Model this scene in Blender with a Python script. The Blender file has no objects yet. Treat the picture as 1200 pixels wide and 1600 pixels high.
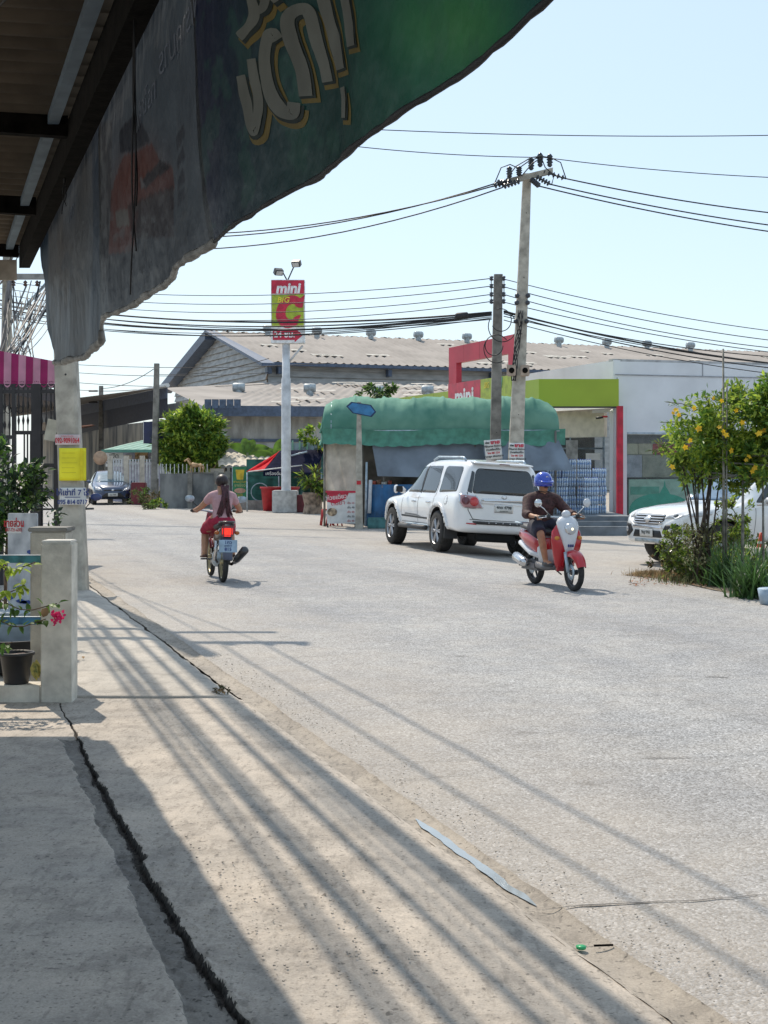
import bpy, bmesh, math, random
import numpy as np
from mathutils import Vector, Matrix, noise
from mathutils.bvhtree import BVHTree
random.seed(7)
S = bpy.context.scene
COL = S.collection
rad = math.radians

# ------------------------------------------------------------------ camera
F = 2200.0; HZ = 730.0; EYE = 1.6            # focal length and horizon row of the 1200x1600 photograph
cam = bpy.data.cameras.new('camera'); camo = bpy.data.objects.new('camera', cam); COL.objects.link(camo)
camo.location = (0, 0, EYE); camo.rotation_euler = (rad(90), 0, 0)
cam.sensor_width = 36; cam.sensor_fit = 'AUTO'; cam.lens = F / 1600 * 36; cam.shift_y = -(800 - HZ) / 1600
cam.clip_start = 0.1; cam.clip_end = 3000
S.camera = camo
# ------------------------------------------------------------------ sky + sun
SUNV = Vector((-0.33, 0.72, 1.0)).normalized()      # towards the sun
SUN_EL = math.asin(SUNV.z); SUN_AZ = math.atan2(SUNV.x, SUNV.y)
w = bpy.data.worlds.new('World'); S.world = w; w.use_nodes = True
nt = w.node_tree; bg = nt.nodes['Background']
sky = nt.nodes.new('ShaderNodeTexSky'); sky.sky_type = 'NISHITA'; sky.sun_disc = False
sky.sun_elevation = SUN_EL; sky.sun_rotation = SUN_AZ; sky.altitude = 0
sky.air_density = 1.0; sky.dust_density = 1.0; sky.ozone_density = 1.6
hz = nt.nodes.new('ShaderNodeMix'); hz.data_type = 'RGBA'; hz.inputs['Factor'].default_value = .62
nt.links.new(sky.outputs[0], hz.inputs['A']); hz.inputs['B'].default_value = (4.3, 5.35, 6.25, 1)      # pale humid haze over the whole sky
nt.links.new(hz.outputs['Result'], bg.inputs[0]); bg.inputs[1].default_value = 0.145
sl = bpy.data.lights.new('sun', 'SUN'); sl.energy = 3.8; sl.angle = rad(0.5); sl.color = (1.0, 0.90, 0.76)
so = bpy.data.objects.new('sun', sl); COL.objects.link(so)
so.rotation_euler = (-SUNV).to_track_quat('-Z', 'Y').to_euler()
S.view_settings.view_transform = 'Standard'; S.view_settings.look = 'None'
S.view_settings.exposure = 0.25; S.view_settings.gamma = 1; S.view_settings.use_curve_mapping = False
S.cycles.max_bounces = 6; S.cycles.transparent_max_bounces = 12

# ------------------------------------------------------------------ helpers
def gz(x, y):
    def ss(a, b, t):
        t = min(1, max(0, (t - a) / (b - a))); return t * t * (3 - 2 * t)
    return -0.10 * ss(1.0, 2.7, x) * ss(19.5, 24, y) * (1 - ss(36, 44, y))
def P(px, py, Y): return Vector(((px - 600) / F * Y, Y, EYE - (py - HZ) / F * Y))
def G(px, py, z=0):                                  # a point of the ground
    Y = F * (EYE - z) / (py - HZ); return Vector(((px - 600) / F * Y, Y, z))
MATS = {}
def mat(name, col=(.5, .5, .5), rough=.6, metal=0, var=.12, vscale=6, bump=0, bscale=60, emit=0, trans=0, coat=0,
        col2=None, dirt=0, stretch=(1, 1, 1), spec=.5, transl=0, alpha=1):
    if name in MATS: return MATS[name]
    m = bpy.data.materials.new(name); m.use_nodes = True; n = m.node_tree.nodes; l = m.node_tree.links
    b = n['Principled BSDF']; b.inputs['Roughness'].default_value = rough; b.inputs['Metallic'].default_value = metal
    b.inputs['Specular IOR Level'].default_value = spec
    if coat: b.inputs['Coat Weight'].default_value = coat; b.inputs['Coat Roughness'].default_value = .05
    if trans: b.inputs['Transmission Weight'].default_value = trans; b.inputs['IOR'].default_value = 1.45
    if alpha < 1: b.inputs['Alpha'].default_value = alpha
    tc = n.new('ShaderNodeTexCoord'); mp = n.new('ShaderNodeMapping'); mp.inputs['Scale'].default_value = stretch
    l.new(tc.outputs['Object'], mp.inputs[0])
    nz = n.new('ShaderNodeTexNoise'); nz.inputs['Scale'].default_value = vscale; nz.inputs['Detail'].default_value = 6
    l.new(mp.outputs[0], nz.inputs['Vector'])
    c2 = col2 if col2 else tuple(max(0, c * (1 - 2.2 * var)) for c in col)
    c1 = col if col2 else tuple(min(1, c * (1 + var)) for c in col)
    r = n.new('ShaderNodeValToRGB'); r.color_ramp.elements[0].position = .32; r.color_ramp.elements[1].position = .62
    r.color_ramp.elements[0].color = (*c2, 1); r.color_ramp.elements[1].color = (*c1, 1)
    l.new(nz.outputs['Fac'], r.inputs[0]); out = r.outputs[0]
    if dirt:
        n2 = n.new('ShaderNodeTexNoise'); n2.inputs['Scale'].default_value = vscale * .35; n2.inputs['Detail'].default_value = 9
        n2.inputs['Roughness'].default_value = .7
        l.new(mp.outputs[0], n2.inputs['Vector'])
        r2 = n.new('ShaderNodeValToRGB'); r2.color_ramp.elements[0].position = .5; r2.color_ramp.elements[1].position = .68
        r2.color_ramp.elements[0].color = (0, 0, 0, 1); r2.color_ramp.elements[1].color = (dirt, dirt, dirt, 1)
        l.new(n2.outputs['Fac'], r2.inputs[0])
        mx = n.new('ShaderNodeMix'); mx.data_type = 'RGBA'; l.new(r2.outputs[0], mx.inputs['Factor'])
        l.new(out, mx.inputs['A']); mx.inputs['B'].default_value = (col[0] * .35, col[1] * .33, col[2] * .3, 1)
        out = mx.outputs['Result']
    l.new(out, b.inputs['Base Color'])
    if bump:
        nb = n.new('ShaderNodeTexNoise'); nb.inputs['Scale'].default_value = bscale; nb.inputs['Detail'].default_value = 4
        l.new(mp.outputs[0], nb.inputs['Vector'])
        bp = n.new('ShaderNodeBump'); bp.inputs['Strength'].default_value = bump; bp.inputs['Distance'].default_value = .01
        l.new(nb.outputs['Fac'], bp.inputs['Height']); l.new(bp.outputs[0], b.inputs['Normal'])
    if emit:
        l.new(out, b.inputs['Emission Color']); b.inputs['Emission Strength'].default_value = emit
    if transl:
        t = n.new('ShaderNodeBsdfTranslucent'); l.new(out, t.inputs[0]); mxs = n.new('ShaderNodeMixShader')
        mxs.inputs[0].default_value = transl; l.new(b.outputs[0], mxs.inputs[1]); l.new(t.outputs[0], mxs.inputs[2])
        l.new(mxs.outputs[0], n['Material Output'].inputs[0])
    MATS[name] = m; return m

def tag(o, label=None, cat=None, group=None, kind=None):
    if label: o['label'] = label
    if cat: o['category'] = cat
    if group: o['group'] = group
    if kind: o['kind'] = kind
    return o
def empty(name, loc, rz=0, label=None, cat=None, group=None):
    o = bpy.data.objects.new(name, None); COL.objects.link(o); o.location = loc; o.rotation_euler = (0, 0, rz)
    o.empty_display_size = .2
    return tag(o, label, cat, group)
def link(name, me, parent=None, loc=None, rot=None):
    o = bpy.data.objects.new(name, me); COL.objects.link(o)
    if parent: o.parent = parent
    if loc is not None: o.location = loc
    if rot is not None: o.rotation_euler = rot
    return o
def copy_tree(o, parent=None, **kw):
    c = o.copy(); COL.objects.link(c); c.parent = parent
    for ch in list(o.children): copy_tree(ch, c)
    return c
class MB:
    def __init__(s): s.v = []; s.f = []; s.mi = []; s.sm = []; s.cur = 0; s.M = Matrix.Identity(4); s.smooth = False
    def add(s, vs, fs, smooth=None):
        b = len(s.v); s.v += [s.M @ Vector(v) for v in vs]
        s.f += [[b + i for i in f] for f in fs]; s.mi += [s.cur] * len(fs); s.sm += [s.smooth if smooth is None else smooth] * len(fs)
        return s
    def box(s, x0, x1, y0, y1, z0, z1):
        vs = [(x, y, z) for z in (z0, z1) for y in (y0, y1) for x in (x0, x1)]
        return s.add(vs, [(0, 2, 3, 1), (4, 5, 7, 6), (0, 1, 5, 4), (2, 6, 7, 3), (0, 4, 6, 2), (1, 3, 7, 5)], False)
    def bbox(s, x0, x1, y0, y1, z0, z1, b=.01):       # chamfered box
        bm = bmesh.new(); 
        vs = [bm.verts.new((x, y, z)) for z in (z0, z1) for y in (y0, y1) for x in (x0, x1)]
        for f in [(0, 2, 3, 1), (4, 5, 7, 6), (0, 1, 5, 4), (2, 6, 7, 3), (0, 4, 6, 2), (1, 3, 7, 5)]: bm.faces.new([vs[i] for i in f])
        bmesh.ops.bevel(bm, geom=bm.edges[:], offset=b, segments=2, affect='EDGES')
        bm.verts.index_update(); s.add([v.co[:] for v in bm.verts], [[v.index for v in f.verts] for f in bm.faces], False); bm.free(); return s
    def bar(s, p0, p1, w, h=None):                    # square bar between points
        return s.tube([p0, p1], w / 2 * 1.414, n=4, r2=(h or w) / 2 * 1.414, sm=False, tw=math.pi / 4)
    def tube(s, pts, r, n=8, cap=True, r2=None, sm=True, tw=0):
        pts = [Vector(p) for p in pts]; k = len(pts); rs = r if hasattr(r, '__len__') else [r] * k
        up = Vector((0, 0, 1)); vs = []
        for i, p in enumerate(pts):
            t = (pts[min(i + 1, k - 1)] - pts[max(i - 1, 0)])
            t = t.normalized() if t.length > 1e-9 else Vector((0, 0, 1))
            ref = up if abs(t.z) < .95 else Vector((0, 1, 0))
            a = t.cross(ref).normalized(); b = a.cross(t).normalized()
            q = (r2 if r2 else rs[i]); 
            for j in range(n):
                an = 2 * math.pi * j / n + tw; vs.append(p + a * rs[i] * math.cos(an) + b * q * math.sin(an) if r2 else p + (a * math.cos(an) + b * math.sin(an)) * rs[i])
        fs = [(i * n + j, i * n + (j + 1) % n, (i + 1) * n + (j + 1) % n, (i + 1) * n + j) for i in range(k - 1) for j in range(n)]
        s.add(vs, fs, sm)
        if cap: 
            b = len(s.v) - len(vs); s.f += [[b + j for j in range(n)][::-1], [b + (k - 1) * n + j for j in range(n)]]; s.mi += [s.cur] * 2; s.sm += [False] * 2
        return s
    def ell(s, c, r, nu=14, nv=9):
        c = Vector(c); r = r if hasattr(r, '__len__') else (r, r, r); vs = [(c.x, c.y, c.z - r[2])]
        for i in range(1, nv):
            ph = -math.pi / 2 + math.pi * i / nv
            for j in range(nu):
                th = 2 * math.pi * j / nu; vs.append((c.x + r[0] * math.cos(ph) * math.cos(th), c.y + r[1] * math.cos(ph) * math.sin(th), c.z + r[2] * math.sin(ph)))
        vs.append((c.x, c.y, c.z + r[2])); fs = []
        for j in range(nu): fs.append((0, 1 + (j + 1) % nu, 1 + j))
        for i in range(nv - 2):
            for j in range(nu): a = 1 + i * nu; fs.append((a + j, a + (j + 1) % nu, a + nu + (j + 1) % nu, a + nu + j))
        a = 1 + (nv - 2) * nu
        for j in range(nu): fs.append((a + j, a + (j + 1) % nu, len(vs) - 1))
        return s.add(vs, fs, True)
    def lathe(s, prof, n=20, axis='Z', c=(0, 0, 0), arc=(0, 2 * math.pi), sm=True):
        full = abs(arc[1] - arc[0] - 2 * math.pi) < 1e-6; m = n if full else n + 1; vs = []; c = Vector(c)
        for i in range(m):
            a = arc[0] + (arc[1] - arc[0]) * i / n
            for (r, h) in prof:
                if axis == 'Z': q = (r * math.cos(a), r * math.sin(a), h)
                elif axis == 'X': q = (h, r * math.cos(a), r * math.sin(a))
                else: q = (r * math.cos(a), h, r * math.sin(a))
                vs.append(c + Vector(q))
        k = len(prof); fs = []
        for i in range(n):
            for j in range(k - 1): fs.append((i * k + j, ((i + 1) % m) * k + j, ((i + 1) % m) * k + j + 1, i * k + j + 1))
        return s.add(vs, fs, sm)
    def prism(s, poly, h0, h1, axis='Z'):             # extrude a 2D polygon
        n = len(poly); 
        def q(p, h): return {'Z': (p[0], p[1], h), 'X': (h, p[0], p[1]), 'Y': (p[0], h, p[1])}[axis]
        vs = [q(p, h0) for p in poly] + [q(p, h1) for p in poly]
        return s.add(vs, [list(range(n))[::-1], list(range(n, 2 * n))] + [(i, (i + 1) % n, n + (i + 1) % n, n + i) for i in range(n)], False)
    def loft(s, rings, closed=True, cap=True, sm=True):
        n = len(rings[0]); vs = [v for r in rings for v in r]; k = len(rings); m = n if closed else n - 1
        fs = [(i * n + j, i * n + (j + 1) % n, (i + 1) * n + (j + 1) % n, (i + 1) * n + j) for i in range(k - 1) for j in range(m)]
        b = len(s.v); s.add(vs, fs, sm)
        if cap and closed: s.f += [[b + j for j in range(n)][::-1], [b + (k - 1) * n + j for j in range(n)]]; s.mi += [s.cur] * 2; s.sm += [sm] * 2
        return s
    def path(s, pts, n=12, e=2.0, **k):               # pts: (pos, rx, ry): superellipse sections along a path, rx sideways
        rings = []; P_ = [Vector(p[0]) for p in pts]
        for i, (p, rx, ry) in enumerate(pts):
            t = (P_[min(i + 1, len(pts) - 1)] - P_[max(i - 1, 0)]).normalized()
            sx = Vector((1, 0, 0)); sx = (sx - t * sx.dot(t)); sx = sx.normalized() if sx.length > .1 else Vector((0, 1, 0)); up = sx.cross(t).normalized()
            rg = []
            for j in range(n):
                a = 2 * math.pi * j / n; ca, sa = math.cos(a), math.sin(a)
                rg.append(P_[i] + sx * rx * math.copysign(abs(ca) ** (2 / e), ca) + up * ry * math.copysign(abs(sa) ** (2 / e), sa))
            rings.append(rg)
        return s.loft(rings, **k)
    def mesh(s, name, mats):
        me = bpy.data.meshes.new(name); me.from_pydata([tuple(v) for v in s.v], [], s.f)
        for m in (mats if isinstance(mats, (list, tuple)) else [mats]): me.materials.append(m)
        me.polygons.foreach_set('material_index', s.mi); me.polygons.foreach_set('use_smooth', s.sm); me.update()
        return me
    def build(s, name, mats, parent=None, loc=None, rot=None, sub=0):
        o = link(name, s.mesh(name, mats), parent, loc, rot)
        if sub: m = o.modifiers.new('s', 'SUBSURF'); m.levels = sub; m.render_levels = sub; bake(o)
        bm = bmesh.new(); bm.from_mesh(o.data); bmesh.ops.recalc_face_normals(bm, faces=bm.faces[:]); bm.to_mesh(o.data); bm.free()
        return o
def bake(o):
    dg = bpy.context.evaluated_depsgraph_get(); dg.update()
    me = bpy.data.meshes.new_from_object(o.evaluated_get(dg)); o.modifiers.clear(); me.name = o.name
    old = o.data; o.data = me; bpy.data.meshes.remove(old)
    return o
def B(name, x0, x1, y0, y1, z0, z1, m, parent=None, bev=0):
    mb = MB(); (mb.bbox(x0, x1, y0, y1, z0, z1, bev) if bev else mb.box(x0, x1, y0, y1, z0, z1)); return mb.build(name, m, parent)
def T(name, pts, r, m, parent=None, n=8): return MB().tube(pts, r, n=n).build(name, m, parent)
def text(s, size, m, parent, M, name='lettering', ext=.0015, bold=0, shear=0, sx=1, align='CENTER'):
    cu = bpy.data.curves.new(name, 'FONT'); cu.body = s; cu.size = size; cu.extrude = ext; cu.offset = bold; cu.shear = shear
    cu.align_x = align; cu.align_y = 'CENTER'; cu.resolution_u = 2
    o = bpy.data.objects.new(name, cu); COL.objects.link(o)
    dg = bpy.context.evaluated_depsgraph_get(); dg.update()
    me = bpy.data.meshes.new_from_object(o.evaluated_get(dg)); me.transform(M @ Matrix.Scale(sx, 4, (1, 0, 0))); me.materials.clear(); me.materials.append(m)
    bpy.data.objects.remove(o); bpy.data.curves.remove(cu)
    return link(name, me, parent)
def facing(loc, rz=0, roll=0):                        # text frame: upright, read from -Y side, turned rz
    return Matrix.Translation(loc) @ Matrix.Rotation(rz, 4, 'Z') @ Matrix.Rotation(rad(90), 4, 'X') @ Matrix.Rotation(roll, 4, 'Z')
def rpoly(pts, r, k=4):                               # round the corners of a polygon
    out = []; n = len(pts)
    for i in range(n):
        p = Vector(pts[i]).to_2d(); a = Vector(pts[i - 1]).to_2d(); b = Vector(pts[(i + 1) % n]).to_2d()
        ra = min(r, (a - p).length * .45); rb = min(r, (b - p).length * .45)
        A = p + (a - p).normalized() * ra; Bq = p + (b - p).normalized() * rb
        for j in range(k + 1):
            t = j / k; out.append(tuple(A * (1 - t) ** 2 + p * 2 * t * (1 - t) + Bq * t * t))
    return out
def circ(c, r, n=20, ry=None): return [(c[0] + r * math.cos(2 * math.pi * i / n), c[1] + (ry or r) * math.sin(2 * math.pi * i / n)) for i in range(n)]
def fbm(x, y, s=1.0, o=4): return noise.fractal((x * s, y * s, 3.1), 1.0, 2.0, o)
def sag(p0, p1, d, n=24):
    p0 = Vector(p0); p1 = Vector(p1)
    return [p0.lerp(p1, i / n) - Vector((0, 0, 4 * d * (i / n) * (1 - i / n))) for i in range(n + 1)]
RD = Vector((-.32, 1, 0)).normalized()                # direction of the road
RN = Vector((RD.y, -RD.x, 0))                         # across it, to the right
RANG = math.atan2(.32, 1)
def C(c, y, z=0): return Vector((c - .32 * y, y, z)) # c = distance right of the road-parallel line through the camera

# ------------------------------------------------------------------ ground materials
def asphalt():
    m = bpy.data.materials.new('asphalt'); m.use_nodes = True; n = m.node_tree.nodes; l = m.node_tree.links
    b = n['Principled BSDF']; b.inputs['Roughness'].default_value = .85; b.inputs['Specular IOR Level'].default_value = .3
    g = n.new('ShaderNodeNewGeometry'); sp = n.new('ShaderNodeSeparateXYZ'); l.new(g.outputs['Position'], sp.inputs[0])
    def ns(sc, det=3, vec=None, rough=.5):
        q = n.new('ShaderNodeTexNoise'); q.inputs['Scale'].default_value = sc; q.inputs['Detail'].default_value = det; q.inputs['Roughness'].default_value = rough
        l.new(vec or g.outputs['Position'], q.inputs['Vector']); return q.outputs['Fac']
    def mth(op, a, bq, cl=False):
        q = n.new('ShaderNodeMath'); q.operation = op; q.use_clamp = cl
        for i, v in enumerate((a, bq)):
            if isinstance(v, (int, float)): q.inputs[i].default_value = v
            else: l.new(v, q.inputs[i])
        return q.outputs[0]
    def ramp(f, els):
        q = n.new('ShaderNodeValToRGB'); e = q.color_ramp.elements
        while len(e) < len(els): e.new(.5)
        for i, (p, c) in enumerate(els): e[i].position = p; e[i].color = (*c, 1) if hasattr(c, '__len__') else (c, c, c, 1)
        l.new(f, q.inputs[0]); return q.outputs[0]
    def mix(f, a, bq, ty='MIX'):
        q = n.new('ShaderNodeMix'); q.data_type = 'RGBA'; q.blend_type = ty
        for k, v in (('Factor', f), ('A', a), ('B', bq)):
            if isinstance(v, (int, float)): q.inputs[k].default_value = v
            elif isinstance(v, tuple): q.inputs[k].default_value = (*v, 1)
            else: l.new(v, q.inputs[k])
        return q.outputs['Result']
    cc = mth('ADD', sp.outputs[0], mth('MULTIPLY', sp.outputs[1], .32))
    vo = n.new('ShaderNodeTexVoronoi'); vo.inputs['Scale'].default_value = 85; l.new(g.outputs['Position'], vo.inputs['Vector'])
    st = ramp(vo.outputs['Color'], [(0, (.17, .165, .16)), (.45, (.335, .335, .335)), (.8, (.47, .47, .475)), (1, (.70, .70, .70))])
    fine = ramp(ns(160, 2), [(.3, .6), (.7, 1.15)])
    st = mix(1.0, st, fine, 'MULTIPLY')
    big = ramp(ns(.55, 6, rough=.6), [(.3, (.86, .86, .87)), (.7, (1.08, 1.06, 1.03))]); st = mix(1.0, st, big, 'MULTIPLY')
    mid = ramp(ns(5, 5, rough=.7), [(.35, .87), (.65, 1.06)]); st = mix(1.0, st, mid, 'MULTIPLY')
    dust = ramp(ns(220, 3), [(.3, (.36, .305, .245)), (.7, (.50, .435, .36))])
    # tan dust lies along the road's margins
    # wheel tracks polished lighter along the road, oil drips and stains between them
    cv = n.new('ShaderNodeCombineXYZ'); l.new(mth('MULTIPLY', cc, 1.0), cv.inputs[0]); l.new(mth('MULTIPLY', sp.outputs[1], .06), cv.inputs[1])
    trk = ramp(ns(1.1, 4, vec=cv.outputs[0], rough=.55), [(.3, (.80, .80, .81)), (.55, (1.0, 1.0, 1.0)), (.75, (1.13, 1.12, 1.10))]); st = mix(.9, st, trk, 'MULTIPLY')
    stn = ramp(ns(1.7, 7, rough=.75), [(.60, (1, 1, 1)), (.70, (.70, .70, .70))]); st = mix(.8, st, stn, 'MULTIPLY')
    spot = n.new('ShaderNodeTexVoronoi'); spot.inputs['Scale'].default_value = 1.3; l.new(g.outputs['Position'], spot.inputs['Vector']); st = mix(.6, st, ramp(spot.outputs['Distance'], [(.04, (.5, .49, .48)), (.10, (1, 1, 1))]), 'MULTIPLY')
    e1 = mth('SUBTRACT', 1.0, mth('DIVIDE', mth('SUBTRACT', cc, 2.3), 2.2), True)
    wob = mth('MULTIPLY', mth('SUBTRACT', ns(.9, 5), .5), 1.3)
    e2 = mth('DIVIDE', mth('SUBTRACT', mth('ADD', cc, mth('MULTIPLY', sp.outputs[1], .12)), 11.0), 2.0, True)
    f = mth('ADD', mth('ADD', e1, mth('MULTIPLY', e2, .75)), mth('MULTIPLY', wob, .7), True)
    f = mth('MULTIPLY', f, .44); f = mth('ADD', f, mth('MULTIPLY', ramp(ns(2.2, 5), [(.45, 0.0), (.75, 1.0)]), .14), True)
    # stones wear through the dust
    f = mth('MULTIPLY', f, ramp(vo.outputs['Distance'], [(.1, .72), (.5, 1.0)]), True)
    l.new(mix(f, st, dust), b.inputs['Base Color'])
    bp = n.new('ShaderNodeBump'); bp.inputs['Strength'].default_value = .75; bp.inputs['Distance'].default_value = .006
    hh = mth('ADD', mth('MULTIPLY', vo.outputs['Distance'], -.8), mth('MULTIPLY', ns(7, 5), 1.1))
    l.new(hh, bp.inputs['Height']); l.new(bp.outputs[0], b.inputs['Normal'])
    return m
def concrete(name, a, bcol, patch=None, speck=1.0):
    m = bpy.data.materials.new(name); m.use_nodes = True; n = m.node_tree.nodes; l = m.node_tree.links
    b = n['Principled BSDF']; b.inputs['Roughness'].default_value = .8; b.inputs['Specular IOR Level'].default_value = .35
    g = n.new('ShaderNodeNewGeometry')
    def ns(sc, det=5, rough=.6, st=None):
        q = n.new('ShaderNodeTexNoise'); q.inputs['Scale'].default_value = sc; q.inputs['Detail'].default_value = det; q.inputs['Roughness'].default_value = rough
        if st:
            mp = n.new('ShaderNodeMapping'); mp.inputs['Scale'].default_value = st; mp.inputs['Rotation'].default_value = (0, 0, -.3); l.new(g.outputs['Position'], mp.inputs[0]); l.new(mp.outputs[0], q.inputs['Vector'])
        else: l.new(g.outputs['Position'], q.inputs['Vector'])
        return q.outputs['Fac']
    def ramp(f, els):
        q = n.new('ShaderNodeValToRGB'); e = q.color_ramp.elements
        while len(e) < len(els): e.new(.5)
        for i, (p, c) in enumerate(els): e[i].position = p; e[i].color = (*c, 1) if hasattr(c, '__len__') else (c, c, c, 1)
        l.new(f, q.inputs[0]); return q.outputs[0]
    def mul(a_, b_, f=1.0):
        q = n.new('ShaderNodeMix'); q.data_type = 'RGBA'; q.blend_type = 'MULTIPLY'; q.inputs['Factor'].default_value = f
        l.new(a_, q.inputs['A']); l.new(b_, q.inputs['B']); return q.outputs['Result']
    base = ramp(ns(1.3, 8, .65), [(.3, bcol), (.68, a)])
    base = mul(base, ramp(ns(3.2, 9, .75), [(.42, .80), (.5, 1.0), (.6, 1.03)]))
    base = mul(base, ramp(ns(.9, 6, .7, (1.0, .12, 1)), [(.35, .84), (.6, 1.04)]))
    base = mul(base, ramp(ns(9, 6, .7), [(.3, .86), (.7, 1.06)]))
    base = mul(base, ramp(ns(120, 3, .6), [(.3, .82), (.65, 1.08)]))
    base = mul(base, ramp(ns(30, 3, .6, (1.0, .25, 1)), [(.34, .70), (.45, 1.0)]), .8 * speck)
    base = mul(base, ramp(ns(48, 2, .5), [(.30, .40), (.39, 1.0)]), .85 * speck)
    l.new(base, b.inputs['Base Color'])
    bp = n.new('ShaderNodeBump'); bp.inputs['Strength'].default_value = .8; bp.inputs['Distance'].default_value = .006
    q = n.new('ShaderNodeMath'); q.operation = 'ADD'; l.new(ns(45, 4), q.inputs[0]); l.new(ns(6, 5, .6, (1, .3, 1)), q.inputs[1])
    l.new(q.outputs[0], bp.inputs['Height']); l.new(bp.outputs[0], b.inputs['Normal'])
    return m
M_ASPH = asphalt()
M_CONC = concrete('slab_concrete', (.52, .45, .375), (.39, .35, .305))
M_GUT = concrete('gutter_grit', (.42, .365, .30), (.30, .265, .225), speck=1.2)
M_CONCF = concrete('far_slab_concrete', (.50, .45, .385), (.42, .385, .34), speck=.5)
M_SOIL = mat('crack_soil', (.055, .047, .04), .95, var=.4, vscale=60, bump=.6, bscale=120)
M_RUBBLE = concrete('broken_concrete', (.27, .245, .21), (.18, .165, .15), speck=1.3)
M_DUST = concrete('dusty_ground', (.46, .40, .33), (.36, .31, .25))

def gridmesh(name, xs, ys, fn, mats, mfn=None, **kw):
    nx, ny = len(xs), len(ys); vs = [fn(x, y) for y in ys for x in xs]
    fs = [(j * nx + i, j * nx + i + 1, (j + 1) * nx + i + 1, (j + 1) * nx + i) for j in range(ny - 1) for i in range(nx - 1)]
    me = bpy.data.meshes.new(name); me.from_pydata(vs, [], fs)
    for m in (mats if isinstance(mats, list) else [mats]): me.materials.append(m)
    if mfn: me.polygons.foreach_set('material_index', [mfn((xs[i] + xs[i + 1]) / 2, (ys[j] + ys[j + 1]) / 2) for j in range(ny - 1) for i in range(nx - 1)])
    me.polygons.foreach_set('use_smooth', [True] * len(fs)); me.update()
    return tag(link(name, me), kind='structure', **kw)
def lin(a, b, st): return list(np.linspace(a, b, max(2, int(round(abs(b - a) / st)) + 1)))
def cat(*ls):
    out = []
    for l_ in ls:
        for v in l_:
            if not out or v > out[-1] + 1e-6: out.append(float(v))
    return out
# base ground out to the horizon
xs = cat([-900, -300, -100, -50], lin(-24, 24, 2), [50, 100, 300, 900]); ys = cat([-100, -20], lin(-6, 60, 2), [80, 120, 200, 400, 900])
xs = cat([x for x in xs if x < 0.5], lin(.6, 3.4, .35), [x for x in xs if x > 3.5]); 
ys = cat([y for y in ys if y < 19], lin(19, 25, .75), [y for y in ys if y > 25])
gridmesh('ground', xs, ys, lambda x, y: (x, y, gz(x, y) - .03), M_DUST)
# road: parallel to the footpath, widening on the right into the side street
def edge(y): return 2.16 + .02 * fbm(y, 0, 1.3) + .008 * fbm(y, 5, 9)
cs = cat([0, .03, .08, .15, .3, .5, .8, 1.2], lin(1.6, 14, .4), [18, 24, 34])
def roadz(c, y):
    x = c - .32 * y; return gz(x, y)
def roadpt(k, y):
    c = edge(y) + .03 + k
    if y > 52: c = min(c, 11.6 + .3 * fbm(y, 2, .4))
    x = c - .32 * y
    return (x, y, roadz(c, y) + .012 * fbm(x, y, .5) * (k > .1) - (.012 if k < .04 else 0))
gridmesh('road', cs, cat(lin(-3, 8, .25), lin(8, 40, .5), lin(40, 52, 1), [52.5, 60, 70, 80, 95, 110, 140]), roadpt, M_ASPH)
# gutter trough
gridmesh('gutter', lin(0, 1, .06), lin(0, 24, .03), lambda t, y: ((lambda c: (c - .32 * y, y, .010 - .018 * math.sin(math.pi * t) ** .6 + .005 * fbm(c, y, 9)))(edge(y) - .06 + .17 * t)), M_GUT)
# near footpath slab with the broken joint
def crackc(y): return .835 + .022 * fbm(y, 1, 1.2) + .012 * fbm(y, 7, 6) + (.10 * max(0, (4.45 - y)) ** 1.0 if y < 4.45 else 0)
def crackw(y): 
    t = min(1, max(0, (9.0 - y) / 2.5)); return .005 + t * (.012 + .012 * abs(fbm(y, 11, 5)) + .012 * abs(fbm(y, 3, 8)))
def striple(y): return .735 + .02 * fbm(y, 21, 2.2) + .012 * fbm(y, 25, 9)
def nearz(c, y):
    z = .022 + .004 * fbm(c - .32 * y, y, 1.2)
    d = abs(c - crackc(y)) ; ww = crackw(y) * (1 + .45 * fbm(y, 40 if c < crackc(y) else 57, 5) + .25 * fbm(y, 44 if c < crackc(y) else 51, 13))
    if d < ww: return z - .035 * min(1, (ww - d) / .012) + .004 * fbm(c, y, 9)
    if striple(y) < c < crackc(y) and y < 8.2: z -= .011; z += .008 * fbm(c, y, 18, 5)
    elif crackc(y) < c < crackc(y) + .06: z += .006 * fbm(c, y, 25)
    r = ((c - 1.22) / .5) ** 2 + ((y - 5.0) / 1.3) ** 2
    if r < 1.6: z += .012 * max(0, fbm(c, y, 26, 4)) * min(1, 1.6 - r)
    if c > 1.95: z -= .02 * ((c - 1.95) / .17) ** 2 * .8
    return z
def nearm(c, y):
    d = abs(c - crackc(y)); 
    if d < crackw(y) * (1 + .45 * fbm(y, 40 if c < crackc(y) else 57, 5) + .25 * fbm(y, 44 if c < crackc(y) else 51, 13)): return 1
    if striple(y) < c < crackc(y) and y < 8.2: return 2
    return 0
csn = cat(lin(-9, -1, .8), lin(-.9, .5, .1), lin(.52, .66, .02), lin(.664, .79, .009), lin(.7935, .88, .0042), lin(.888, .93, .008), lin(.94, 1.1, .02), lin(1.12, 1.7, .02), lin(1.75, 1.9, .05), lin(1.92, 2.12, .02))
def wc(c, y):                                          # grid columns follow the joint so that its broken lips stay fine
    d = abs(c - .835); return c + (crackc(y) - .835) * max(0, min(1, (.28 - d) / .18)) if 3 < y else c
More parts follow.
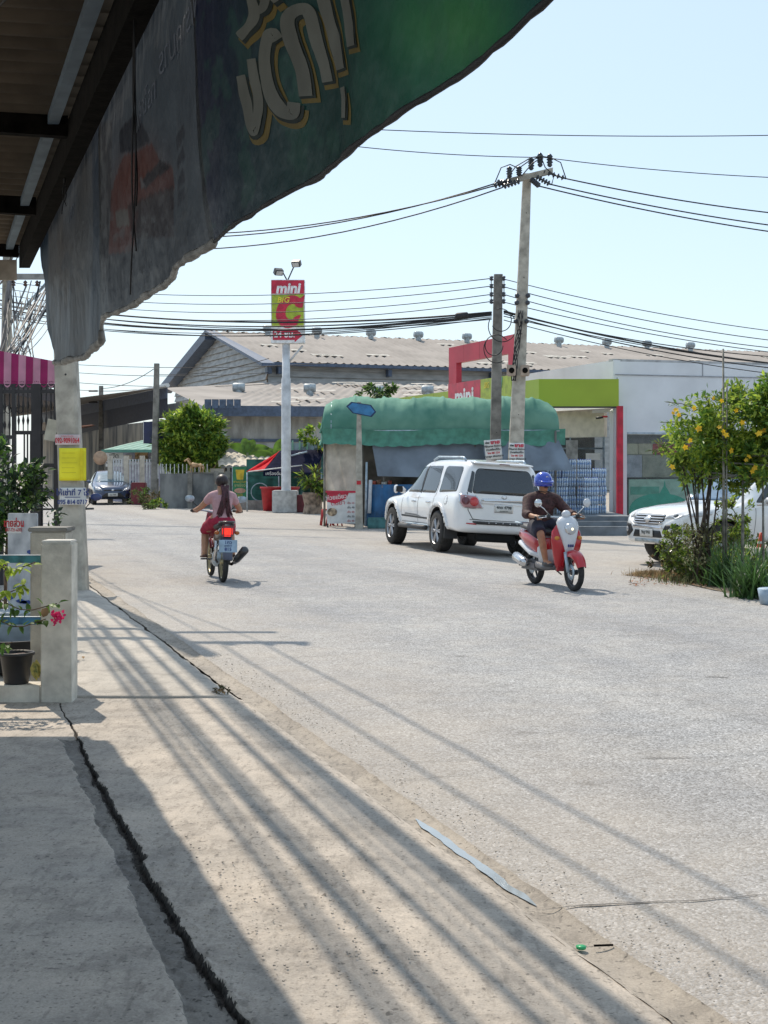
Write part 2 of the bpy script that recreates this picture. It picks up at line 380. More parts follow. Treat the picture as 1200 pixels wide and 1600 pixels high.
gridmesh('near_footpath', csn, cat([-3, -1, .5, 1.5], lin(2, 3.4, .06), lin(3.42, 9.6235, .014)), lambda c, y: (lambda q: (min(q, edge(y) - .03) - .32 * y, y, nearz(q, y)))(wc(c, y)), [M_CONC, M_SOIL, M_RUBBLE], lambda c, y: nearm(wc(c, y), y))
gridmesh('far_footpath', cat(lin(-9, 1.5, .5), lin(1.6, 2.1, .05)), cat([9.6235, 9.6245], lin(9.7, 24, .12), [30, 40, 60, 90]),
         lambda c, y: (min(c, edge(y) - .07 + .03 * fbm(y, 31, 3)) - .32 * y, y, (.034 if y > 9.624 else -.02) + .003 * fbm(c, y, 2) - (.03 * max(0, (c - 1.9) / .2) ** 2)), M_CONCF)
# water lying in the gutter
M_WATER = mat('gutter_water', (.30, .33, .34), .05, var=.05, spec=.8)
wv = []; ys_ = lin(5.15, 6.42, .03)
for i, y in enumerate(ys_):
    t = i / (len(ys_) - 1); hw = (.020 + .008 * fbm(y, 3, 6)) * min(1, 8 * t, 8 * (1 - t)) + .003; c = edge(y) + .035 + .006 * fbm(y, 9, 4)
    wv.append([C(c - hw, y, -.0025), C(c + hw, y, -.0025)])
o = MB().loft(wv, closed=False, cap=False).build('gutter_water', M_WATER); tag(o, kind='structure')
# cracks across the road, sunken dark ribbons with broken lips
def crack(x0, y0, x1, y1, wmax, seed):
    n_ = max(8, int(abs(x1 - x0) / .05)); L, R_ = [], []; mb = MB(); rg = []
    for i in range(n_ + 1):
        t = i / n_; x = x0 + (x1 - x0) * t; y = y0 + (y1 - y0) * t + .05 * fbm(x, seed, 1.5) + .02 * fbm(x, seed, 8)
        w_ = wmax * (.25 + abs(fbm(x, seed + 3, 3))) * min(1, 6 * t + .1, 6 * (1 - t) + .1); zz = gz(x, y) + .012 * fbm(x, y, .5)
        rg.append([Vector((x, y - w_, zz + .005)), Vector((x, y + w_, zz + .005))])
    tag(mb.loft(rg, closed=False, cap=False).build('road_crack', M_CRK), kind='structure')
M_CRK = mat('road_crack_dirt', (.12, .11, .10), .95, var=.3, vscale=30)
for k, (a, b_, w_) in enumerate([((820, 1424), (1200, 1398), .010), ((500, 1195), (760, 1188), .003), ((1000, 1187), (1085, 1184), .016), ((1085, 1184), (1200, 1178), .004),
        ((580, 1222), (760, 1205), .004), ((380, 1028), (620, 1020), .004), ((620, 1005), (1200, 988), .005), ((880, 1060), (1200, 1052), .004), ((1100, 1056), (1140, 1057), .014),
        ((150, 843), (480, 838), .012), ((560, 905), (660, 903), .006), ((200, 905), (700, 900), .004), ((500, 1085), (880, 1080), .004), ((700, 860), (960, 866), .008)]):
    p = G(*a); q = G(*b_); crack(p.x, p.y, q.x, q.y, w_, k * 7.3)

# ================================================================== foreground left: awning, banners, posts
M_RUSTY = mat('dark_painted_steel', (.008, .007, .006), .85, var=.35, vscale=12, bump=.2, spec=.08)
M_SHEET = mat('old_roof_sheet', (.13, .10, .07), .8, var=.12, vscale=4, bump=.1)
M_GALV = mat('galvanised', (.38, .46, .52), .45, metal=.3, var=.15, vscale=9)
M_POLE = mat('pole_concrete', (.42, .39, .33), .85, var=.16, vscale=5, bump=.35, bscale=90, dirt=.35)
M_POLED = mat('old_pole_concrete', (.21, .20, .18), .85, var=.2, vscale=4, bump=.3, dirt=.5)
M_PLASTER = mat('post_plaster', (.62, .575, .49), .8, var=.13, vscale=7, bump=.4, bscale=70, dirt=.45)
M_BLACK = mat('black_plastic', (.02, .02, .022), .5, var=.2)
M_RUB = mat('cable_black', (.018, .018, .02), .6)
M_BARK = mat('twig_bark', (.13, .09, .06), .9, var=.3, vscale=20)

aw = empty('corrugated_awning', C(.72, 6, 0), 0, 'dark corrugated awning roof overhead on steel beam, its underside in shade', 'awning')
awi = aw.location.copy()
def AC(c, y, z): return C(c, y, z) - awi
# front beam: an open steel channel
sec = [(-.045, 0), (.04, 0), (.04, .012), (-.03, .012), (-.03, .16), (.04, .16), (.04, .175), (-.045, .175)]
mb = MB(); mb.loft([[AC(.72 + a, y, 3.17 + h) for a, h in sec] for y in (-1.5, 2, 5, 8, 11.1)], sm=False); mb.build('beam', M_RUSTY, aw)
mb = MB(); rings = []
ycs = lin(-1.0, 11.15, .022)
for y in ycs:
    h = .052 * math.sin(y * 2 * math.pi / .177)
    rings.append([AC(c, y, 3.40 + h + .06 * (.8 - c)) for c in (-4.5, -2, 0, .745)])
mb.loft(rings, closed=False, cap=False); o = mb.build('roof_sheet', M_SHEET, aw)
o.modifiers.new('t', 'SOLIDIFY').thickness = .005; bake(o)
for y in (2.6, 4.9, 7.1, 9.3, 11.15):
    mb = MB(); mb.loft([[AC(c, y + dy, 3.345 + .06 * (.8 - c) + dz) for dy, dz in ((-.03, -.09), (.03, -.09), (.03, .03), (-.03, .03))] for c in (.676, -4.4)], sm=False)
    mb.build('rafter', M_RUSTY, aw)
for c in (.60, -.7, -1.9):
    segs = [(-1, 2.55), (2.65, 4.85), (4.95, 7.05), (7.15, 9.25), (9.35, 11.1)] if c > 0 else [(-1, 11.1)]
    for a, b_ in segs:
        mb = MB(); zz = 3.335 + .06 * (.8 - c); mb.loft([[AC(c + dc, y, zz + dz) for dc, dz in ((-.028, -.03), (.028, -.03), (.028, .02), (-.028, .02))] for y in (a, b_)], sm=False)
        mb.build('purlin', mat('purlin_blue_grey', (.15, .21, .27), .5) if c > 0 else M_RUSTY, aw)
mb = MB(); mb.loft([[AC(.66, 11.13 + dy, z) for dy, z in ((0, 3.08), (.03, 3.08), (.03, 3.24), (0, 3.24))], [AC(-3.5, 11.13 + dy, z) for dy, z in ((0, 3.08), (.03, 3.08), (.03, 3.24), (0, 3.24))]], sm=False)
mb.build('end_board', mat('end_board_wood', (.34, .30, .25), .8, var=.2), aw)
for k, (c, y, z0, z1) in enumerate([(.70, 4.56, 3.05, 2.16), (.70, 3.55, 3.07, 2.85), (.71, 7.1, 3.09, 2.88)]):
    for j in range(3):
        pts = []; x0 = .008 * j
        for i in range(14):
            t = i / 13; pts.append(C(c * .93 + .012 * math.sin(5 * t + j * 2) * t, y + x0 + .02 * math.sin(7 * t + j * 2.1 + k) * t, z0 + (z1 - z0) * t * (1 - .16 * j)))
        if j == 0: mb = MB()
        mb.tube(pts, .0028, n=5)
    lab = ['long loose black strings hanging from the beam in front of the pickup banner', 'short knotted strings dangling near the top of the awning beam', 'short black string ends tied to the beam above the farthest banner'][k]
    tag(mb.build('hanging_string', M_RUB), lab, 'string')
tag(MB().tube([C(-.9, 10.2, 3.17), C(-.3, 7.0, 3.15), C(.2, 4.9, 3.17), C(.58, 3.0, 3.1)], .005, n=5).build('awning_wire', M_RUB), 'thin black wire strung diagonally under the corrugated awning roof', 'wire')

aw.scale = (.93, .93, .93); aw.location = (awi.x * .93, awi.y * .93, .112)

# banners: vinyl sheets hanging from the beam along the road (plane c = BC)
BC = .735
def bpx(px, py): Y = F * BC / (px + 104); return Y, EYE + (HZ - py) * Y / F
bot = sorted([bpx(*p) for p in [(80, 566), (100, 567), (120, 560), (143, 548), (157, 531), (157.5, 500), (185, 490), (240, 452), (300, 405), (330, 378), (400, 332), (440, 300), (500, 265), (560, 225), (620, 183), (690, 135), (760, 92), (810, 52), (868, 0), (1000, -120)]])
def zbot(Y):
    if Y <= bot[0][0]: return bot[0][1]
    for (a, za), (b_, zb_) in zip(bot, bot[1:]):
        if Y <= b_: return za + (zb_ - za) * (Y - a) / max(1e-6, b_ - a)
    return bot[-1][1]
def fold(Y, z, zt=3.2):
    t = min(1.3, max(0, (zt - z) / 1.0)) * (.25 + .09 * Y)
    f = .022 * t * math.sin(Y * 3.1 + .9 * math.sin(z * 2.3)) + .014 * t * math.sin(Y * 7.3 + z * 3) + .010 * fbm(Y * 1.2, z, 1.6) + .004 * fbm(Y, z * .4, 9)
    f += .03 * math.exp(-((Y - 3.8 - .35 * (z - 2.2)) / .16) ** 2) * t
    return f
def banner_mat(name, kind):
    m = bpy.data.materials.new(name); m.use_nodes = True; n = m.node_tree.nodes; l = m.node_tree.links
    b = n['Principled BSDF']; b.inputs['Roughness'].default_value = .45; b.inputs['Specular IOR Level'].default_value = .35
    at = n.new('ShaderNodeAttribute'); at.attribute_name = 'print'
    tc = n.new('ShaderNodeNewGeometry'); nz = n.new('ShaderNodeTexNoise'); nz.inputs['Scale'].default_value = 5; nz.inputs['Detail'].default_value = 8; nz.inputs['Roughness'].default_value = .7
    l.new(tc.outputs['Position'], nz.inputs['Vector'])
    r = n.new('ShaderNodeValToRGB'); r.color_ramp.elements[0].position = .3; r.color_ramp.elements[1].position = .7
    r.color_ramp.elements[0].color = (.72, .72, .74, 1); r.color_ramp.elements[1].color = (1.1, 1.1, 1.1, 1); l.new(nz.outputs['Fac'], r.inputs[0])
    mx = n.new('ShaderNodeMix'); mx.data_type = 'RGBA'; mx.blend_type = 'MULTIPLY'; mx.inputs['Factor'].default_value = 1
    l.new(at.outputs['Color'], mx.inputs['A']); l.new(r.outputs[0], mx.inputs['B']); l.new(mx.outputs['Result'], b.inputs['Base Color'])
    t = n.new('ShaderNodeBsdfTranslucent'); l.new(mx.outputs['Result'], t.inputs[0]); ms = n.new('ShaderNodeMixShader'); ms.inputs[0].default_value = .42
    l.new(b.outputs[0], ms.inputs[1]); l.new(t.outputs[0], ms.inputs[2]); l.new(ms.outputs[0], n['Material Output'].inputs[0])
    wv = n.new('ShaderNodeTexNoise'); wv.inputs['Scale'].default_value = 9; wv.inputs['Detail'].default_value = 3; bp = n.new('ShaderNodeBump'); bp.inputs['Distance'].default_value = .02; bp.inputs['Strength'].default_value = .5
    l.new(tc.outputs['Position'], wv.inputs['Vector']); l.new(wv.outputs['Fac'], bp.inputs['Height']); l.new(bp.outputs[0], b.inputs['Normal'])
    return m
def inpoly(p, poly):
    x, y = p; c = False; j = len(poly) - 1
    for i in range(len(poly)):
        if (poly[i][1] > y) != (poly[j][1] > y) and x < (poly[j][0] - poly[i][0]) * (y - poly[i][1]) / (poly[j][1] - poly[i][1]) + poly[i][0]: c = not c
        j = i
    return c
def topix(Y, z): return F * BC / Y - 104, HZ - (z - EYE) * F / Y
def mixc(a, b_, t): t = min(1, max(0, t)); return tuple(x + (y - x) * t for x, y in zip(a, b_))
def print_far(Y, z):
    px, py = topix(Y, z); c = mixc((.42, .46, .50), (.30, .30, .30), fbm(Y * .8, z, 1.5) + .5)
    c = mixc(c, (.34, .27, .22), 1.3 * math.exp(-((px - 100) / 22) ** 2 - ((py - 430) / 60) ** 2))
    if fbm(px * .05, py * .02, 1) > .25 and 90 < px < 145 and 380 < py < 470: c = mixc(c, (.16, .17, .19), .7)
    if px > 143: c = (.16, .22, .30)
    if px < 74 + (py - 350) * .02: c = (.10, .18, .26)
    return c
PICK = [(172, 330), (186, 205), (214, 190), (236, 214), (252, 245), (262, 330), (262, 400), (180, 405)]
def print_mid(Y, z):
    px, py = topix(Y, z); c = mixc((.36, .44, .50), (.46, .50, .54), fbm(Y, z, 1) + .5)
    c = mixc(c, (.10, .11, .15), (py - 240 - (px - 150) * .35) / 170)
    d = math.exp(-((px - 215) / 30) ** 2 - ((py - 275 + (px - 215) * .5) / 42) ** 2); c = mixc(c, (.50, .15, .11), .9 * d)
    if inpoly((px, py), [(190, 262), (196, 244), (212, 236), (238, 224), (246, 246), (262, 262), (264, 296), (214, 318), (206, 392), (176, 398), (176, 300)]): c = mixc(c, (.50, .12, .08), .75)
    if inpoly((px, py), [(206, 322), (262, 294), (264, 302), (206, 332)]): c = (.52, .50, .50)
    if inpoly((px, py), [(186, 330), (200, 326), (202, 352), (188, 356)]): c = (.55, .48, .42)
    if inpoly((px, py), [(188, 205), (212, 178), (232, 205), (236, 222), (206, 236), (192, 240)]): c = (.12, .13, .17)
    if inpoly((px, py), [(215, 288), (250, 250), (258, 262), (226, 296)]) : c = (.10, .08, .10)
    if inpoly((px, py), [(213, 280), (219, 274), (226, 292), (218, 296)]): c = (.55, .5, .5)
    if inpoly((px, py), [(200, 320), (262, 290), (264, 372), (205, 372)]): c = mixc(c, (.13, .07, .08), .75)
    for k, y0 in enumerate((194, 226, 262, 290)):
        if inpoly((px, py), [(267 + k, y0 + 22 - k), (284 + k * 2, y0), (288 + k * 2, y0 + 20), (270 + k, y0 + 42 - k)]): c = (.10, .12, .17)
    if 268 < px < 300 and 188 < py < 320: c = mixc(c, (.5, .52, .55), .25)
    if px < 176 and py > 190: c = mixc(c, (.12, .10, .11) if fbm(px * .12, py * .03, 1) > 0 else (.5, .48, .46), .55)
    if py > 330 and fbm(px * .07, py * .05, 1) > .32: c = mixc(c, (.5, .5, .5), .5)
    return c
def print_green(Y, z):
    px, py = topix(Y, z)
    c = mixc((.022, .028, .055), (.02, .065, .055), (px - 330) / 130); c = mixc(c, (.03, .17, .10), (px - 520) / 170)
    c = mixc(c, (.07, .28, .09), 1.0 * math.exp(-((px - 720) / 90) ** 2 - ((py - 40) / 75) ** 2)); c = mixc(c, (.02, .10, .09), (px - 790) / 80)
    if fbm(px * .03, py * .012, 1) > .25: c = mixc(c, (.05, .16, .10), .25)
    return c
def banner(name, y0f, y1f, prn, label):
    nu = 300; nv = 100; vs = []; cols = []
    for i in range(nu + 1):
        for j in range(nv + 1):
            v = j / nv; zt = 3.20; zb = None
            u = i / nu; Yb = y0f(1) + (y1f(1) - y0f(1)) * u; Yt = y0f(0) + (y1f(0) - y0f(0)) * u
            zb = zbot(Yb) ; z = zt + (zb - zt) * v; Y = Yt + (Yb - Yt) * v
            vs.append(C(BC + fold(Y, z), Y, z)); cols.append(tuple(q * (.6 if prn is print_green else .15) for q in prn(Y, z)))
    fs = [(i * (nv + 1) + j, (i + 1) * (nv + 1) + j, (i + 1) * (nv + 1) + j + 1, i * (nv + 1) + j + 1) for i in range(nu) for j in range(nv)]
    me = bpy.data.meshes.new(name); me.from_pydata(vs, [], fs); a = me.color_attributes.new('print', 'FLOAT_COLOR', 'POINT')
    a.data.foreach_set('color', [q for c in cols for q in (*c, 1)]); me.polygons.foreach_set('use_smooth', [True] * len(fs))
    me.materials.append(M_BANNER); o = link(name, me); tag(o, label, 'banner', 'vinyl banners hung along the awning beam')
    mb = MB()                                            # rolled hem along the bottom
    hp = [C(BC + fold(y0f(1) + (y1f(1) - y0f(1)) * i / 80, zbot(y0f(1) + (y1f(1) - y0f(1)) * i / 80)) , y0f(1) + (y1f(1) - y0f(1)) * i / 80, zbot(y0f(1) + (y1f(1) - y0f(1)) * i / 80)) for i in range(81)]
    return o, hp
M_BANNER = banner_mat('printed_vinyl', 0)
M_HEMG = mat('frayed_hem', (.28, .27, .25), .7, var=.25, vscale=15); M_HEMD = mat('black_hem', (.012, .012, .014), .7)
b1, h1 = banner('vinyl_banner', lambda v: 6.19, lambda v: 9.72 - v * .91, print_far, 'faded grey vinyl banner at the far end of the awning, ragged bottom')
b2, h2 = banner('vinyl_banner', lambda v: 4.11 - .39 * v * v, lambda v: 6.25, print_mid, 'faded blue grey vinyl banner printed with a red pickup truck')
b3, h3 = banner('vinyl_banner', lambda v: 1.35, lambda v: 4.15 - .37 * v * v, print_green, 'dark green vinyl banner with large white and yellow lettering')
for b_, h, m_, r_ in ((b1, h1, M_HEMG, .02), (b2, h2, M_HEMG, .014), (b3, h3, M_HEMD, .007)):
    rs = [r_ * (.55 + .6 * abs(fbm(i * .2, 3, 1)) + .25 * abs(fbm(i * .9, 8, 1))) for i in range(len(h))]
    MB().tube(h, rs, n=7).build('hem', m_, b_)
# lettering printed on the green banner (seen from behind), ribbons laid on the sheet
def on_banner(px, py, off): Y, z = bpx(px, py); return C(BC - off + fold(Y, z), Y, z)
def ribbon(pts, w, off, m, parent, name):
    # smooth the stroke, build a ribbon
    P2 = [Vector(p) for p in pts]; sm = []
    for i in range(len(P2) - 1):
        p0 = P2[max(0, i - 1)]; p1 = P2[i]; p2 = P2[i + 1]; p3 = P2[min(len(P2) - 1, i + 2)]
        for k in range(8):
            t = k / 8; sm.append(.5 * ((2 * p1) + (-p0 + p2) * t + (2 * p0 - 5 * p1 + 4 * p2 - p3) * t * t + (-p0 + 3 * p1 - 3 * p2 + p3) * t ** 3))
    sm.append(P2[-1]); rg = []
    for i, p in enumerate(sm):
        t = (sm[min(i + 1, len(sm) - 1)] - sm[max(0, i - 1)]).normalized(); nn = Vector((-t.y, t.x)) * w / 2
        rg.append([on_banner(*(p + nn * s), off) for s in (-1, -.33, .33, 1)])
    return rg
M_LW = mat('banner_letter_white', (.24, .245, .21), .6, var=.1, transl=.4); M_LY = mat('banner_letter_yellow', (.25, .17, .035), .6, var=.1, transl=.4); M_LK = mat('banner_letter_shadow', (.015, .03, .025), .6, transl=.4)
strokes = [([(380, 118), (389, 158), (396, 196), (402, 205), (406, 188), (409, 160), (403, 125), (398, 92)], 15),
           ([(436, 62), (428, 52), (420, 66), (418, 98), (424, 140), (436, 172), (448, 178), (452, 160)], 17),
           ([(468, 150), (464, 110), (452, 60), (448, 32), (456, 18), (470, 14), (478, 28), (484, 60), (494, 98), (499, 128)], 18),
           ([(524, 108), (514, 66), (502, 20), (494, -14), (505, -40), (520, -40), (532, -10), (542, 30), (550, 72)], 19),
           ([(528, 136), (533, 160), (533, 184)], 12),
           ([(378, 58), (396, 40), (404, 20), (396, -10)], 16), ([(404, 18), (416, 12), (420, -10)], 12), ([(426, 0), (436, -8)], 14)]
for off, dx, dy, dw, m_, nm in ((.0015, 5, 11, 7, M_LY, 'yellow_lettering'), (.003, 2, 4, 4, M_LK, 'lettering_shadow'), (.0045, 0, 0, 0, M_LW, 'white_lettering')):
    mb = MB()
    for pts, w_ in strokes: mb.loft(ribbon([(a + dx, b_ + dy) for a, b_ in pts], w_ + dw, off, m_, b3, nm), closed=False, cap=False)
    mb.build(nm, m_, b3)
# small dark lettering near the top of the pickup banner, read from behind
M_INK = mat('banner_ink', (.10, .12, .16), .7)
for s, y, z, sz, par in (('ทรโกลัพ', 4.85, 2.84, .11, b2), ('พราคุมาร', 4.24, 2.90, .12, b2), ('ททท', 7.35, 2.93, .12, b1)):
    loc = C(BC - .02, y, z); M = Matrix.Translation(loc) @ Matrix.Rotation(RANG + rad(90), 4, 'Z') @ Matrix.Rotation(rad(90), 4, 'X')
    t = text(s, sz, M_INK, par, M, sx=1.5 if y < 7 else 1.2)
    for v in t.data.vertices:
        v.co = C(BC + fold(v.co.y, v.co.z) - .005 + (v.co - loc).dot(RN) * .3, v.co.y, v.co.z)

# ---- low wall post, rails, second pillar
gp = empty('gate_post', (-2.2, 9.54, .0), 0, 'square white plastered post beside the footpath, red flowers in front', 'post')
B('shaft', -.103, .103, -.10, .10, 0, 1.09, M_PLASTER, gp, .008); B('cap', -.10, .10, -.097, .097, 1.09, 1.108, mat('post_top', (.6, .58, .53), .8), gp, .006)
p2 = empty('gate_post', (-2.394, 10.15, .0), 0, 'wider stained concrete pillar behind the white post', 'post')
B('shaft', -.125, .125, -.13, .13, 0, 1.14, M_POLE, p2, .01); B('cap', -.14, .14, -.14, .14, 1.14, 1.17, M_POLED, p2, .006)
lw = empty('low_wall', (-3.4, 9.54, 0), 0, 'low stained concrete kerb wall carrying the flower pot', 'wall')
B('kerb', -2.4, 1.095, -.095, .095, 0, .135, M_PLASTER, lw, .008)
M_BLUE = mat('blue_rail_paint', (.05, .17, .30), .45, var=.2, vscale=20); M_TEAL = mat('green_rail_paint', (.05, .20, .22), .45, var=.2, vscale=20); M_RW = mat('pale_rail_top', (.5, .56, .6), .5)
for z, m_, lab in ((.57, M_BLUE, 'blue painted rail between posts, lower of two'), (.985, M_TEAL, 'blue green painted rail between posts, upper of two behind leaves')):
    r = empty('rail', (-3.4, 9.5, z), 0, lab, 'rail'); B('tube', -2.3, 1.09, -.02, .02, -.03, .02, m_, r, .004); B('pale_top', -2.3, 1.09, -.018, .018, .0202, .023, M_RW, r)  # each rail carries a thin paler strip along its top face
pt = empty('flower_pot', (-2.49, 9.54, .135), 0, 'black plastic flower pot standing on the low wall beside white post', 'flower pot')
MB().lathe([(.001, .005), (.075, 0), (.082, .01), (.108, .19), (.121, .193), (.123, .213), (.114, .215), (.105, .19), (.1, .15), (.001, .145)], 28).build('pot', M_BLACK, pt)
MB().lathe([(.001, .17), (.104, .17)], 20).build('soil', M_SOIL, pt)
M_LEAF = mat('leaf_green', (.11, .21, .035), .5, var=.3, vscale=3, transl=.4); M_LEAFY = mat('leaf_bright', (.34, .44, .06), .5, var=.3, vscale=3, transl=.45)
M_LEAFD = mat('leaf_dark', (.025, .06, .02), .45, var=.35, vscale=3, transl=.15); M_LEAFO = mat('leaf_olive', (.12, .12, .05), .7, var=.35, vscale=4, transl=.2)
M_DRY = mat('dry_leaf', (.26, .16, .075), .9, var=.35, vscale=8); M_MAG = mat('bract_magenta', (.62, .02, .12), .6, var=.2, transl=.3)
M_YEL = mat('yellow_petal', (.80, .50, .02), .6, var=.15, vscale=5, transl=.3)
MB().tube([(-.06, 0, .17), (-.02, -.02, .20), (.05, 0, .205), (.09, .02, .19)], .004, n=5).build('stem', mat('pot_stem', (.35, .22, .2), .6), pt)
def leafverts(c, d, up, L, W, fold_=.25, curl=.2):
    d = d.normalized(); s = d.cross(up); s = s.normalized() if s.length > .05 else d.cross(Vector((1, 0, 0))).normalized(); n = s.cross(d)
    pts = []
    for t, w_ in ((0, .08), (.3, .9), (.65, .8), (1, .02)):
        m_ = c + d * L * t - n * L * curl * t * t
        pts += [m_ - s * W * w_ / 2 + n * W * fold_ * w_, m_, m_ + s * W * w_ / 2 + n * W * fold_ * w_]
    return pts, [(i * 3 + j, (i + 1) * 3 + j, (i + 1) * 3 + j + 1, i * 3 + j + 1) for i in range(3) for j in range(2)]
def leaf1(c, d, up, L, W):      # cheap two-triangle folded leaf
    d = d.normalized(); s = d.cross(up); s = s.normalized() if s.length > .05 else d.cross(Vector((1, 0, 0))).normalized(); n = s.cross(d)
    return [c, c + d * L * .5 + s * W / 2 + n * W * .2, c + d * L, c + d * L * .5 - s * W / 2 + n * W * .2], [(0, 1, 2), (0, 2, 3)]
def rv(r=random): 
    while True:
        v = Vector((r.uniform(-1, 1), r.uniform(-1, 1), r.uniform(-1, 1)))
        if .05 < v.length < 1: return v.normalized()
for dx, dz, rz_ in ((.13, .155, -.9), (.15, .17, -1.4)):
    mb = MB(); v, f = leafverts(Vector((dx, -.06, dz)), Vector((.15, -.1, rz_)), Vector((0, -1, .2)), .13, .06); mb.add(v, f, True); mb.build('leaf', mat('variegated_leaf', (.45, .36, .08), .5, col2=(.05, .09, .02), vscale=30), pt)
bs = empty('bougainvillea_branch', (-3.1, 9.2, .75), 0, 'thin leafy flowering branches with one magenta bloom in front of white post', 'plant')
rb = random.Random(3)
for a, b_, n_, bright in (((.35, 0, .27), (.83, -.05, .20), 46, 1), ((.35, 0, .10), (.76, -.05, .05), 40, 1), ((.35, 0, .02), (.97, -.05, -.07), 30, 0), ((.35, -.05, -.10), (.90, -.06, -.17), 30, 0), ((.35, 0, -.22), (.68, -.05, -.32), 16, 0)):
    a = Vector(a); b_ = Vector(b_); pts = [a.lerp(b_, t / 8) + Vector((0, .02 * math.sin(t), .04 * math.sin(t * .9))) for t in range(9)]
    MB().tube(pts, .004, n=5).build('branch', M_BARK, bs); mb = MB(); mb2 = MB()
    for i in range(n_):
        t = rb.random(); p = a.lerp(b_, t) + Vector((0, .02 * math.sin(t * 8), .04 * math.sin(t * 7.2))) + rv(rb) * .02
        v, f = leafverts(p, rv(rb) + Vector((.3, -.3, -.3)), Vector((0, -.4, 1)), rb.uniform(.045, .075), rb.uniform(.03, .045)); mb.add(v, f, True)
    mb.build('foliage', M_LEAFY if bright else M_LEAF, bs)
mb = MB()
for i in range(42):
    p = Vector((.985 + rb.gauss(0, .018), -.1, -.09 - abs(rb.gauss(0, .045)))) + Vector((0, rb.uniform(-.03, .03), 0)); v, f = leafverts(p, rv(rb), Vector((0, -1, .3)), .026, .022); mb.add(v, f, True)
mb.build('bloom', M_MAG, bs)
mb = MB(); v, f = leafverts(Vector((.92, -.08, -.06)), Vector((-.4, -.1, -.8)), Vector((0, -1, 0)), .07, .06); mb.add(v, f, True); mb.build('dry_bract', M_DRY, bs)

# ---- near concrete power pole with notices
def pole(name, base, top, w0, w1, m_, label, parts=True, hts=None):
    r = empty(name, base, 0, label, 'pole'); t = Vector(top) - Vector(base); rings = []
    for k in range(9):
        f = k / 8; w_ = w0 + (w1 - w0) * f; cpt = t * f; ch = w_ * .12
        rings.append([cpt + Vector((a * w_ / 2, b_ * w_ / 2, 0)) for a, b_ in ((-1, -.76), (-.76, -1), (.76, -1), (1, -.76), (1, .76), (.76, 1), (-.76, 1), (-1, .76))])
    MB().loft(rings, sm=False).build('shaft', m_, r)
    for z in (hts if hts is not None else [i * .8 + .9 for i in range(int((t.z - 1) / .8))]):
        f = z / t.z; w_ = w0 + (w1 - w0) * f; p = t * f + Vector((w_ * .05, -w_ / 2 - .001, 0))
        MB().lathe([(.0, 0), (.013, 0), (.013, .003)], 10, 'Y', p - Vector((0, .003, 0))).build('bolt_hole', M_BLACK, r)
    return r
NB = Vector((-3.95, 18.05, .03)); NT = Vector((-4.3, 18.05, 8.4))
np_ = pole('power_pole', NB, NT, .30, .21, M_POLE, 'tall concrete power pole at footpath edge with three paper notices', hts=[.62, 1.15, 1.9, 2.75])
def npx(z): return NB.lerp(NT, z / 8.37) 
M_ARM = mat('crossarm_concrete', (.3, .29, .27), .8)
arm = MB(); arm.box(-1.1, 1.1, -.055, .055, -.06, .06); arm.build('crossarm', M_ARM, np_, (-.3 + .15, -.16, 6.95))
for x in (-1, -.5, .35, .7, 1.0):
    MB().lathe([(.02, 0), (.02, .06), (.055, .07), (.04, .1), (.06, .12), (.035, .15), (.05, .17), (.0, .2)], 12).build('insulator', mat('insulator', (.12, .06, .04), .25), np_, (-.15 + x, -.16, 7.01))
MB().box(-1.0, 1.0, -.05, .05, -.04, .04).build('crossarm', M_ARM, np_, (-.05, -.16, 5.9))
def sheet(name, px0, px1, py0, py1, Y, m_, label, rz=0, roll=0, cat_='notice', group=None, bend=.01):
    a = P(px0, py1, Y); b_ = P(px1, py0, Y); cx = (a + b_) / 2; w_ = b_.x - a.x; h = b_.z - a.z
    r = empty(name, cx, rz, label, cat_, group); r.rotation_euler[1] = roll; n_ = 8; vs = []
    for i in range(n_ + 1):
        for j in range(n_ + 1):
            u = i / n_ - .5; v = j / n_ - .5; vs.append((u * w_, bend * math.sin(u * 4 + v) - bend * 2 * (u * 2) ** 2 * -1, v * h))
    me_f = [(i * (n_ + 1) + j, (i + 1) * (n_ + 1) + j, (i + 1) * (n_ + 1) + j + 1, i * (n_ + 1) + j + 1) for i in range(n_) for j in range(n_)]
    mb = MB(); mb.add(vs, me_f, True); o = mb.build('sheet', m_, r); o.modifiers.new('s', 'SOLIDIFY').thickness = .003; bake(o)
    return r, w_, h
M_PAPER = mat('notice_paper', (.68, .68, .66), .7, var=.06); M_YPAP = mat('yellow_card', (.80, .72, .02), .6, var=.08, vscale=3); M_PINKP = mat('pinkish_paper', (.62, .52, .52), .7, var=.1)
M_RED = mat('red_print', (.50, .02, .03), .6); M_NAVY = mat('navy_print', (.02, .04, .18), .6); M_INKB = mat('black_print', (.03, .03, .03), .6)
r, w_, h = sheet('paper_notice', 86, 125, 679, 695, 17.88, M_PINKP, 'narrow notice with a red phone number high on the concrete pole')
text('092-9091064', h * .72, M_RED, r, facing((0, -.016, -h * .1)), sx=.62, bold=.002); text('อ.วิเศษ ซ้อนถม', h * .2, M_RED, r, facing((0, -.016, h * .36)))
r, w_, h = sheet('yellow_card', 92, 134, 700, 751, 17.86, M_YPAP, 'bright yellow card tied around the concrete pole')
mb = MB(); 
for k in range(5): mb.box(-w_ * .38, w_ * (.1 + .05 * (k % 3)), -.022, -.019, h * (.34 - k * .15), h * (.34 - k * .15) + .004)
mb.build('faint_writing', mat('faint_writing', (.45, .36, .02), .7), r); B('folded_edge', w_ * .30, w_ * .40, -.022, -.016, -h * .5, h * .49, mat('yellow_card_fold', (.66, .55, .01), .6), r)
r, w_, h = sheet('paper_notice', 93.5, 134, 762, 789, 17.86, M_PAPER, 'white notice with navy Thai lettering below the yellow card')
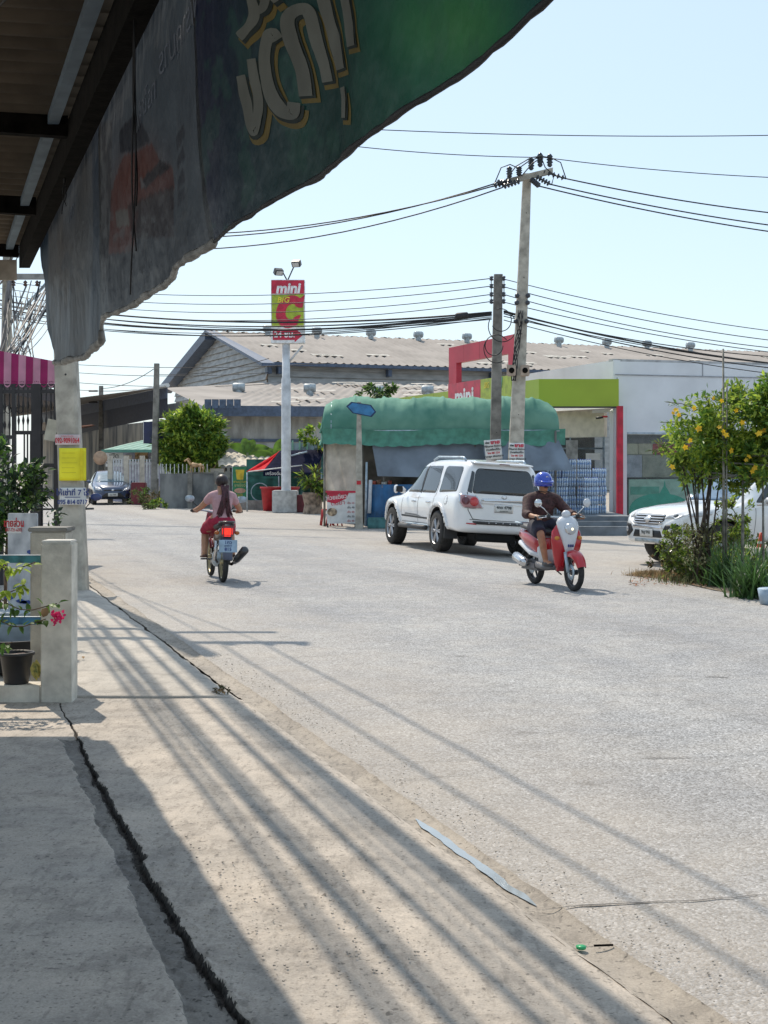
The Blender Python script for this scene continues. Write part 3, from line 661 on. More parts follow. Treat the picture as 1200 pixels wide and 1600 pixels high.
text('ให้เช่าที่ 7 ไร่', h * .46, M_NAVY, r, facing((0, -.016, h * .2)), sx=.9, bold=.002); text('095 814 0717', h * .36, M_NAVY, r, facing((0, -.016, -h * .34)), sx=.87, bold=.002)
B('printed_rule', -w_ * .3, w_ * .3, -.018, -.0155, -h * .07, -h * .03, M_NAVY, r)

# ---- overhead cables along the footpath (they cast the long shadows)
gl = 'overhead cable bundles strung above the footpath'
def cable(p0, p1, d, r, label, group, name='power_cable', n=24, m_=None):
    return tag(MB().tube(sag(p0, p1, d, n), r, n=6).build(name, m_ or M_RUB), label, 'cable', group)
for k, (c0, c1, z, z1, r) in enumerate([(.80, .48, 6.3, 6.2, .022), (.90, .56, 6.05, 6.1, .013), (1.06, .70, 5.8, 5.9, .028), (1.13, .86, 5.6, 5.4, .014), (1.28, .98, 5.9, 5.7, .026), (1.0, .93, 5.35, 5.2, .012),
        (1.42, 1.32, 6.2, 6.0, .024), (.85, .36, 6.9, 6.9, .012), (1.50, 1.14, 5.4, 5.3, .014), (1.90, 1.94, 7.1, 7.2, .015), (2.3, 2.42, 7.1, 7.2, .015), (1.52, 1.47, 5.6, 5.6, .034), (1.35, .80, 6.6, 6.4, .012)]):
    cable(C(c0, 18.0, z), C(c1, -14, z1), .5 + .05 * (k % 4), r, 'black overhead cable bundle running above the footpath to the near pole', gl, n=30)
    cable(C(c0, 18.0, z), Vector((-11.1 + .3 * (k % 5), 36, 6.3 + .12 * (k % 4))), .45 + .04 * (k % 5), r * .7, 'black cable running from near pole back to the far left pole', 'cables between the two left poles')

# ---- far left pole with drooping wires
fl = pole('power_pole', Vector((-9.72, 36, 0)), Vector((-9.62, 36, 7.4)), .26, .2, M_POLE, 'far left concrete pole hung with a tangle of drooping wires', hts=[])
MB().box(-.3, 1.5, -.06, .06, -.07, .07).build('crossarm', M_ARM, fl, (.1, -.16, 6.45)); MB().tube([(.1, 0, 5.2), (1.3, -.1, 6.5), (1.5, -.1, 7.2)], .04, n=6).build('brace', M_GALV, fl)
for x in (.3, .6, .9, 1.2): MB().lathe([(.02, 0), (.06, .03), (.03, .07), (.06, .1), (.0, .16)], 10).build('insulator', MATS['insulator'], fl, (x, -.2, 6.2))
rb = random.Random(11)
M_GW = mat('grey_wire', (.18, .16, .15), .6)
for k in range(30):
    p0 = Vector((-9.6 + rb.uniform(0, 1.5), 35.8, 6.4 - rb.uniform(0, .6))); p1 = P(rb.uniform(-5, 62) if k % 3 else rb.uniform(-2, 20), rb.uniform(548, 580), rb.uniform(30, 34))
    cable(p0, p1, rb.uniform(-.1, .3), rb.choice([.010, .014, .024]), 'thin drop wire hanging down from the far left pole', 'drop wires below the far left pole', 'drop_wire', 12, M_GW if k % 2 else None)
cable(P(20, 430, 36), P(4, 552, 35), -.5, .06, 'thick coiled grey cable sagging beside the far left pole', None, 'cable_loop', 14, M_GW)

# ---- house porch: striped awning, iron gate
sa = empty('striped_awning', P(40, 550, 18.7), 0, 'pink and magenta striped awning with scalloped edge over the iron gate', 'awning')
M_PK = mat('awning_pink', (.62, .30, .42), .6, var=.07, transl=.3); M_MG = mat('awning_magenta', (.36, .012, .13), .6, var=.07, transl=.3)
sl_ = sa.location; k = 0; px = -62
while px < 88:
    w_ = 11.4; a = P(px, 540.5 + px * .19 + 8, 18.7) - sl_; b_ = P(px + w_, 540.5 + (px + w_) * .19 + 8, 18.7) - sl_; zb_ = (P(0, 599, 18.7) - sl_).z
    n_ = 6; vs = []; fr = []
    for i in range(n_ + 1):
        t = i / n_; x = a.x + (b_.x - a.x) * t; zt = a.z + (b_.z - a.z) * t; q = .045 * (1 - (2 * t - 1) ** 2) ** .5 + .012 * (1 - abs(2 * t - 1))
        vs += [(x, .9, zt + .02), (x, 0, zt), (x, -.02, zb_ - q)]
    mb = MB(); mb.add(vs, [(i * 3 + j, (i + 1) * 3 + j, (i + 1) * 3 + j + 1, i * 3 + j + 1) for i in range(n_) for j in range(2)], False)
    o = mb.build('stripe', M_MG if k % 2 else M_PK, sa); o.modifiers.new('s', 'SOLIDIFY').thickness = .003; bake(o)
    mx_ = (a.x + b_.x) / 2
    mb = MB()
    for dx, dz in ((-.023, .028), (0, .035), (.023, .028), (0, -.005)): mb.lathe([(0, 0), (.006, 0), (.006, .002)], 6, 'Y', (mx_ + dx, -.026, zb_ - .01 + dz))
    mb.build('punched_dots', mat('dot_magenta', (.12, .01, .05), .7), sa)
    px += w_; k += 1
gt = empty('iron_gate', P(50, 868, 18.7) * 1.0, 0, 'black wrought iron porch grille and gate under the striped awning', 'gate')
gt.location.z = 0; g0 = gt.location; M_IRON = mat('black_iron', (.018, .016, .018), .5, var=.2)
def gx(px): return P(px, 0, 18.7).x - g0.x
def gzv(py): return P(0, py, 18.7).z
for px, w_ in ((-60, .06), (2, .05), (22, .05), (57, .13), (88, .055)): B('gate_post', gx(px) - w_ / 2, gx(px) + w_ / 2, -.03, .03, 0, gzv(600), M_IRON, gt)
for py, a, b_ in ((603, -60, 90), (683, -60, 24), (727, 30, 90), (676, 24, 90), (612, -60, 90)): B('crossbar', gx(a), gx(b_), -.022, .022, gzv(py) - .025, gzv(py) + .025, M_IRON, gt)
pxs = [-50 + 7.2 * i for i in range(20)]
for i, px in enumerate(pxs):
    z0 = gzv(676 if px > 24 else 683); z1 = gzv(603)
    MB().lathe([(.007, z0), (.008, z0 + .1), (.019, z0 + .16), (.008, z0 + .22), (.008, (z0 + z1) / 2), (.02, (z0 + z1) / 2 + .05), (.008, (z0 + z1) / 2 + .12), (.008, z1)], 6).build('baluster', M_IRON, gt, (gx(px), 0, 0))
for px in (38, 43, 48, 66): B('bar', gx(px) - .009, gx(px) + .009, -.009, .009, .3, gzv(676), M_IRON, gt)
for px in range(-50, 20, 9): B('bar', gx(px) - .008, gx(px) + .008, -.008, .008, .2, gzv(683), M_IRON, gt)
mb = MB()
for i in range(10):
    x = gx(-50 + i * 9); mb.tube([(x + .04 * math.cos(a), 0, gzv(640) + .05 * math.sin(a)) for a in np.linspace(0, 6.3, 12)], .005, n=4)
mb.build('scrollwork', M_IRON, gt)
# dark room behind the gate: ceiling slab and side wall
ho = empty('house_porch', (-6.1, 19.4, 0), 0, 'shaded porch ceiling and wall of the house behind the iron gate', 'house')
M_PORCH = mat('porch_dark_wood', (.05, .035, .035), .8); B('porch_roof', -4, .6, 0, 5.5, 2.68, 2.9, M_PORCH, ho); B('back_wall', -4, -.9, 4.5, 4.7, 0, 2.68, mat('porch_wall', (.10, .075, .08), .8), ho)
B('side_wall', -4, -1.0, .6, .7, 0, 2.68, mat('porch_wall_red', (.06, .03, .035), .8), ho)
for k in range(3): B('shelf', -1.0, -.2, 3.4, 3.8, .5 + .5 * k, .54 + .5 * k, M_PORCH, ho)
pc = empty('hanging_paper', P(80, 672, 18.4), .3, 'cream paper bag hanging on the iron gate by the pole', 'paper'); pc.rotation_euler[1] = .2
B('bag', -.07, .07, -.005, .01, -.14, .14, mat('cream_paper', (.48, .46, .38), .8), pc)
# notice board with mural and number sheet, bush in front of the gate
nb = empty('painted_panel', P(41, 1000, 11.6), 0, 'white painted panel with blue grey splashes and a red lettered sheet', 'panel'); nb.location.z = 0
def bx(px): return P(px, 0, 11.6).x - nb.location.x
def bz(py): return P(0, py, 11.6).z
M_MUR = mat('mural_paint', (.62, .64, .66), .6, col2=(.26, .28, .31), vscale=7, stretch=(1, 1, .6)); B('board', bx(12), bx(58), 0, .04, .35, bz(802), M_MUR, nb, .005)
B('base', bx(14), bx(56), -.02, .06, 0, .35, M_PLASTER, nb)
B('number_sheet', bx(11), bx(33), -.006, 0, bz(833), bz(812), M_PAPER, nb)
text('ขายส่วน', .085, M_RED, nb, facing((bx(22), -.0075, bz(818))), bold=.002, sx=.62); text('087-721-6302', .04, M_RED, nb, facing((bx(22), -.0075, bz(828))), sx=.62)
mb = MB(); rb = random.Random(5)
for k in range(9): 
    a = bx(16 + rb.random() * 38); z = bz(845 + rb.random() * 130); mb.prism([(a + .05 * math.cos(t) * rb.uniform(.5, 1.2), z + .02 * math.sin(t) * rb.uniform(.4, 1.3)) for t in np.linspace(0, 5.6, 7)], -.004, 0, 'Y')
mb.build('blue_splashes', mat('mural_blue', (.04, .08, .28), .6), nb)
def bush(name, blobs, n, L, W, mats, label, cat_='bush', seed=1, loc=(0, 0, 0), trunk=True, group=None, up=.4, full=False):
    r = empty(name, loc, 0, label, cat_, group); rb = random.Random(seed); tot = sum(b_[1][0] * b_[1][1] * b_[1][2] for b_ in blobs) ; 
    mbs = [MB() for _ in mats]
    for c, rr in blobs:
        k = int(n * rr[0] * rr[1] * rr[2] / tot); c = Vector(c); cl = [(c + Vector([a * q for a, q in zip(rv(rb), rr)]) * rb.uniform(.45, 1.0)) for _ in range(max(6, k // 28))]
        for i in range(k):
            q = rb.choice(cl); s_ = min(rr) * .30; p = q + rv(rb) * s_ * rb.random() ** .5
            d = (rv(rb) + (p - c).normalized() * .8 + Vector((0, 0, up - .3))); f_ = rb.uniform(.7, 1.3)
            w_ = rb.random(); m_ = min(len(mats) - 1, int(w_ * len(mats))); v, f = (leafverts if full else leaf1)(p, d, rv(rb) + Vector((0, 0, 1.2)), L * f_, W * f_); mbs[m_].add(v, f, False)
    for mb, m_ in zip(mbs, mats): mb.build('foliage', m_, r)
    if trunk:
        mb = MB(); c0 = Vector(blobs[0][0]); 
        for k in range(5):
            c, rr = blobs[k % len(blobs)]; mb.tube([(.03 * k - .06, 0, 0), Vector(c) * .5 + Vector((.02 * k, 0, 0)), Vector(c) + rv(rb) * min(rr) * .6], [.02, .014, .006], n=5)
        mb.build('stem', M_BARK, r)
    return r
bush('leafy_bush', [((-.1, 0, 1.45), (.42, .4, .36)), ((.1, .1, 1.2), (.32, .3, .35)), ((-.35, 0, 1.1), (.35, .3, .5))], 3200, .07, .035, [M_LEAFD, M_LEAF, M_LEAFD], 'dark green leafy bush at left edge in front of the iron gate', seed=4, loc=(P(18, 0, 12.4).x, 12.4, .0))
# bench / planter bits seen through the rails
bk = empty('black_basin', (P(18, 0, 10.8).x, 10.8, 0.05), 0, 'black basin standing behind the low wall and blue rails', 'basin')
MB().lathe([(.26, 0), (.30, .02), (.34, .24), (.36, .25), (.33, .25), (.28, .05), (0, .04)], 26).build('tub', M_BLACK, bk)
tag(MB().bbox(-.5, .42, -.2, .2, 0, .42, .02).build('wash_basin', mat('light_blue_grey', (.36, .42, .46), .5, var=.15), None, (P(10, 0, 11.2).x, 11.25, .03)), 'pale blue grey concrete trough behind the rails', 'trough')
# parked motorcycle behind the pole: mirror, bar and seat that show

# ================================================================== buildings behind
M_WROOF = mat('fibre_cement_roof', (.36, .325, .295), .95, spec=.15, var=.07, vscale=.5, dirt=.12, bump=.2, bscale=8)
M_WALLG = mat('grey_siding', (.42, .42, .41), .7, var=.12, vscale=1.2, stretch=(1, 1, 3))
M_FASC = mat('blue_grey_fascia', (.07, .10, .16), .5, var=.15)
M_STAIN = mat('stained_render', (.48, .48, .46), .9, var=.2, vscale=.9, dirt=.9, stretch=(1.6, 1.6, .45), bump=.2)
M_STAIN2 = mat('mould_stained_wall', (.60, .57, .50), .9, col2=(.17, .18, .19), vscale=1.1, stretch=(1.8, 1.8, .35))
M_TRANSL = mat('skylight_sheet', (.52, .49, .44), .9, spec=.1, var=.15, vscale=3)
def frame(origin, u):                                  # local frame: x along u, y away, z up
    u = Vector((u[0], u[1], 0)).normalized(); v = Vector((-u.y, u.x, 0))
    M = Matrix.Identity(4); 
    for i in range(2): M[i][0] = u[i]; M[i][1] = v[i]
    M.translation = Vector(origin); return M
def roofsheet(name, a, b_, c, d, pitch, amp, m, parent):  # corrugated quad a-b (top), d-c (bottom)
    a, b_, c, d = map(Vector, (a, b_, c, d)); n_ = int((d - c).length / pitch * 4); nm = (b_ - a).cross(d - a).normalized(); nm = nm if nm.z > 0 else -nm
    rg = []
    for i in range(n_ + 1):
        t = i / n_; h = nm * amp * math.sin(i * math.pi / 2); rg.append([a.lerp(b_, t) + h, (a.lerp(b_, t) + d.lerp(c, t)) / 2 + h, d.lerp(c, t) + h])
    mb = MB().loft(rg, closed=False, cap=False); return mb.build(name, m, parent)
# warehouse with the gable (far)
wu = Vector((.926, .378)).normalized()
wa = empty('warehouse', (-11.8, 100, 0), 0, 'big far warehouse with louvred grey gable end and long corrugated roof', 'warehouse'); wa.rotation_euler[2] = math.atan2(wu.y, wu.x)
Lw = 52
roofsheet('front_roof', (-.8, 0, 11.24), (Lw, 0, 11.24), (Lw, -12.5, 8.23), (-.8, -12.5, 8.23), .55, .07, M_WROOF, wa)
roofsheet('back_roof', (-.8, 0, 11.24), (Lw, 0, 11.24), (Lw, 13.3, 8.2), (-.8, 13.3, 8.2), 1.2, .07, M_WROOF, wa)
for k in range(13):                                     # gable boards, each lapped over the next
    z0 = 5.9 + k * .42; z1 = z0 + .45; 
    def yy(z, s): 
        t = max(0, (11.0 - z)); return -min(11.7, t / .241) if s < 0 else min(12.3, t / .235)
    if z0 > 10.8: break
    mb = MB(); a0, a1 = yy(z0, -1), yy(z0, 1); b0, b1 = yy(z1, -1), yy(z1, 1)
    mb.add([(-.14, a0, z0), (-.14, a1, z0), (0, b1, z1), (0, b0, z1), (.02, a0, z0), (.02, a1, z0)], [(0, 1, 2, 3), (0, 4, 5, 1)], False); mb.build('siding_board', M_WALLG, wa)
for s_, ze in ((-1, 8.02), (1, 8.15)):                   # barge boards
    w_ = .65 if s_ > 0 else .16; MB().loft([[(-.95, 0, 11.3), (-.1, 0, 11.25), (-.1, 0, 11.3 - w_), (-.95, 0, 11.3 - w_)], [(-.95, s_ * 13.5, ze + .05), (-.1, s_ * 13.5, ze + .05), (-.1, s_ * 13.5, ze - w_), (-.95, s_ * 13.5, ze - w_)]], sm=False).build('barge_board', M_FASC, wa)
B('wall', .05, Lw, -11.7, -11.5, 0, 8.3, M_WALLG, wa)
for k in range(5): MB().add([(0, -11.9, 6.1 + k * .42), (Lw, -11.9, 6.1 + k * .42), (Lw, -11.74, 6.54 + k * .42), (0, -11.74, 6.54 + k * .42)], [(0, 1, 2, 3)]).build('siding_board', M_WALLG, wa)
B('gutter', -.8, Lw, -12.7, -12.45, 8.0, 8.2, M_FASC, wa); B('bracket_beam', -.2, .1, -12.3, -11.8, 7.5, 7.9, M_FASC, wa)
for k in range(6): B('eave_bracket', .5 + k * 7.5, .75 + k * 7.5, -12.4, -11.92, 7.5, 7.95, M_FASC, wa)
def vent(x, y, z, s, parent, rz=0):
    o = empty('roof_ventilator', (x, y, z), rz); mb = MB(); mb.lathe([(.34 * s, -.35 * s), (.34 * s, .35 * s)], 12)
    o2 = mb.build('neck', M_VENT, parent, (x, y, z)); MB().lathe([(0, -.55 * s), (.36 * s, -.55 * s), (.42 * s, -.4 * s), (.42 * s, .4 * s), (.36 * s, .55 * s), (0, .55 * s)], 12, 'X').build('cowl', M_VENT, o2, (0, 0, .45 * s)); bpy.data.objects.remove(o)
    return o2
M_VENT = mat('vent_zinc', (.34, .38, .40), .5, metal=.2, var=.15)
for px in (412, 487, 570, 645, 720, 862, 937, 1000, 1067):
    t = None
    for i in range(600):
        x = -1 + i * .1; wx = -11.8 + wu.x * x; wy = 100 + wu.y * x
        if 600 + F * wx / wy > px: break
    vent(x, -1.0, 11.2, .6, wa)
rb = random.Random(2)
for k in range(30):
    x = rb.uniform(0, Lw - 3); y = -rb.uniform(1.0, 11.0); L = rb.uniform(.7, 2.0); zz = lambda q: 11.24 + q * 3.01 / 12.5 + .075
    MB().add([(x, y, zz(y)), (x + L, y, zz(y)), (x + L, y - .55, zz(y - .55)), (x, y - .55, zz(y - .55))], [(0, 1, 2, 3)]).build('roof_patch', M_TRANSL, wa)
# lower warehouse, roof running in front of it
lo = empty('low_warehouse', (-11.5, 72, 0), 0, 'low warehouse with wide corrugated roof and blue grey gutter box, stained wall', 'warehouse')
def L_(p): return Vector(p) - lo.location
A0 = P(430, 597, 88.5); A1 = P(760, 602, 93); E0 = P(258, 606, 78); E1 = P(322, 637, 70); E2 = P(760, 640, 74)
def quadroof(name, a, b_, c, d, m, parent, pitch=.6, amp=.06): roofsheet(name, a, b_, c, d, pitch, amp, m, parent)
quadroof('roof', L_(A0), L_(A1), L_(E2), L_(E1), M_WROOF, lo)
MB().add([L_(A0), L_(E1), L_(E0)], [(0, 1, 2)]).build('hip_roof', M_WROOF, lo)
up = Vector((0, 0, 1))
MB().loft([[L_(p) + q for q in (Vector((0, -.25, .1)), Vector((0, .05, .1)), Vector((0, .05, -.42)), Vector((0, -.25, -.42)))] for p in (E1, E2)], sm=False).build('gutter_box', M_FASC, lo)
q0 = P(318, 626, 69.7); 
for k in range(5): 
    a = P(320 + k * 11.5, 624, 69.4); b_ = P(331 + k * 11.5, 638, 69.4); o = B('parapet_panel', a.x - lo.location.x, b_.x - .03 - lo.location.x, -2.7, -2.5, b_.z, a.z, M_FASC, lo)
W0 = P(322, 640, 71.5); W1 = P(760, 640, 75.5)
MB().loft([[L_((p.x, p.y, z)) for z in (0, p.z)] for p in [W0.lerp(W1, t / 12) for t in range(13)]], closed=False, cap=False, sm=False).build('wall', M_STAIN, lo)
MB().loft([[L_((p.x, p.y - .12, z)) for z in (2.9, 3.05)] for p in (W0, W1)], closed=False, cap=False).build('wall_ledge', M_FASC, lo)
for px, py in ((373, 606), (484, 607), (590, 610), (668, 610)): v = P(px, py + 7, 80); vent(*L_(v), .62, lo)
for k in range(22):
    t = rb.uniform(.08, .9); s_ = rb.uniform(.08, .85); a = A0.lerp(A1, s_).lerp(E1.lerp(E2, s_), t); MB().add([L_(a + Vector((x, y, .14 - .0 + (y) * .16))) for x, y in ((0, 0), (1.5, .1), (1.4, .6), (0, .5))], [(0, 1, 2, 3)]).build('roof_patch', M_TRANSL, lo)
# long dark-fascia warehouse down the left side of the road
le = empty('road_warehouse', (-15, 84, 0), 0, 'long warehouse beside the far road with dark blue fascia and mould stained wall', 'warehouse')
def K(px, py, Y): return P(px, py, Y) - le.location
F0, F1 = (258, 603, 74), (110, 634, 100)
def seg(pxa, ya0, ya1, pxb, yb0, yb1, Ya, Yb): return [[K(pxa, ya0, Ya), K(pxa, ya1, Ya)], [K(pxb, yb0, Yb), K(pxb, yb1, Yb)]]
def wall2(name, m, *a, off=0.0): return MB().loft(seg(*a), closed=False, cap=False, sm=False).build(name, m, le)
wall2('fascia', M_FASC, 262, 603, 622, 60, 645, 662, 74, 108)
MB().tube([K(262, 602, 74), K(60, 644, 108)], .12, n=6).build('ridge_trim', mat('white_trim', (.6, .6, .58), .6), le)
a, b_ = K(262, 604, 74), K(60, 646, 108); MB().add([a, b_, b_ + Vector((-14, 2, -1.6)), a + Vector((-14, 2, -1.6))], [(0, 1, 2, 3)]).build('roof', M_WROOF, le)
wall2('upper_wall', mat('upper_wall_brown', (.03, .045, .08), .6), 262, 606, 650, 60, 648, 690, 75, 109.5)
M_LEAN = mat('lean_to_sheet', (.52, .48, .44), .8, var=.1, vscale=1)
MB().loft(seg(300, 626, 645, 60, 661, 676, 73.8, 107), closed=False, cap=False, sm=False).build('lean_to_roof', M_LEAN, le)
MB().tube([K(300, 645, 73.6), K(60, 676, 106.6)], .09, n=6).build('rust_gutter', mat('rust_red', (.16, .06, .04), .8), le)
nn = 14; pa, pb = P(330, 648, 74.5), P(60, 678, 108)
MB().loft([[Vector((p.x, p.y, z)) - le.location for z in (0, 1.4, p.z)] for p in [pa.lerp(pb, i / nn) for i in range(nn + 1)]], closed=False, cap=False, sm=False).build('wall', M_STAIN2, le)
# plant room / shop with green awning by the far road
sh = empty('roadside_shop', P(235, 760, 66), 0, 'small roadside shop with pale green awning and white poster behind a fence', 'shop'); sh.location.z = 0
M_CREAM = mat('cream_wall', (.55, .50, .42), .8, var=.1); M_GAWN = mat('pale_green_awning', (.10, .26, .20), .6, var=.1)
def shx(px, Y=66): return P(px, 0, Y).x - sh.location.x
def shz(py, Y=66): return P(0, py, Y).z
B('wall', shx(174), shx(262), 0, .2, 0, shz(700), mat('lilac_wall', (.42, .40, .48), .8), sh)
mb = MB(); rg = []
for i in range(29):
    t = i / 28; x = shx(168) + (shx(262) - shx(168)) * t; h = .035 * math.sin(i * math.pi / 2) ; rg.append([(x + 2.6, 2.6, shz(688) + .35 + h), (x + .7, .6, shz(694) + h), (x, -1.4, shz(704) + h)])
mb.loft(rg, closed=False, cap=False); mb.build('awning', M_GAWN, sh); B('awning_valance', shx(168), shx(262), -1.42, -1.38, shz(707.5), shz(703), M_GAWN, sh)
B('poster', shx(171), shx(198), -.9, -.86, shz(729), shz(708), M_PAPER, sh); B('poster', shx(199), shx(211), -.88, -.84, shz(727), shz(711), mat('poster_tan', (.5, .42, .34), .7), sh); B('poster', shx(212), shx(232), -.2, -.15, shz(722), shz(706), mat('poster_orange', (.55, .33, .18), .7, var=.3), sh)
for k, s in enumerate(('เปิด', 'อาหาร')): text(s, .3, MATS['mural_paint'] if False else M_INKB, sh, facing((shx(184), -.92, shz(713 + 9 * k))))
B('small_awning', shx(212), shx(240), -2.2, -.2, shz(721), shz(719), mat('dark_green_sheet', (.02, .07, .05), .6), sh)
MB().lathe([(0, 0), (.32, 0), (.32, .06), (0, .06)], 16, 'Y').build('round_sign', mat('tan_disc', (.45, .30, .20), .7), sh, (shx(170), -2.0, shz(716)))
fe = empty('white_fence', P(213, 770, 61), 0, 'white picket fence along the far roadside in front of the shop', 'fence'); fe.location.z = 0
fx = lambda px, Y=61: P(px, 0, Y).x - fe.location.x
M_WF = mat('white_fence_paint', (.55, .56, .57), .6)
for i in range(25): x = fx(173) + (fx(277) - fx(173)) * i / 24; B('picket', x - .03, x + .03, -.02, .02, .35, 1.95, M_WF, fe)
for z in (.5, 1.75): B('fence_rail', fx(172), fx(278), .02, .06, z - .04, z + .04, M_WF, fe)
for px in (172, 197, 222, 278): B('fence_post', fx(px) - .1, fx(px) + .1, -.05, .15, 0, 2.1, M_CREAM, fe)
B('red_box', fx(211), fx(223), -.6, -.2, .0, 1.0, mat('maroon_box', (.16, .02, .03), .6), fe) if False else tag(MB().bbox(-.3, .3, -.25, .25, 0, .95, .03).build('maroon_bin', mat('maroon_box', (.16, .02, .03), .6), None, (P(217, 0, 60).x, 60, 0)), 'maroon bin standing in front of the white fence', 'bin')
# dark blue board on the leaning pole, poles
M_DB = mat('dark_blue_board', (.012, .02, .075), .4)
bb = empty('blue_board', P(244, 677, 57.5), 0, 'dark blue rectangular sign board behind the grey pole by the tree', 'sign')
B('panel', -.50, .42, -.05, .03, -.42, .47, M_DB, bb); B('edge', -.52, -.50, -.06, .05, -.43, .48, M_PAPER, bb); B('post', .2, .26, .04, .1, -2.9, .4, M_POLED, bb)
pole('power_pole', Vector((P(241, 0, 57).x, 57, 0)), P(245, 568, 57), .30, .20, M_POLED, 'grey pole standing in shrubs beside the round green tree', hts=[])
fp = pole('power_pole', Vector((P(158, 0, 88).x, 88, 0)), P(158, 603, 88), .32, .24, M_POLED, 'small distant pole in front of the long dark fascia warehouse', hts=[])
for z in (.2, .9): MB().tube([(-.2, -.1, P(0, 606, 88).z - z), (-.75, -.1, P(0, 606, 88).z - z)], .06, n=5).build('rack', M_BLACK, fp)
# garden wall, spirit house, horse
M_MOULD = mat('mouldy_wall', (.24, .245, .24), .9, col2=(.06, .065, .07), vscale=1.6, stretch=(1, 1, .6))
gw = empty('garden_wall', P(330, 790, 55), 0, 'dark mould stained garden wall below the round tree', 'wall'); gw.location.z = 0
gxw = lambda px, Y=55: P(px, 0, Y).x - gw.location.x
B('wall', gxw(250), gxw(362), 0, .18, 0, P(0, 740, 55).z, M_MOULD, gw); B('coping', gxw(296), gxw(362), -.03, .21, P(0, 740, 55).z + .002, P(0, 738, 55).z, M_POLED, gw)
for px in (297, 338, 356): B('pilaster', gxw(px) - .09, gxw(px) + .09, -.07, -.002, 0, P(0, 736, 55).z, M_POLED, gw)
for i in range(13): x = gxw(246) + i * .16; B('bar', x, x + .03, .05, .08, P(0, 748, 55).z, P(0, 725, 55).z, M_WF, gw)
M_SPIR = mat('spirit_house_cement', (.36, .36, .34), .8, var=.15)
sp = empty('spirit_house', G(275, 787), 0, 'small grey spirit house on a pedestal beside the garden wall', 'shrine')
MB().lathe([(.24, 0), (.24, .1), (.13, .2), (.10, .8), (.2, .92), (.2, .95)], 8, sm=False).build('pedestal', M_SPIR, sp); B('platform', -.52, .52, -.4, .4, .95, 1.03, M_SPIR, sp)
for x in (-.22, .22): 
    for y in (-.2, .2): B('column', x - .035, x + .035, y - .035, y + .035, 1.03, 1.42, M_SPIR, sp)
B('chamber', -.15, .15, -.1, .2, 1.03, 1.40, mat('shrine_inside', (.12, .11, .1), .8), sp)
MB().prism([(-.34, 1.42), (.34, 1.42), (.26, 1.5), (.2, 1.5), (.13, 1.62), (.06, 1.66), (0, 1.85), (-.06, 1.66), (-.13, 1.62), (-.2, 1.5), (-.26, 1.5)], -.26, .26, 'Y').build('roof', M_SPIR, sp)
for x in (-.27, 0, .27): MB().prism([(x - .05, 1.5), (x + .05, 1.5), (x, 1.72)], -.28, -.24, 'Y').build('finial', M_SPIR, sp)
hs = empty('horse_statue', P(301, 738, 54.9), 0, 'small tan horse figure standing on the garden wall under the tree', 'statue')
M_HORSE = mat('tan_horse', (.50, .32, .17), .7, var=.12); mb = MB()
mb.path([((-.10, 0, .26), .06, .09), ((0, 0, .29), .08, .10), ((.16, 0, .27), .07, .085), ((.30, 0, .28), .08, .10), ((.37, 0, .24), .05, .07)], 10)
mb.path([((-.07, 0, .3), .05, .08), ((-.16, 0, .42), .04, .055), ((-.20, 0, .50), .035, .045)], 8); mb.path([((-.18, 0, .52), .035, .05), ((-.28, 0, .46), .03, .035), ((-.33, 0, .43), .022, .025)], 8)
for x, dx, y in ((-.05, -.04, -.05), (-.03, .03, .05), (.30, .02, -.05), (.33, .08, .05)): mb.tube([(x, y, .24), (x + dx, y, .12), (x + dx * .6, y, 0)], [.035, .02, .018], n=6)
mb.tube([(.38, 0, .28), (.44, 0, .2), (.45, 0, .1)], [.02, .028, .01], n=6); mb.build('body', M_HORSE, hs); MB().tube([(-.05, 0, .40), (-.14, 0, .52), (-.18, 0, .56)], [.012, .025, .01], n=5).build('mane', mat('horse_mane', (.3, .17, .08), .8), hs)
# crown of the round tree
tr = bush('round_tree', [((0, 0, 3.0), (1.25, 1.1, 1.0)), ((-.6, 0, 2.4), (.8, .8, .8)), ((.62, -.1, 2.3), (.85, .8, .8)), ((.15, 0, 3.6), (.62, .6, .42)), ((0, -.3, 1.9), (1.15, .7, .55))], 12500, .24, .085, [M_LEAF, M_LEAFY, M_LEAFY, M_LEAF], 'round bright green leafy tree behind the garden wall', 'tree', 8, (P(298, 0, 57.5).x, 57.5, 0))
tag(tr, cat='tree')
for p_, sd, n_, lab in ((P(236, 770, 57.8), 3, 900, 'straggly shrubs around the foot of the grey pole'), (P(330 - 112, 776, 58), 5, 400, 'low roadside shrub by the maroon bin'), (G(162 + 43, 776), 9, 300, 'small grey green shrub at the far road edge')):
    bush('shrub', [((0, 0, .35), (.55, .5, .4)), ((.35, 0, .25), (.5, .4, .3))], n_, .14, .05, [M_LEAFO, M_LEAF, M_LEAFO], lab, 'shrub', sd, (p_.x, p_.y, 0), trunk=False)
bush('shrub', [((0, 0, .3), (.7, .4, .35)), ((.8, 0, .2), (.6, .4, .25))], 1100, .12, .05, [M_LEAFO, M_LEAFO, M_DRY], 'dry olive weeds at the foot of the grey pole beside the road', 'weeds', 17, (P(222, 0, 56.5).x + .8, 56.0, 0), trunk=False)
bush('shrub', [((0, 0, .18), (.45, .3, .22))], 350, .14, .06, [M_LEAFY, M_LEAF], 'small bright weeds right of the spirit house', 'weeds', 19, (G(292, 787).x, 53.9, 0), trunk=False)
bush('shrub', [((0, 0, .14), (.3, .3, .16))], 200, .12, .04, [M_LEAFO, M_LEAF], 'tuft of grass at the foot of the spirit house', 'weeds', 20, (G(273, 789).x, 53.2, 0), trunk=False)
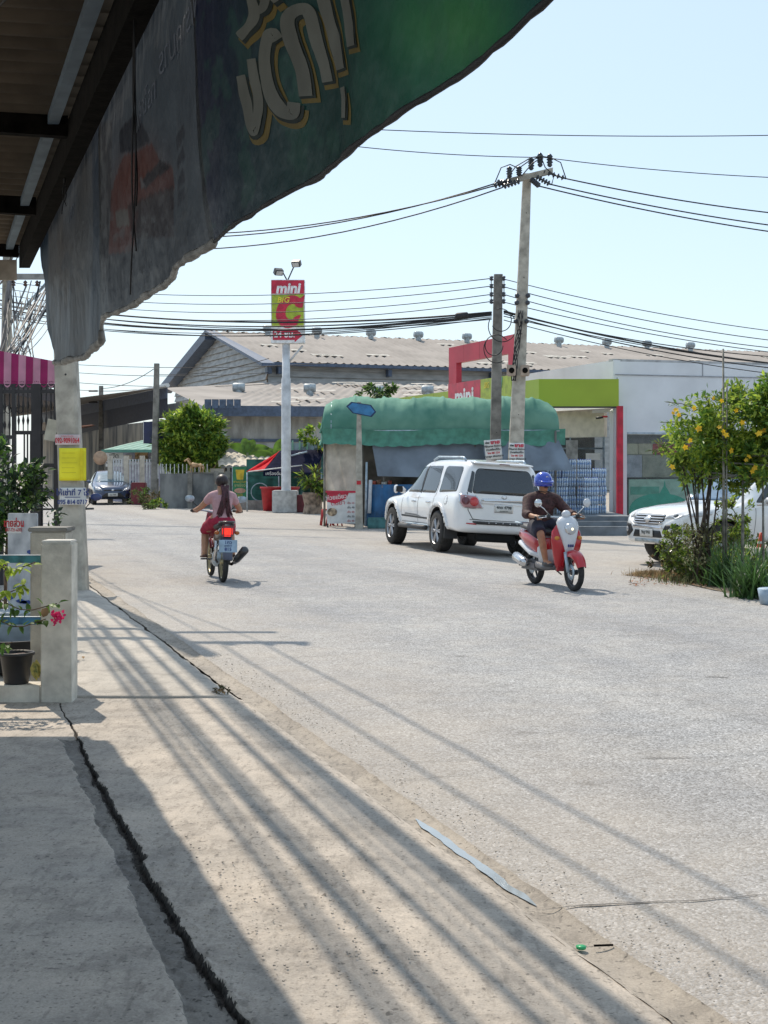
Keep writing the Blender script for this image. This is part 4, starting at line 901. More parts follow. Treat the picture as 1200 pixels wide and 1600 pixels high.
for p_, hh, lab in ((G(255, 789), .8, 'short square concrete stub left of the spirit house'), (G(199, 772), 1.1, 'pale concrete bollard at the far road edge by the fence')): 
    mb = MB(); mb.bbox(-.16, .16, -.12, .12, 0, hh, .02); tag(mb.build('concrete_stub', M_POLE, None, (p_.x, p_.y, 0)), lab, 'bollard')
# tiled hut, green banner, netting
hu = empty('tiled_hut', P(385, 790, 56), 0, 'low hut with pale corrugated tile roof behind the green banner', 'hut'); hu.location.z = 0
hx = lambda px, Y=56: P(px, 0, Y).x - hu.location.x
M_TILE = mat('pale_roof_tile', (.46, .40, .32), .8, var=.15, vscale=2)
rg = []; n_ = 52
for i in range(n_ + 1):
    t = i / n_; h = .07 * abs(math.sin(i * math.pi / 4)); x0 = hx(342) + (hx(470) - hx(342)) * t; x1 = hx(330) + (hx(470) - hx(330)) * t
    rg.append([(x0, 2.2, P(0, 709, 58.2).z + h), ((x0 + x1) / 2, .9, P(0, 719, 57).z + h), (x1 + .35, -.4, P(0, 729, 55.6).z + h)])
MB().loft(rg, closed=False, cap=False).build('roof', M_TILE, hu)
MB().add([(hx(342), 2.2, P(0, 711, 58).z), (hx(330) + .1, -.3, P(0, 731, 55.6).z), (hx(330) - .1, 2.2, P(0, 731, 58).z)], [(0, 1, 2)]).build('gable', mat('hut_gable', (.3, .2, .15), .8), hu)
B('wall', hx(345), hx(470), 0, .15, 0, P(0, 731, 56).z, mat('hut_wall', (.13, .12, .12), .8, var=.3), hu); B('awning_sheet', hx(331), hx(352), -.5, .2, P(0, 738, 56).z, P(0, 732, 56).z, M_TILE, hu); B('corner_post', hx(358) - .05, hx(358) + .05, -.3, -.15, 0, P(0, 731, 56).z, M_POLE, hu)
gb = empty('green_banner', P(375, 790, 53.8), 0, 'tall green advertising banner with yellow cups and writing beside the netting', 'banner'); zt = P(0, 729, 53.8).z; zb_ = P(0, 790, 53.8).z; gb.location.z = 0
B('sheet', -.28, .28, 0, .02, zb_, zt, mat('advert_green', (.03, .19, .08), .5, var=.15, vscale=4), gb); MB().tube([(-.29, .03, 0), (-.29, .03, zt)], .015).build('rod', M_GALV, gb); MB().tube([(.29, .03, 0), (.29, .03, zt)], .015).build('rod', M_GALV, gb)
MC = mat('advert_cream', (.55, .50, .22), .6); MOr = mat('advert_yellow', (.62, .42, .03), .6)
MB().prism([(-.17, zt - .12), (.17, zt - .12), (.12, zt - .5), (-.12, zt - .5)], -.006, -.001, 'Y').build('cup_picture', MOr, gb); MB().prism(circ((0, zt - .92), .22, 14, .10), -.005, -.001, 'Y').build('bowl_picture', mat('advert_pink', (.5, .28, .2), .6), gb)
for k, (s, z, sz) in enumerate((('ชานมไข่มุก', zt - .58, .12), ('ชาเขียว', zt - .72, .15), ('โกโก้', zt - 1.1, .12), ('กาแฟสด', zt - 1.24, .14), ('น้ำผลไม้', zt - 1.38, .11))): text(s, sz, MC if k % 2 else MOr, gb, facing((0, -.006, z)))
ne = empty('netted_stall', P(440, 800, 53), 0, 'stall wrapped in green shade netting behind the pylon sign', 'stall'); ne.location.z = 0
nx = lambda px, Y=53: P(px, 0, Y).x - ne.location.x
M_NET = mat('shade_net', (.03, .12, .10), .9, var=.25, vscale=2, stretch=(1, 1, 3)); M_NETT = mat('teal_panel', (.06, .17, .17), .7, var=.2)
rg = [[(nx(385) + (nx(496) - nx(385)) * t / 30, .05 * math.sin(t * 1.3) + .03 * math.sin(t * 3.1), z) for z in (.3, 1.0, 1.9)] for t in range(31)]
MB().loft(rg, closed=False, cap=False).build('netting', M_NET, ne)
B('side_panel', nx(491), nx(508), -.1, .0, .3, P(0, 700, 53).z, M_NETT, ne); B('side_panel', nx(470), nx(475), -.14, -.04, .3, P(0, 712, 53).z, M_NETT, ne)
B('kerb', nx(330), nx(440), -.35, -.1, 0, .36, mat('kerb_cement', (.27, .25, .23), .85, dirt=.6), ne); B('upper_board', nx(452), nx(510), .4, .5, P(0, 708, 53).z, P(0, 692, 53).z, mat('pale_blue_board', (.28, .36, .42), .6, var=.2, vscale=2), ne)
for px in (455, 466, 478): B('green_bar', nx(px), nx(px) + .06, .3, .38, P(0, 705, 53).z, P(0, 688, 53).z, mat('pale_green_bar', (.2, .4, .3), .6), ne)
cy = tag(MB().tube([(.33 * math.cos(a), 0, .33 + .33 * math.sin(a)) for a in np.linspace(0, 6.28, 24)], .02, n=5).build('bicycle_wheel', M_GALV, ne, (nx(407), -.2, .34)));
# canopy
um = empty('canopy_tent', P(440, 712, 51.5), 0, 'pitched canopy with bright red end panel and black side, beside the pylon', 'canopy'); umx = lambda px: P(px, 0, 51.5).x - um.location.x; umz = lambda py: P(0, py, 51.5).z - um.location.z
M_CR = mat('canopy_red', (.80, .012, .03), .7, spec=.15, transl=.45); M_CB = mat('canopy_black', (.010, .012, .03), .95, spec=.05)
def fabric(name, quad, m, parent, n=14, w_=.03):
    a, b_, c, d = map(Vector, quad); rg = []
    for i in range(n + 1):
        t = i / n; rg.append([(a.lerp(b_, t)).lerp(d.lerp(c, t), s / 8) + Vector((0, w_ * math.sin(i * 1.1 + s * .5), -w_ * math.sin(math.pi * t) * math.sin(math.pi * s / 8) * 3)) for s in range(9)])
    o = MB().loft(rg, closed=False, cap=False).build(name, m, parent); o.modifiers.new('s', 'SOLIDIFY').thickness = .012; bake(o); return o
fabric('end_panel', [(umx(433), .9, umz(705)), (umx(434), .9, umz(704)), (umx(414), -.7, umz(736)), (umx(388), -.7, umz(737))], M_CR, um)
fabric('side_panel', [(umx(434), .9, umz(704)), (umx(505), 1.1, umz(702)), (umx(494), -.7, umz(742)), (umx(414), -.7, umz(736))], M_CB, um)
B('valance', umx(414), umx(445), -.74, -.71, umz(744), umz(736), M_CB, um); text('เครื่องดื่ม', .16, M_PAPER, um, facing((umx(430), -.75, umz(740))))
MB().tube([(umx(390), -.7, umz(737)), (umx(474), -.8, umz(727))], .02).build('cord', M_PAPER, um)
for px, y in ((389, -.7), (494, -.7), (433, .9), (500, 1.1)): MB().tube([(umx(px), y, umz(738)), (umx(px), y, -um.location.z)], .025).build('leg', M_GALV, um)
tag(MB().tube([P(455, 712, 51), P(480, 705.5, 51)], .035, n=6).build('lamp_tube', M_GALV), 'pale fluorescent tube fitting under the black canopy', 'lamp')
# ---- pylon sign
Yp = 50.0; py_ = empty('pylon_sign', (P(447, 0, Yp).x, Yp, 0), 0, 'tall pylon store sign in red and lime on a round white pole', 'sign'); zx = lambda px: P(px, 0, Yp).x - py_.location.x; zz_ = lambda p: P(0, p, Yp).z
M_WPOLE = mat('white_pole_paint', (.62, .63, .65), .5, dirt=.3, vscale=3); M_SRED = mat('sign_red', (.52, .015, .05), .4); M_LIME = mat('sign_lime', (.36, .44, .03), .4); M_SW = mat('sign_white', (.78, .78, .78), .4); M_SY = mat('sign_yellow', (.75, .62, .04), .4)
MB().lathe([(.17, .75), (.165, zz_(592)), (.14, zz_(590)), (.135, zz_(535)), (0, zz_(535))], 20).build('pole', M_WPOLE, py_)
MB().bbox(zx(427), zx(465), -.55, .55, 0, .78, .02).build('base', mat('base_cement', (.5, .5, .49), .8, dirt=.4), py_)
bx0, bx1, bz0, bz1 = zx(424), zx(476.5), zz_(537), zz_(438)
cab = MB().bbox(bx0, bx1, -.20, .20, bz0, bz1, .015).build('cabinet', M_SW, py_)
B('lime_panel', bx0 + .03, bx1 - .03, -.206, -.2015, zz_(512), zz_(461), M_LIME, cab); B('red_panel', bx0 + .015, bx1 - .015, -.208, -.2015, zz_(460), zz_(439), M_SRED, cab)
text('mini', .50, M_SW, cab, facing((zx(450.5), -.211, zz_(452)), 0), shear=.15, bold=.02, sx=1.0)
def bigC(parent, cx, cz, s, y, m1, m2=None, th=.004):   # slanted heavy C with serifs
    q = lambda a, b_, h: ((a + b_ * .14) * s + cx, y + h, b_ * s + cz)
    rg = []
    for a in np.linspace(rad(52), rad(312), 30):
        o_ = (math.cos(a) * .50, math.sin(a) * .58); n_ = (math.cos(a) * .21 + .05, math.sin(a) * .27)
        rg.append([q(*o_, 0), q(*n_, 0), q(*n_, th), q(*o_, th)])
    mb = MB().loft(rg, sm=False)
    for poly in ([(.26, .46), (.44, .60), (.42, .14), (.28, .14), (.14, .20)], [(.30, -.44), (.40, -.12), (.30, -.12), (.16, -.2)]):
        n_ = len(poly); vs = [q(*p, 0.0005) for p in poly] + [q(*p, th) for p in poly]; mb.add(vs, [list(range(n_)), list(range(n_, 2 * n_))[::-1]] + [(i, (i + 1) % n_, n_ + (i + 1) % n_, n_ + i) for i in range(n_)], False)
    return mb.build('letter_c', m1, parent)
bigC(cab, zx(454), zz_(488), 1.0, -.212, M_SRED, None); text('BIG', .28, M_SY, cab, facing((zx(443), -.220, zz_(470))), bold=.006, shear=.2)
MB().prism([(zx(427), zz_(532)), (zx(461), zz_(532)), (zx(461), zz_(535.5)), (zx(474), zz_(524)), (zx(461), zz_(514)), (zx(461), zz_(516.5)), (zx(427), zz_(516.5))], -.207, -.2015, 'Y').build('arrow', M_SRED, cab)
text('24 ชม.', .28, M_SW, cab, facing((zx(445), -.210, zz_(524))), bold=.008)
MB().tube([(.1, 0, zz_(566)), (zx(473), 0, zz_(540))], .04, n=6).build('brace', M_WPOLE, py_)
for a, b_ in (((448, 437), (441, 424)), ((450, 437), (462, 414))): MB().tube([(zx(a[0]), 0, zz_(a[1])), (zx(b_[0]), -.3, zz_(b_[1]))], .025, n=6).build('lamp_arm', M_BLACK, py_)
for px, py, t in ((436, 427, .5), (464, 414, -.3)):
    o = MB().bbox(-.16, .16, -.10, .10, -.1, .12, .02).build('floodlight', mat('lamp_housing', (.08, .08, .085), .5), py_, (zx(px), -.3, zz_(py)), (.6, 0, t)); B('lens', -.12, .12, -.115, -.103, -.07, .09, mat('lamp_glass', (.5, .5, .5), .2), o)
# buckets, plants
for px, s_, lab in ((424, 1.0, 'red plastic tub left of the pylon base'), (452, .9, 'red plastic tub mostly hidden behind the pylon base')):
    p = P(px, 0, 51.6); tb = empty('red_tub', (p.x, 51.6, 0), 0, lab, 'tub'); MB().lathe([(0, .02), (.30 * s_, 0), (.38 * s_, .8), (.42 * s_, .81), (.42 * s_, .88), (.38 * s_, .88), (.28 * s_, .1), (0, .08)], 22).build('tub', mat('tub_red', (.45, .02, .03), .45, var=.1), tb)
MB_ = MB().bbox(-.35, .3, -.2, .2, 0, .62, .03); tag(MB_.build('maroon_crate', mat('maroon_crate_plastic', (.13, .02, .03), .6, var=.2), None, (P(477, 0, 49.3).x, 49.8, 0)), 'dark maroon crate right of the pylon base', 'crate')
def banana(px, Y, z0, n, s, lab, seed):
    r = empty('banana_plant', (P(px, 0, Y).x, Y, 0), 0, lab, 'plant'); rb = random.Random(seed); MB().tube([(0, 0, 0), (.05, 0, z0)], [.12, .07]).build('stem', mat('banana_stem', (.2, .22, .1), .7), r)
    for k in range(n):
        a = math.pi * (k + .5) / n + rb.uniform(-.2, .2); d = Vector((math.cos(a) * 1.0, rb.uniform(-.3, .3), .5 + .8 * math.sin(a))).normalized(); c = Vector((.05, 0, z0 - .1)); L = s * rb.uniform(.8, 1.15); W = .17 * s; rg = []
        sd = Vector((d.z, 0, -d.x)); 
        for i in range(11):
            t = i / 10; p = c + d * L * t + Vector((0, 0, -L * .35 * t * t)); ww = W * math.sin(math.pi * min(1, .08 + t * .93)) ** .7; rg.append([p - sd * ww + Vector((0, -.05, .03)), p, p + sd * ww + Vector((0, -.05, .03))])
        MB().loft(rg, closed=False, cap=False).build('leaf', M_BAN, r)
M_BAN = mat('banana_leaf', (.12, .22, .03), .5, var=.3, vscale=2, transl=.3)
banana(385, 57.6, 2.2, 4, 1.2, 'banana plant showing over the tiled hut roof, left of pylon', 3); banana(430, 57.5, 1.9, 5, 1.3, 'banana plant close behind the pylon pole', 5); banana(461, 54.5, 2.1, 4, .9, 'banana leaves over the netted stall right of the pylon', 6)
bush('shrub', [((0, 0, 2.7), (.8, .4, .4))], 500, .18, .09, [M_LEAF, M_LEAFY], 'leafy climber top over the blue board beside the tent', 'plant', 31, (P(497, 0, 52.4).x, 52.4, 0))
bush('roof_plant', [((0, 0, 5.0), (.8, .6, .5))], 500, .22, .1, [M_LEAF, M_LEAFD], 'bush top rising above the green tent at the lime fascia', 'plant', 32, (P(590, 0, 60).x, 60, -.2), trunk=False)
pp = bush('potted_palm', [((0, 0, 1.2), (.5, .4, .35)), ((.1, 0, .85), (.45, .4, .3))], 420, .34, .06, [M_LEAF, M_LEAFO, M_LEAFY], 'arching potted plant in a brown wrapped pot between pylon and tent', 'plant', 33, (P(489, 0, 48.5).x, 48.5, 0), full=True)
MB().lathe([(0, 0), (.36, 0), (.3, .3), (.38, .7), (.34, .74)], 12, sm=False).build('pot', mat('sack_brown', (.27, .20, .15), .9, var=.3), pp)

# ================================================================== store, tent, poles
fu = Vector((-.335, .942, 0)).normalized()             # the store's left face runs this way
K0 = Vector((3.74, 34.0, 0)); K1 = Vector((5.67, 34.0, 0))
M_FLIME = mat('fascia_lime', (.33, .43, .03), .45, var=.05, vscale=1); M_STW = mat('store_white_wall', (.72, .74, .77), .7, var=.05, vscale=.8, dirt=.12)
M_STC = mat('store_cream_band', (.62, .57, .49), .7, var=.06); M_GATER = mat('gateway_red', (.50, .03, .06), .5, var=.08, vscale=1); M_GLASS = mat('store_glass', (.10, .13, .14), .05, spec=.7, alpha=.16)
M_DKIN = mat('store_interior_dark', (.09, .09, .095), .8, var=.3, vscale=2)
st = empty('convenience_store', (5.6, 34.3, 0), 0, 'white convenience store with lime fascia, red gateway frame and glazed corner', 'store')
def sl3(p): return Vector(p) - st.location
FZ0, FZ1 = 3.07, 3.73
def wallq(name, a, b_, z0, z1, m, t=.12, parent=None, za=None):
    a = Vector(a).to_2d(); b_ = Vector(b_).to_2d(); d = (b_ - a).normalized(); n_ = Vector((-d.y, d.x)) * t
    mb = MB(); q = [a, b_, b_ + n_, a + n_]; mb.add([(*p, z0) for p in q] + [(*p, z1 if (za is None or k in (1, 2)) else za) for k, p in enumerate(q)], [(3, 2, 1, 0), (4, 5, 6, 7), (0, 1, 5, 4), (1, 2, 6, 5), (2, 3, 7, 6), (3, 0, 4, 7)], False)
    mb.M = Matrix(); o = mb.build(name, m, parent or st); 
    for v in o.data.vertices: v.co -= (parent or st).location
    return o
KL = K0 + fu * 11.5
wallq('fascia', K0, K1, FZ0, FZ1, M_FLIME, .3); wallq('fascia', KL, K0, FZ0, FZ1, M_FLIME, .3)
for i in range(1, 5): a = K0.lerp(KL, i / 5); wallq('fascia_joint', a - fu * .01, a + fu * .01, FZ0, FZ1 + .002, mat('lime_joint', (.2, .25, .02), .5), -.004)
wallq('soffit_edge', K0, K1, FZ0 - .03, FZ0, M_BLACK, .28)
MB().loft([[sl3(p + Vector((0, 0, FZ0 - .02))) for p in (K1 + Vector((0, .3, 0)), K1 + Vector((.3, 1.6, 0)))], [sl3(p + Vector((0, 0, FZ0 - .02))) for p in (KL + Vector((.4, 0, 0)), KL + Vector((3, .6, 0)))]], closed=False, cap=False, sm=False).build('soffit', M_STC, st)
# parapet / roof mass
W1 = Vector((5.62, 34.55, 0)); W2 = W1 + Vector((.954, .30, 0)) * 12; W3 = W1 + fu * 12 + Vector((.55, 0, 0))
wallq('parapet', W3, W1, FZ0 - .1, 4.23, M_STW, .2)
wallq('side_wall', W1, (W1 + (W2 - W1) * .012), -.1, 4.20, M_STW, .2)
Wa = W1.lerp(W2, .012); Wb = W1.lerp(W2, .33)
wallq('side_wall', Wa, W2, 2.46, 4.20, M_STW, .2); wallq('side_wall', Wa, Wb, -.1, .38, M_STW, .2); wallq('side_wall', Wb, W2, .0, 2.46, M_STW, .2)
wallq('wall_cap', W1, W2, 4.2, 4.26, mat('coping_grey', (.42, .43, .44), .7), .24); wallq('wall_joint', W1 + Vector((.05, -.003, 0)), W2, 3.86, 3.885, mat('joint_grey', (.3, .31, .33), .8), -.01)
wallq('wall_joint', W1.lerp(W2, .205), W1.lerp(W2, .208), 3.885, 4.2, MATS['joint_grey'], -.004); T('wall_joint', [sl3(W1 + Vector((.1, -.01, .4))), sl3(W1 + Vector((.1, -.01, 3.8)))], .012, MATS['joint_grey'], st)
T('downpipe', [sl3(W1 + Vector((.02, -.08, 0))), sl3(W1 + Vector((.02, -.08, 2.9))), sl3(W1 + Vector((-.06, -.1, 3.0)))], .04, M_STW, st)
B('red_column', 5.72 - .16 - 5.6, 5.72 - .02 - 5.6, -.55 - .2, -.6 + .0, 0.12, 3.06, mat('column_red', (.55, .01, .04), .4), st)
B('white_column', 5.60 + .12 - 5.6, 5.60 + .3 - 5.6, -.10, .12, 0, 3.06, M_STW, st)
# side window with shelf, tinted poster of plants
cv = wallq('window_frame', Wa, Wb, 2.42, 2.46, M_GALV, -.03); 
wd = (W2 - W1).normalized(); wn = Vector((wd.y, -wd.x, 0))
def wp(t, z, off=0.0): return sl3(Wa + wd * t + wn * off + Vector((0, 0, z)))
def wpanel(name, t0, t1, z0, z1, m, off=.0, th=.02): 
    vs = [wp(t, z, off + o_) for o_ in (0, th) for z in (z0, z1) for t in (t0, t1)]
    return MB().add(vs, [(0, 1, 3, 2), (4, 6, 7, 5), (0, 4, 5, 1), (2, 3, 7, 6), (0, 2, 6, 4), (1, 5, 7, 3)], False).build(name, m, st)
wpanel('window_back', 0, 3.8, .38, 2.42, mat('window_interior', (.26, .29, .27), .8, var=.2), -.5)
wpanel('window_upper', .02, 3.8, 2.2, 2.40, mat('blind_grey', (.2, .21, .21), .7), -.2); 
M_SHR = mat('shelf_red', (.36, .07, .07), .7, var=.25, vscale=4); rb = random.Random(21)
t = .05
while t < 3.6:
    w_ = rb.uniform(.18, .42); wpanel('shelf_goods', t, t + w_, 1.92, 2.18, [M_SHR, M_SHR, mat('shelf_pink', (.5, .25, .22), .7), mat('shelf_cream', (.5, .5, .36), .7)][rb.randrange(4)], -.19); t += w_ + .02
wpanel('notice_board', .05, .72, 1.35, 1.9, mat('panel_pale', (.42, .46, .50), .7), -.16); wpanel('notice_board', .74, 1.8, 1.35, 1.9, mat('panel_olive', (.34, .36, .28), .7), -.17); wpanel('photo_frame', 1.86, 2.6, 1.55, 1.9, mat('frame_dark', (.08, .08, .08), .6), -.15)
wpanel('shelf_edge', .02, .8, 1.30, 1.34, M_BLACK, -.12)
M_PG = mat('poster_green', (.05, .50, .34), .5, var=.06); M_PL = mat('poster_pale_green', (.42, .66, .52), .5, var=.08)
wpanel('window_poster', .32, 2.9, .45, 1.30, M_PL, -.08); wpanel('poster_band', .36, 1.15, .72 + .2, 1.12, mat('poster_mid_green', (.12, .46, .33), .5), -.058, .006)
hill = [(.32, .45)] + [(.32 + .85 * (1 - math.cos(a)) * 1.0, .45 + .50 * math.sin(a) ** .7) for a in np.linspace(.05, 3.0, 16)] + [(2.1, .45)]
vs = [wp(a, b_, -.05) for a, b_ in hill]; MB().add(vs, [list(range(len(vs)))], False).build('poster_hill', M_PG, st)
vs = [wp(a, b_, -.048) for a, b_ in [(1.14, .92), (1.22, 1.05), (1.27, 1.12), (1.30, 1.28), (1.33, 1.12), (1.38, 1.05), (1.46, .92)]]; MB().add(vs, [list(range(len(vs)))], False).build('poster_flask', M_PG, st)
wpanel('red_sticker', .03, .2, .9, 1.12, M_PAPER, -.05); wpanel('red_sticker', .08, .18, .93, 1.09, M_SHR, -.028, .004)
wpanel('glass_pane', 0.01, 3.8, .38, 2.42, M_GLASS, -.03, .008)
wpanel('white_stand', .55, 1.5, .44, .47, M_STW, .25); 
for t in (.56, 1.45): wpanel('white_stand_leg', t, t + .03, 0, .44, M_STW, .25)
# front (recessed) glazing facing the road
G0 = Vector((3.9, 35.6, 0)); G1 = Vector((5.52, 35.3, 0)); wallq('band', G0 + fu * 5, G1, 2.36, FZ0, M_STC, .1)
wallq('glass_front', G0, G1, .15, 2.36, M_GLASS, .01); wallq('back_wall', G0 + Vector((-.2, 1.5, 0)), G1 + Vector((0, 1.6, 0)), 0, 2.4, M_DKIN, .1)
for f_, w_ in ((0, .05), (.48, .03), (.98, .05)): a = G0.lerp(G1, f_); wallq('mullion', a, a + Vector((w_, 0, 0)), .15, 2.36, M_GALV, .05)
wallq('door_transom', G0, G1, 2.05, 2.09, M_GALV, .05)
mb = lambda t0, t1, z0, z1, m, nm: wallq(nm, G0.lerp(G1, t0) + Vector((0, -.03, 0)), G0.lerp(G1, t1) + Vector((0, -.03, 0)), z0, z1, m, .01)
mb(.02, .2, 1.6, 2.0, mat('sticker_green', (.16, .3, .08), .6), 'door_sticker'); mb(.04, .18, 1.75, 1.86, mat('sticker_pale', (.5, .6, .4), .6), 'door_sticker2'[:12]); mb(.42, .6, 1.3, 2.28, mat('poster_greyish', (.36, .36, .36), .7, var=.2), 'door_poster')
mb(.72, .94, 1.78, 1.95, M_PAPER, 'door_sign'); mb(.62, .95, 1.05, 1.3, mat('goods_red', (.3, .09, .09), .7, var=.4, vscale=8), 'display_goods'); mb(.22, .4, .9, 1.5, mat('blue_poster', (.05, .06, .13), .7), 'door_poster')
B('camera_bracket', -.25, -.12, .2, .3, 2.82, 2.86, M_RED, st); MB().path([((-.42, .1, 2.80), .03, .025), ((-.25, .12, 2.82), .03, .025)], 8).build('cctv_camera', M_BLACK, st)
# steps
M_STEP = mat('step_tile', (.16, .18, .20), .7, var=.15, vscale=3); M_STN = mat('step_nosing', (.34, .36, .38), .6)
# red gateway frame on the fascia
R0 = K0 + fu * (.143 * 10 / .94) * .94; 
gf = empty('gateway_frame', K0 + fu * 1.5, math.atan2(fu.y, fu.x), 0, ) if False else None
ga = K0 + fu * 1.42; gb_ = K0 + fu * 5.75
wallq('gateway_beam', gb_, ga, 4.48, 4.94, M_GATER, .16); wallq('gateway_post', gb_, gb_ - fu * .55, FZ1 - .5, 4.48, M_GATER, .16); wallq('gateway_post', ga + fu * .35, ga, FZ1 - .5, 4.48, M_GATER, .16)
for i in range(1, 4): a = gb_.lerp(ga, i / 4); wallq('panel_joint', a, a + fu * .02, 4.48, 4.945, mat('dark_red', (.22, .01, .03), .6), -.005)
sg = empty('store_sign', K0 + fu * 3.7, 0, 'red fascia sign with white lettering and lime panel above the green tent', 'sign'); sg.location.z = 3.5
ang = math.atan2(-fu.y, -fu.x); sg.rotation_euler[2] = ang
B('red_panel', -1.9, .35, -.08, -.02, -.42, .28, M_SRED, sg); B('lime_panel', .36, 2.3, -.08, -.02, -.42, .28, M_LIME, sg)
text('mini', .62, M_SW, sg, facing((-.75, -.085, -.12)), bold=.02, sx=1.25); text('BIG', .22, M_SY, sg, facing((.75, -.085, .10)), bold=.006, shear=.2)
bigC(sg, 1.45, -.1, .62, -.09, mat('sign_c_green', (.05, .45, .30), .4))
# the store stands back from the road, its floor raised on steps
KS = 1.18
st.scale = (KS, KS, KS); st.location = (5.6 * KS, 34.3 * KS, -.288)
sl0 = sg.location.copy(); sg.scale = (KS, KS, KS); sg.location = (sl0.x * KS, sl0.y * KS, sl0.z * KS - .13)
sp_ = empty('entrance_steps', (5.3, 35, -.12), 0, 'three grey tiled steps up to the store entrance', 'steps')
for k in range(3):
    z1 = .26 + .115 * k - .02; x1 = 1.02 + .0 * k; B('step', -1.5, x1, .4 * k, (.4 * k + .4) if k < 2 else 6.2, -.2, z1, M_STEP, sp_); B('step_nosing', -1.5, x1 + .004, .4 * k - .005, .4 * k + .05, z1 + .001, z1 + .006, M_STN, sp_)
# stacks of bottled water: each pack is its own thing
M_BOT = mat('bottle_plastic', (.50, .60, .72), .15, spec=.7, var=.08, vscale=20); M_CAP = mat('bottle_cap_blue', (.02, .10, .50), .4); M_LBL = mat('bottle_label', (.10, .24, .55), .5, col2=(.5, .6, .7), vscale=30)
pk = None; rb = random.Random(6)
def make_pack():
    r = empty('water_pack', (0, 0, 0), 0, '-', 'water pack')
    for nm, m_, prof in (('bottles', M_BOT, [(0, 0), (.028, 0), (.03, .1), (.026, .12), (.03, .15), (.028, .2), (.012, .235), (.0, .235)]), ('labels', M_LBL, [(.0305, .10), (.0305, .155)]), ('caps', M_CAP, [(.013, .225), (.013, .25), (0, .25)])):
        mb = MB()
        for i in range(6):
            for j in range(2): mb.lathe(prof, 7, 'Z', (-.16 + .064 * i, -.032 + .064 * j, 0))
        tag(mb.build(nm, m_, r), kind='stuff')
    return r
pk = make_pack(); first = True
cols_ = [(872 + 17.5 * i, 34.2, 9 if i < 4 else 6, 0) for i in range(4)]
stacks = [(4.56, 37.9, 6), (4.97, 37.9, 6), (5.38, 37.9, 6), (5.79, 37.9, 5), (4.70, 37.5, 4), (5.50, 37.45, 4)]
FLZ = .36
n_ord = ['leftmost', 'second from left', 'third from left', 'rightmost', 'front left', 'front right']
for si, (x, y, n_) in enumerate(stacks):
    for k in range(n_):
        o = pk if first else copy_tree(pk); first = False
        o.location = (x + rb.uniform(-.015, .015), y + rb.uniform(-.02, .02), FLZ + .242 * k); o.rotation_euler[2] = rb.uniform(-.04, .04); o['group'] = 'packs of bottled water stacked at the store entrance'
        o['label'] = 'pack of water bottles, %s in the %s stack at store entrance' % (['bottom', 'second up', 'third up', 'fourth up', 'fifth up', 'sixth up', 'seventh up', 'eighth up', 'topmost'][k], n_ord[si])

# ---- tent stall
te = empty('market_stall', (-.4, 38.6, 0), 0, 'market stall under a long green barrel shaped tarpaulin canopy', 'stall')
TY0 = 37.6; M_TG = mat('tarp_green', (.17, .34, .26), .85, spec=.2, col2=(.085, .23, .175), vscale=1.6, transl=.12, bump=.3, bscale=2.5); M_TV = mat('tarp_valance', (.08, .27, .20), .55, transl=.1)
def tl(p): return Vector(p) - te.location
xa, xb = P(507, 0, 39).x, P(868, 0, 38.2).x
ze_ = P(0, 674, 38).z; zr = P(0, 626, 39).z
rg = []; nx_ = 200
for i in range(nx_ + 1):
    t = i / nx_; x = xa + (xb - xa) * t; y0 = TY0 - .20 * t; e = min(1.0, (min(t / .05, (1 - t) / .10))) ** .45 if 0 < t < 1 else 0.0
    e = .55 + .45 * e; row = []
    for j in range(25):
        a = math.pi * (j / 24); yy_ = y0 + 1.0 - 1.0 * math.cos(a); zz1 = ze_ + (zr - ze_) * math.sin(a) ** .75 * e
        sagv = -.05 * abs(math.sin(t * math.pi * 3)) ** .6 * math.sin(a) - 0; wr = .030 * math.sin(x * 6 + 5 * math.cos(a) * math.sin(x * 2.1)) * math.sin(a) +   .042 * abs(fbm(x * 2.2 + j * .11, j * .16 - x * .5, 1.7)) + .045 * math.exp(-((x * 1.25 - round(x * 1.25)) / .06) ** 2)
        row.append(tl((x, yy_, zz1 + sagv * -1 + wr)))
    rg.append(row)
MB().loft(rg, closed=False, cap=False).build('canopy', M_TG, te)
# left end cap: half-round panel
cap_ = []
for j in range(25):
    a = math.pi * j / 24; yy_ = TY0 + 1.0 - 1.0 * math.cos(a); zz1 = ze_ + (zr - ze_) * math.sin(a) ** .75 * .55; cap_.append([tl((xa - .01, yy_, zz1)), tl((xa - .06 - .03 * math.sin(j * 1.3), yy_, ze_ - .05))])
MB().loft(cap_, closed=False, cap=False).build('end_panel', M_TG, te)
def valance(p0, p1, zt, drop, seed, name='valance'):
    p0 = Vector(p0); p1 = Vector(p1); L = (p1 - p0).length; n_ = int(L / .06); rg = []; nrm = Vector((-(p1 - p0).y, (p1 - p0).x, 0)).normalized()
    for i in range(n_ + 1):
        p = p0.lerp(p1, i / n_); s_ = i / n_ * L; w_ = .03 * math.sin(s_ * 5 + seed) + .012 * math.sin(s_ * 17)
        zt2 = zt + .035 * math.sin(s_ * 1.9 + seed); rg.append([tl((p.x, p.y, zt2 + .03)), tl(p - nrm * (-w_ - .05) + Vector((0, 0, zt2 - drop * .5))), tl(p - nrm * (-w_) + Vector((0, 0, zt2 - drop - .035 * abs(math.sin(s_ * 9)) - .02 * fbm(s_, 3, 2))))])
    return MB().loft(rg, closed=False, cap=False).build(name, M_TV, te)
valance((xa, TY0 - .06, 0), (xb + .15, TY0 - .34, 0), ze_, .36, 1); valance((xa - .07, TY0 + 2.0, 0), (xa - .07, TY0, 0), ze_, .36, 4)
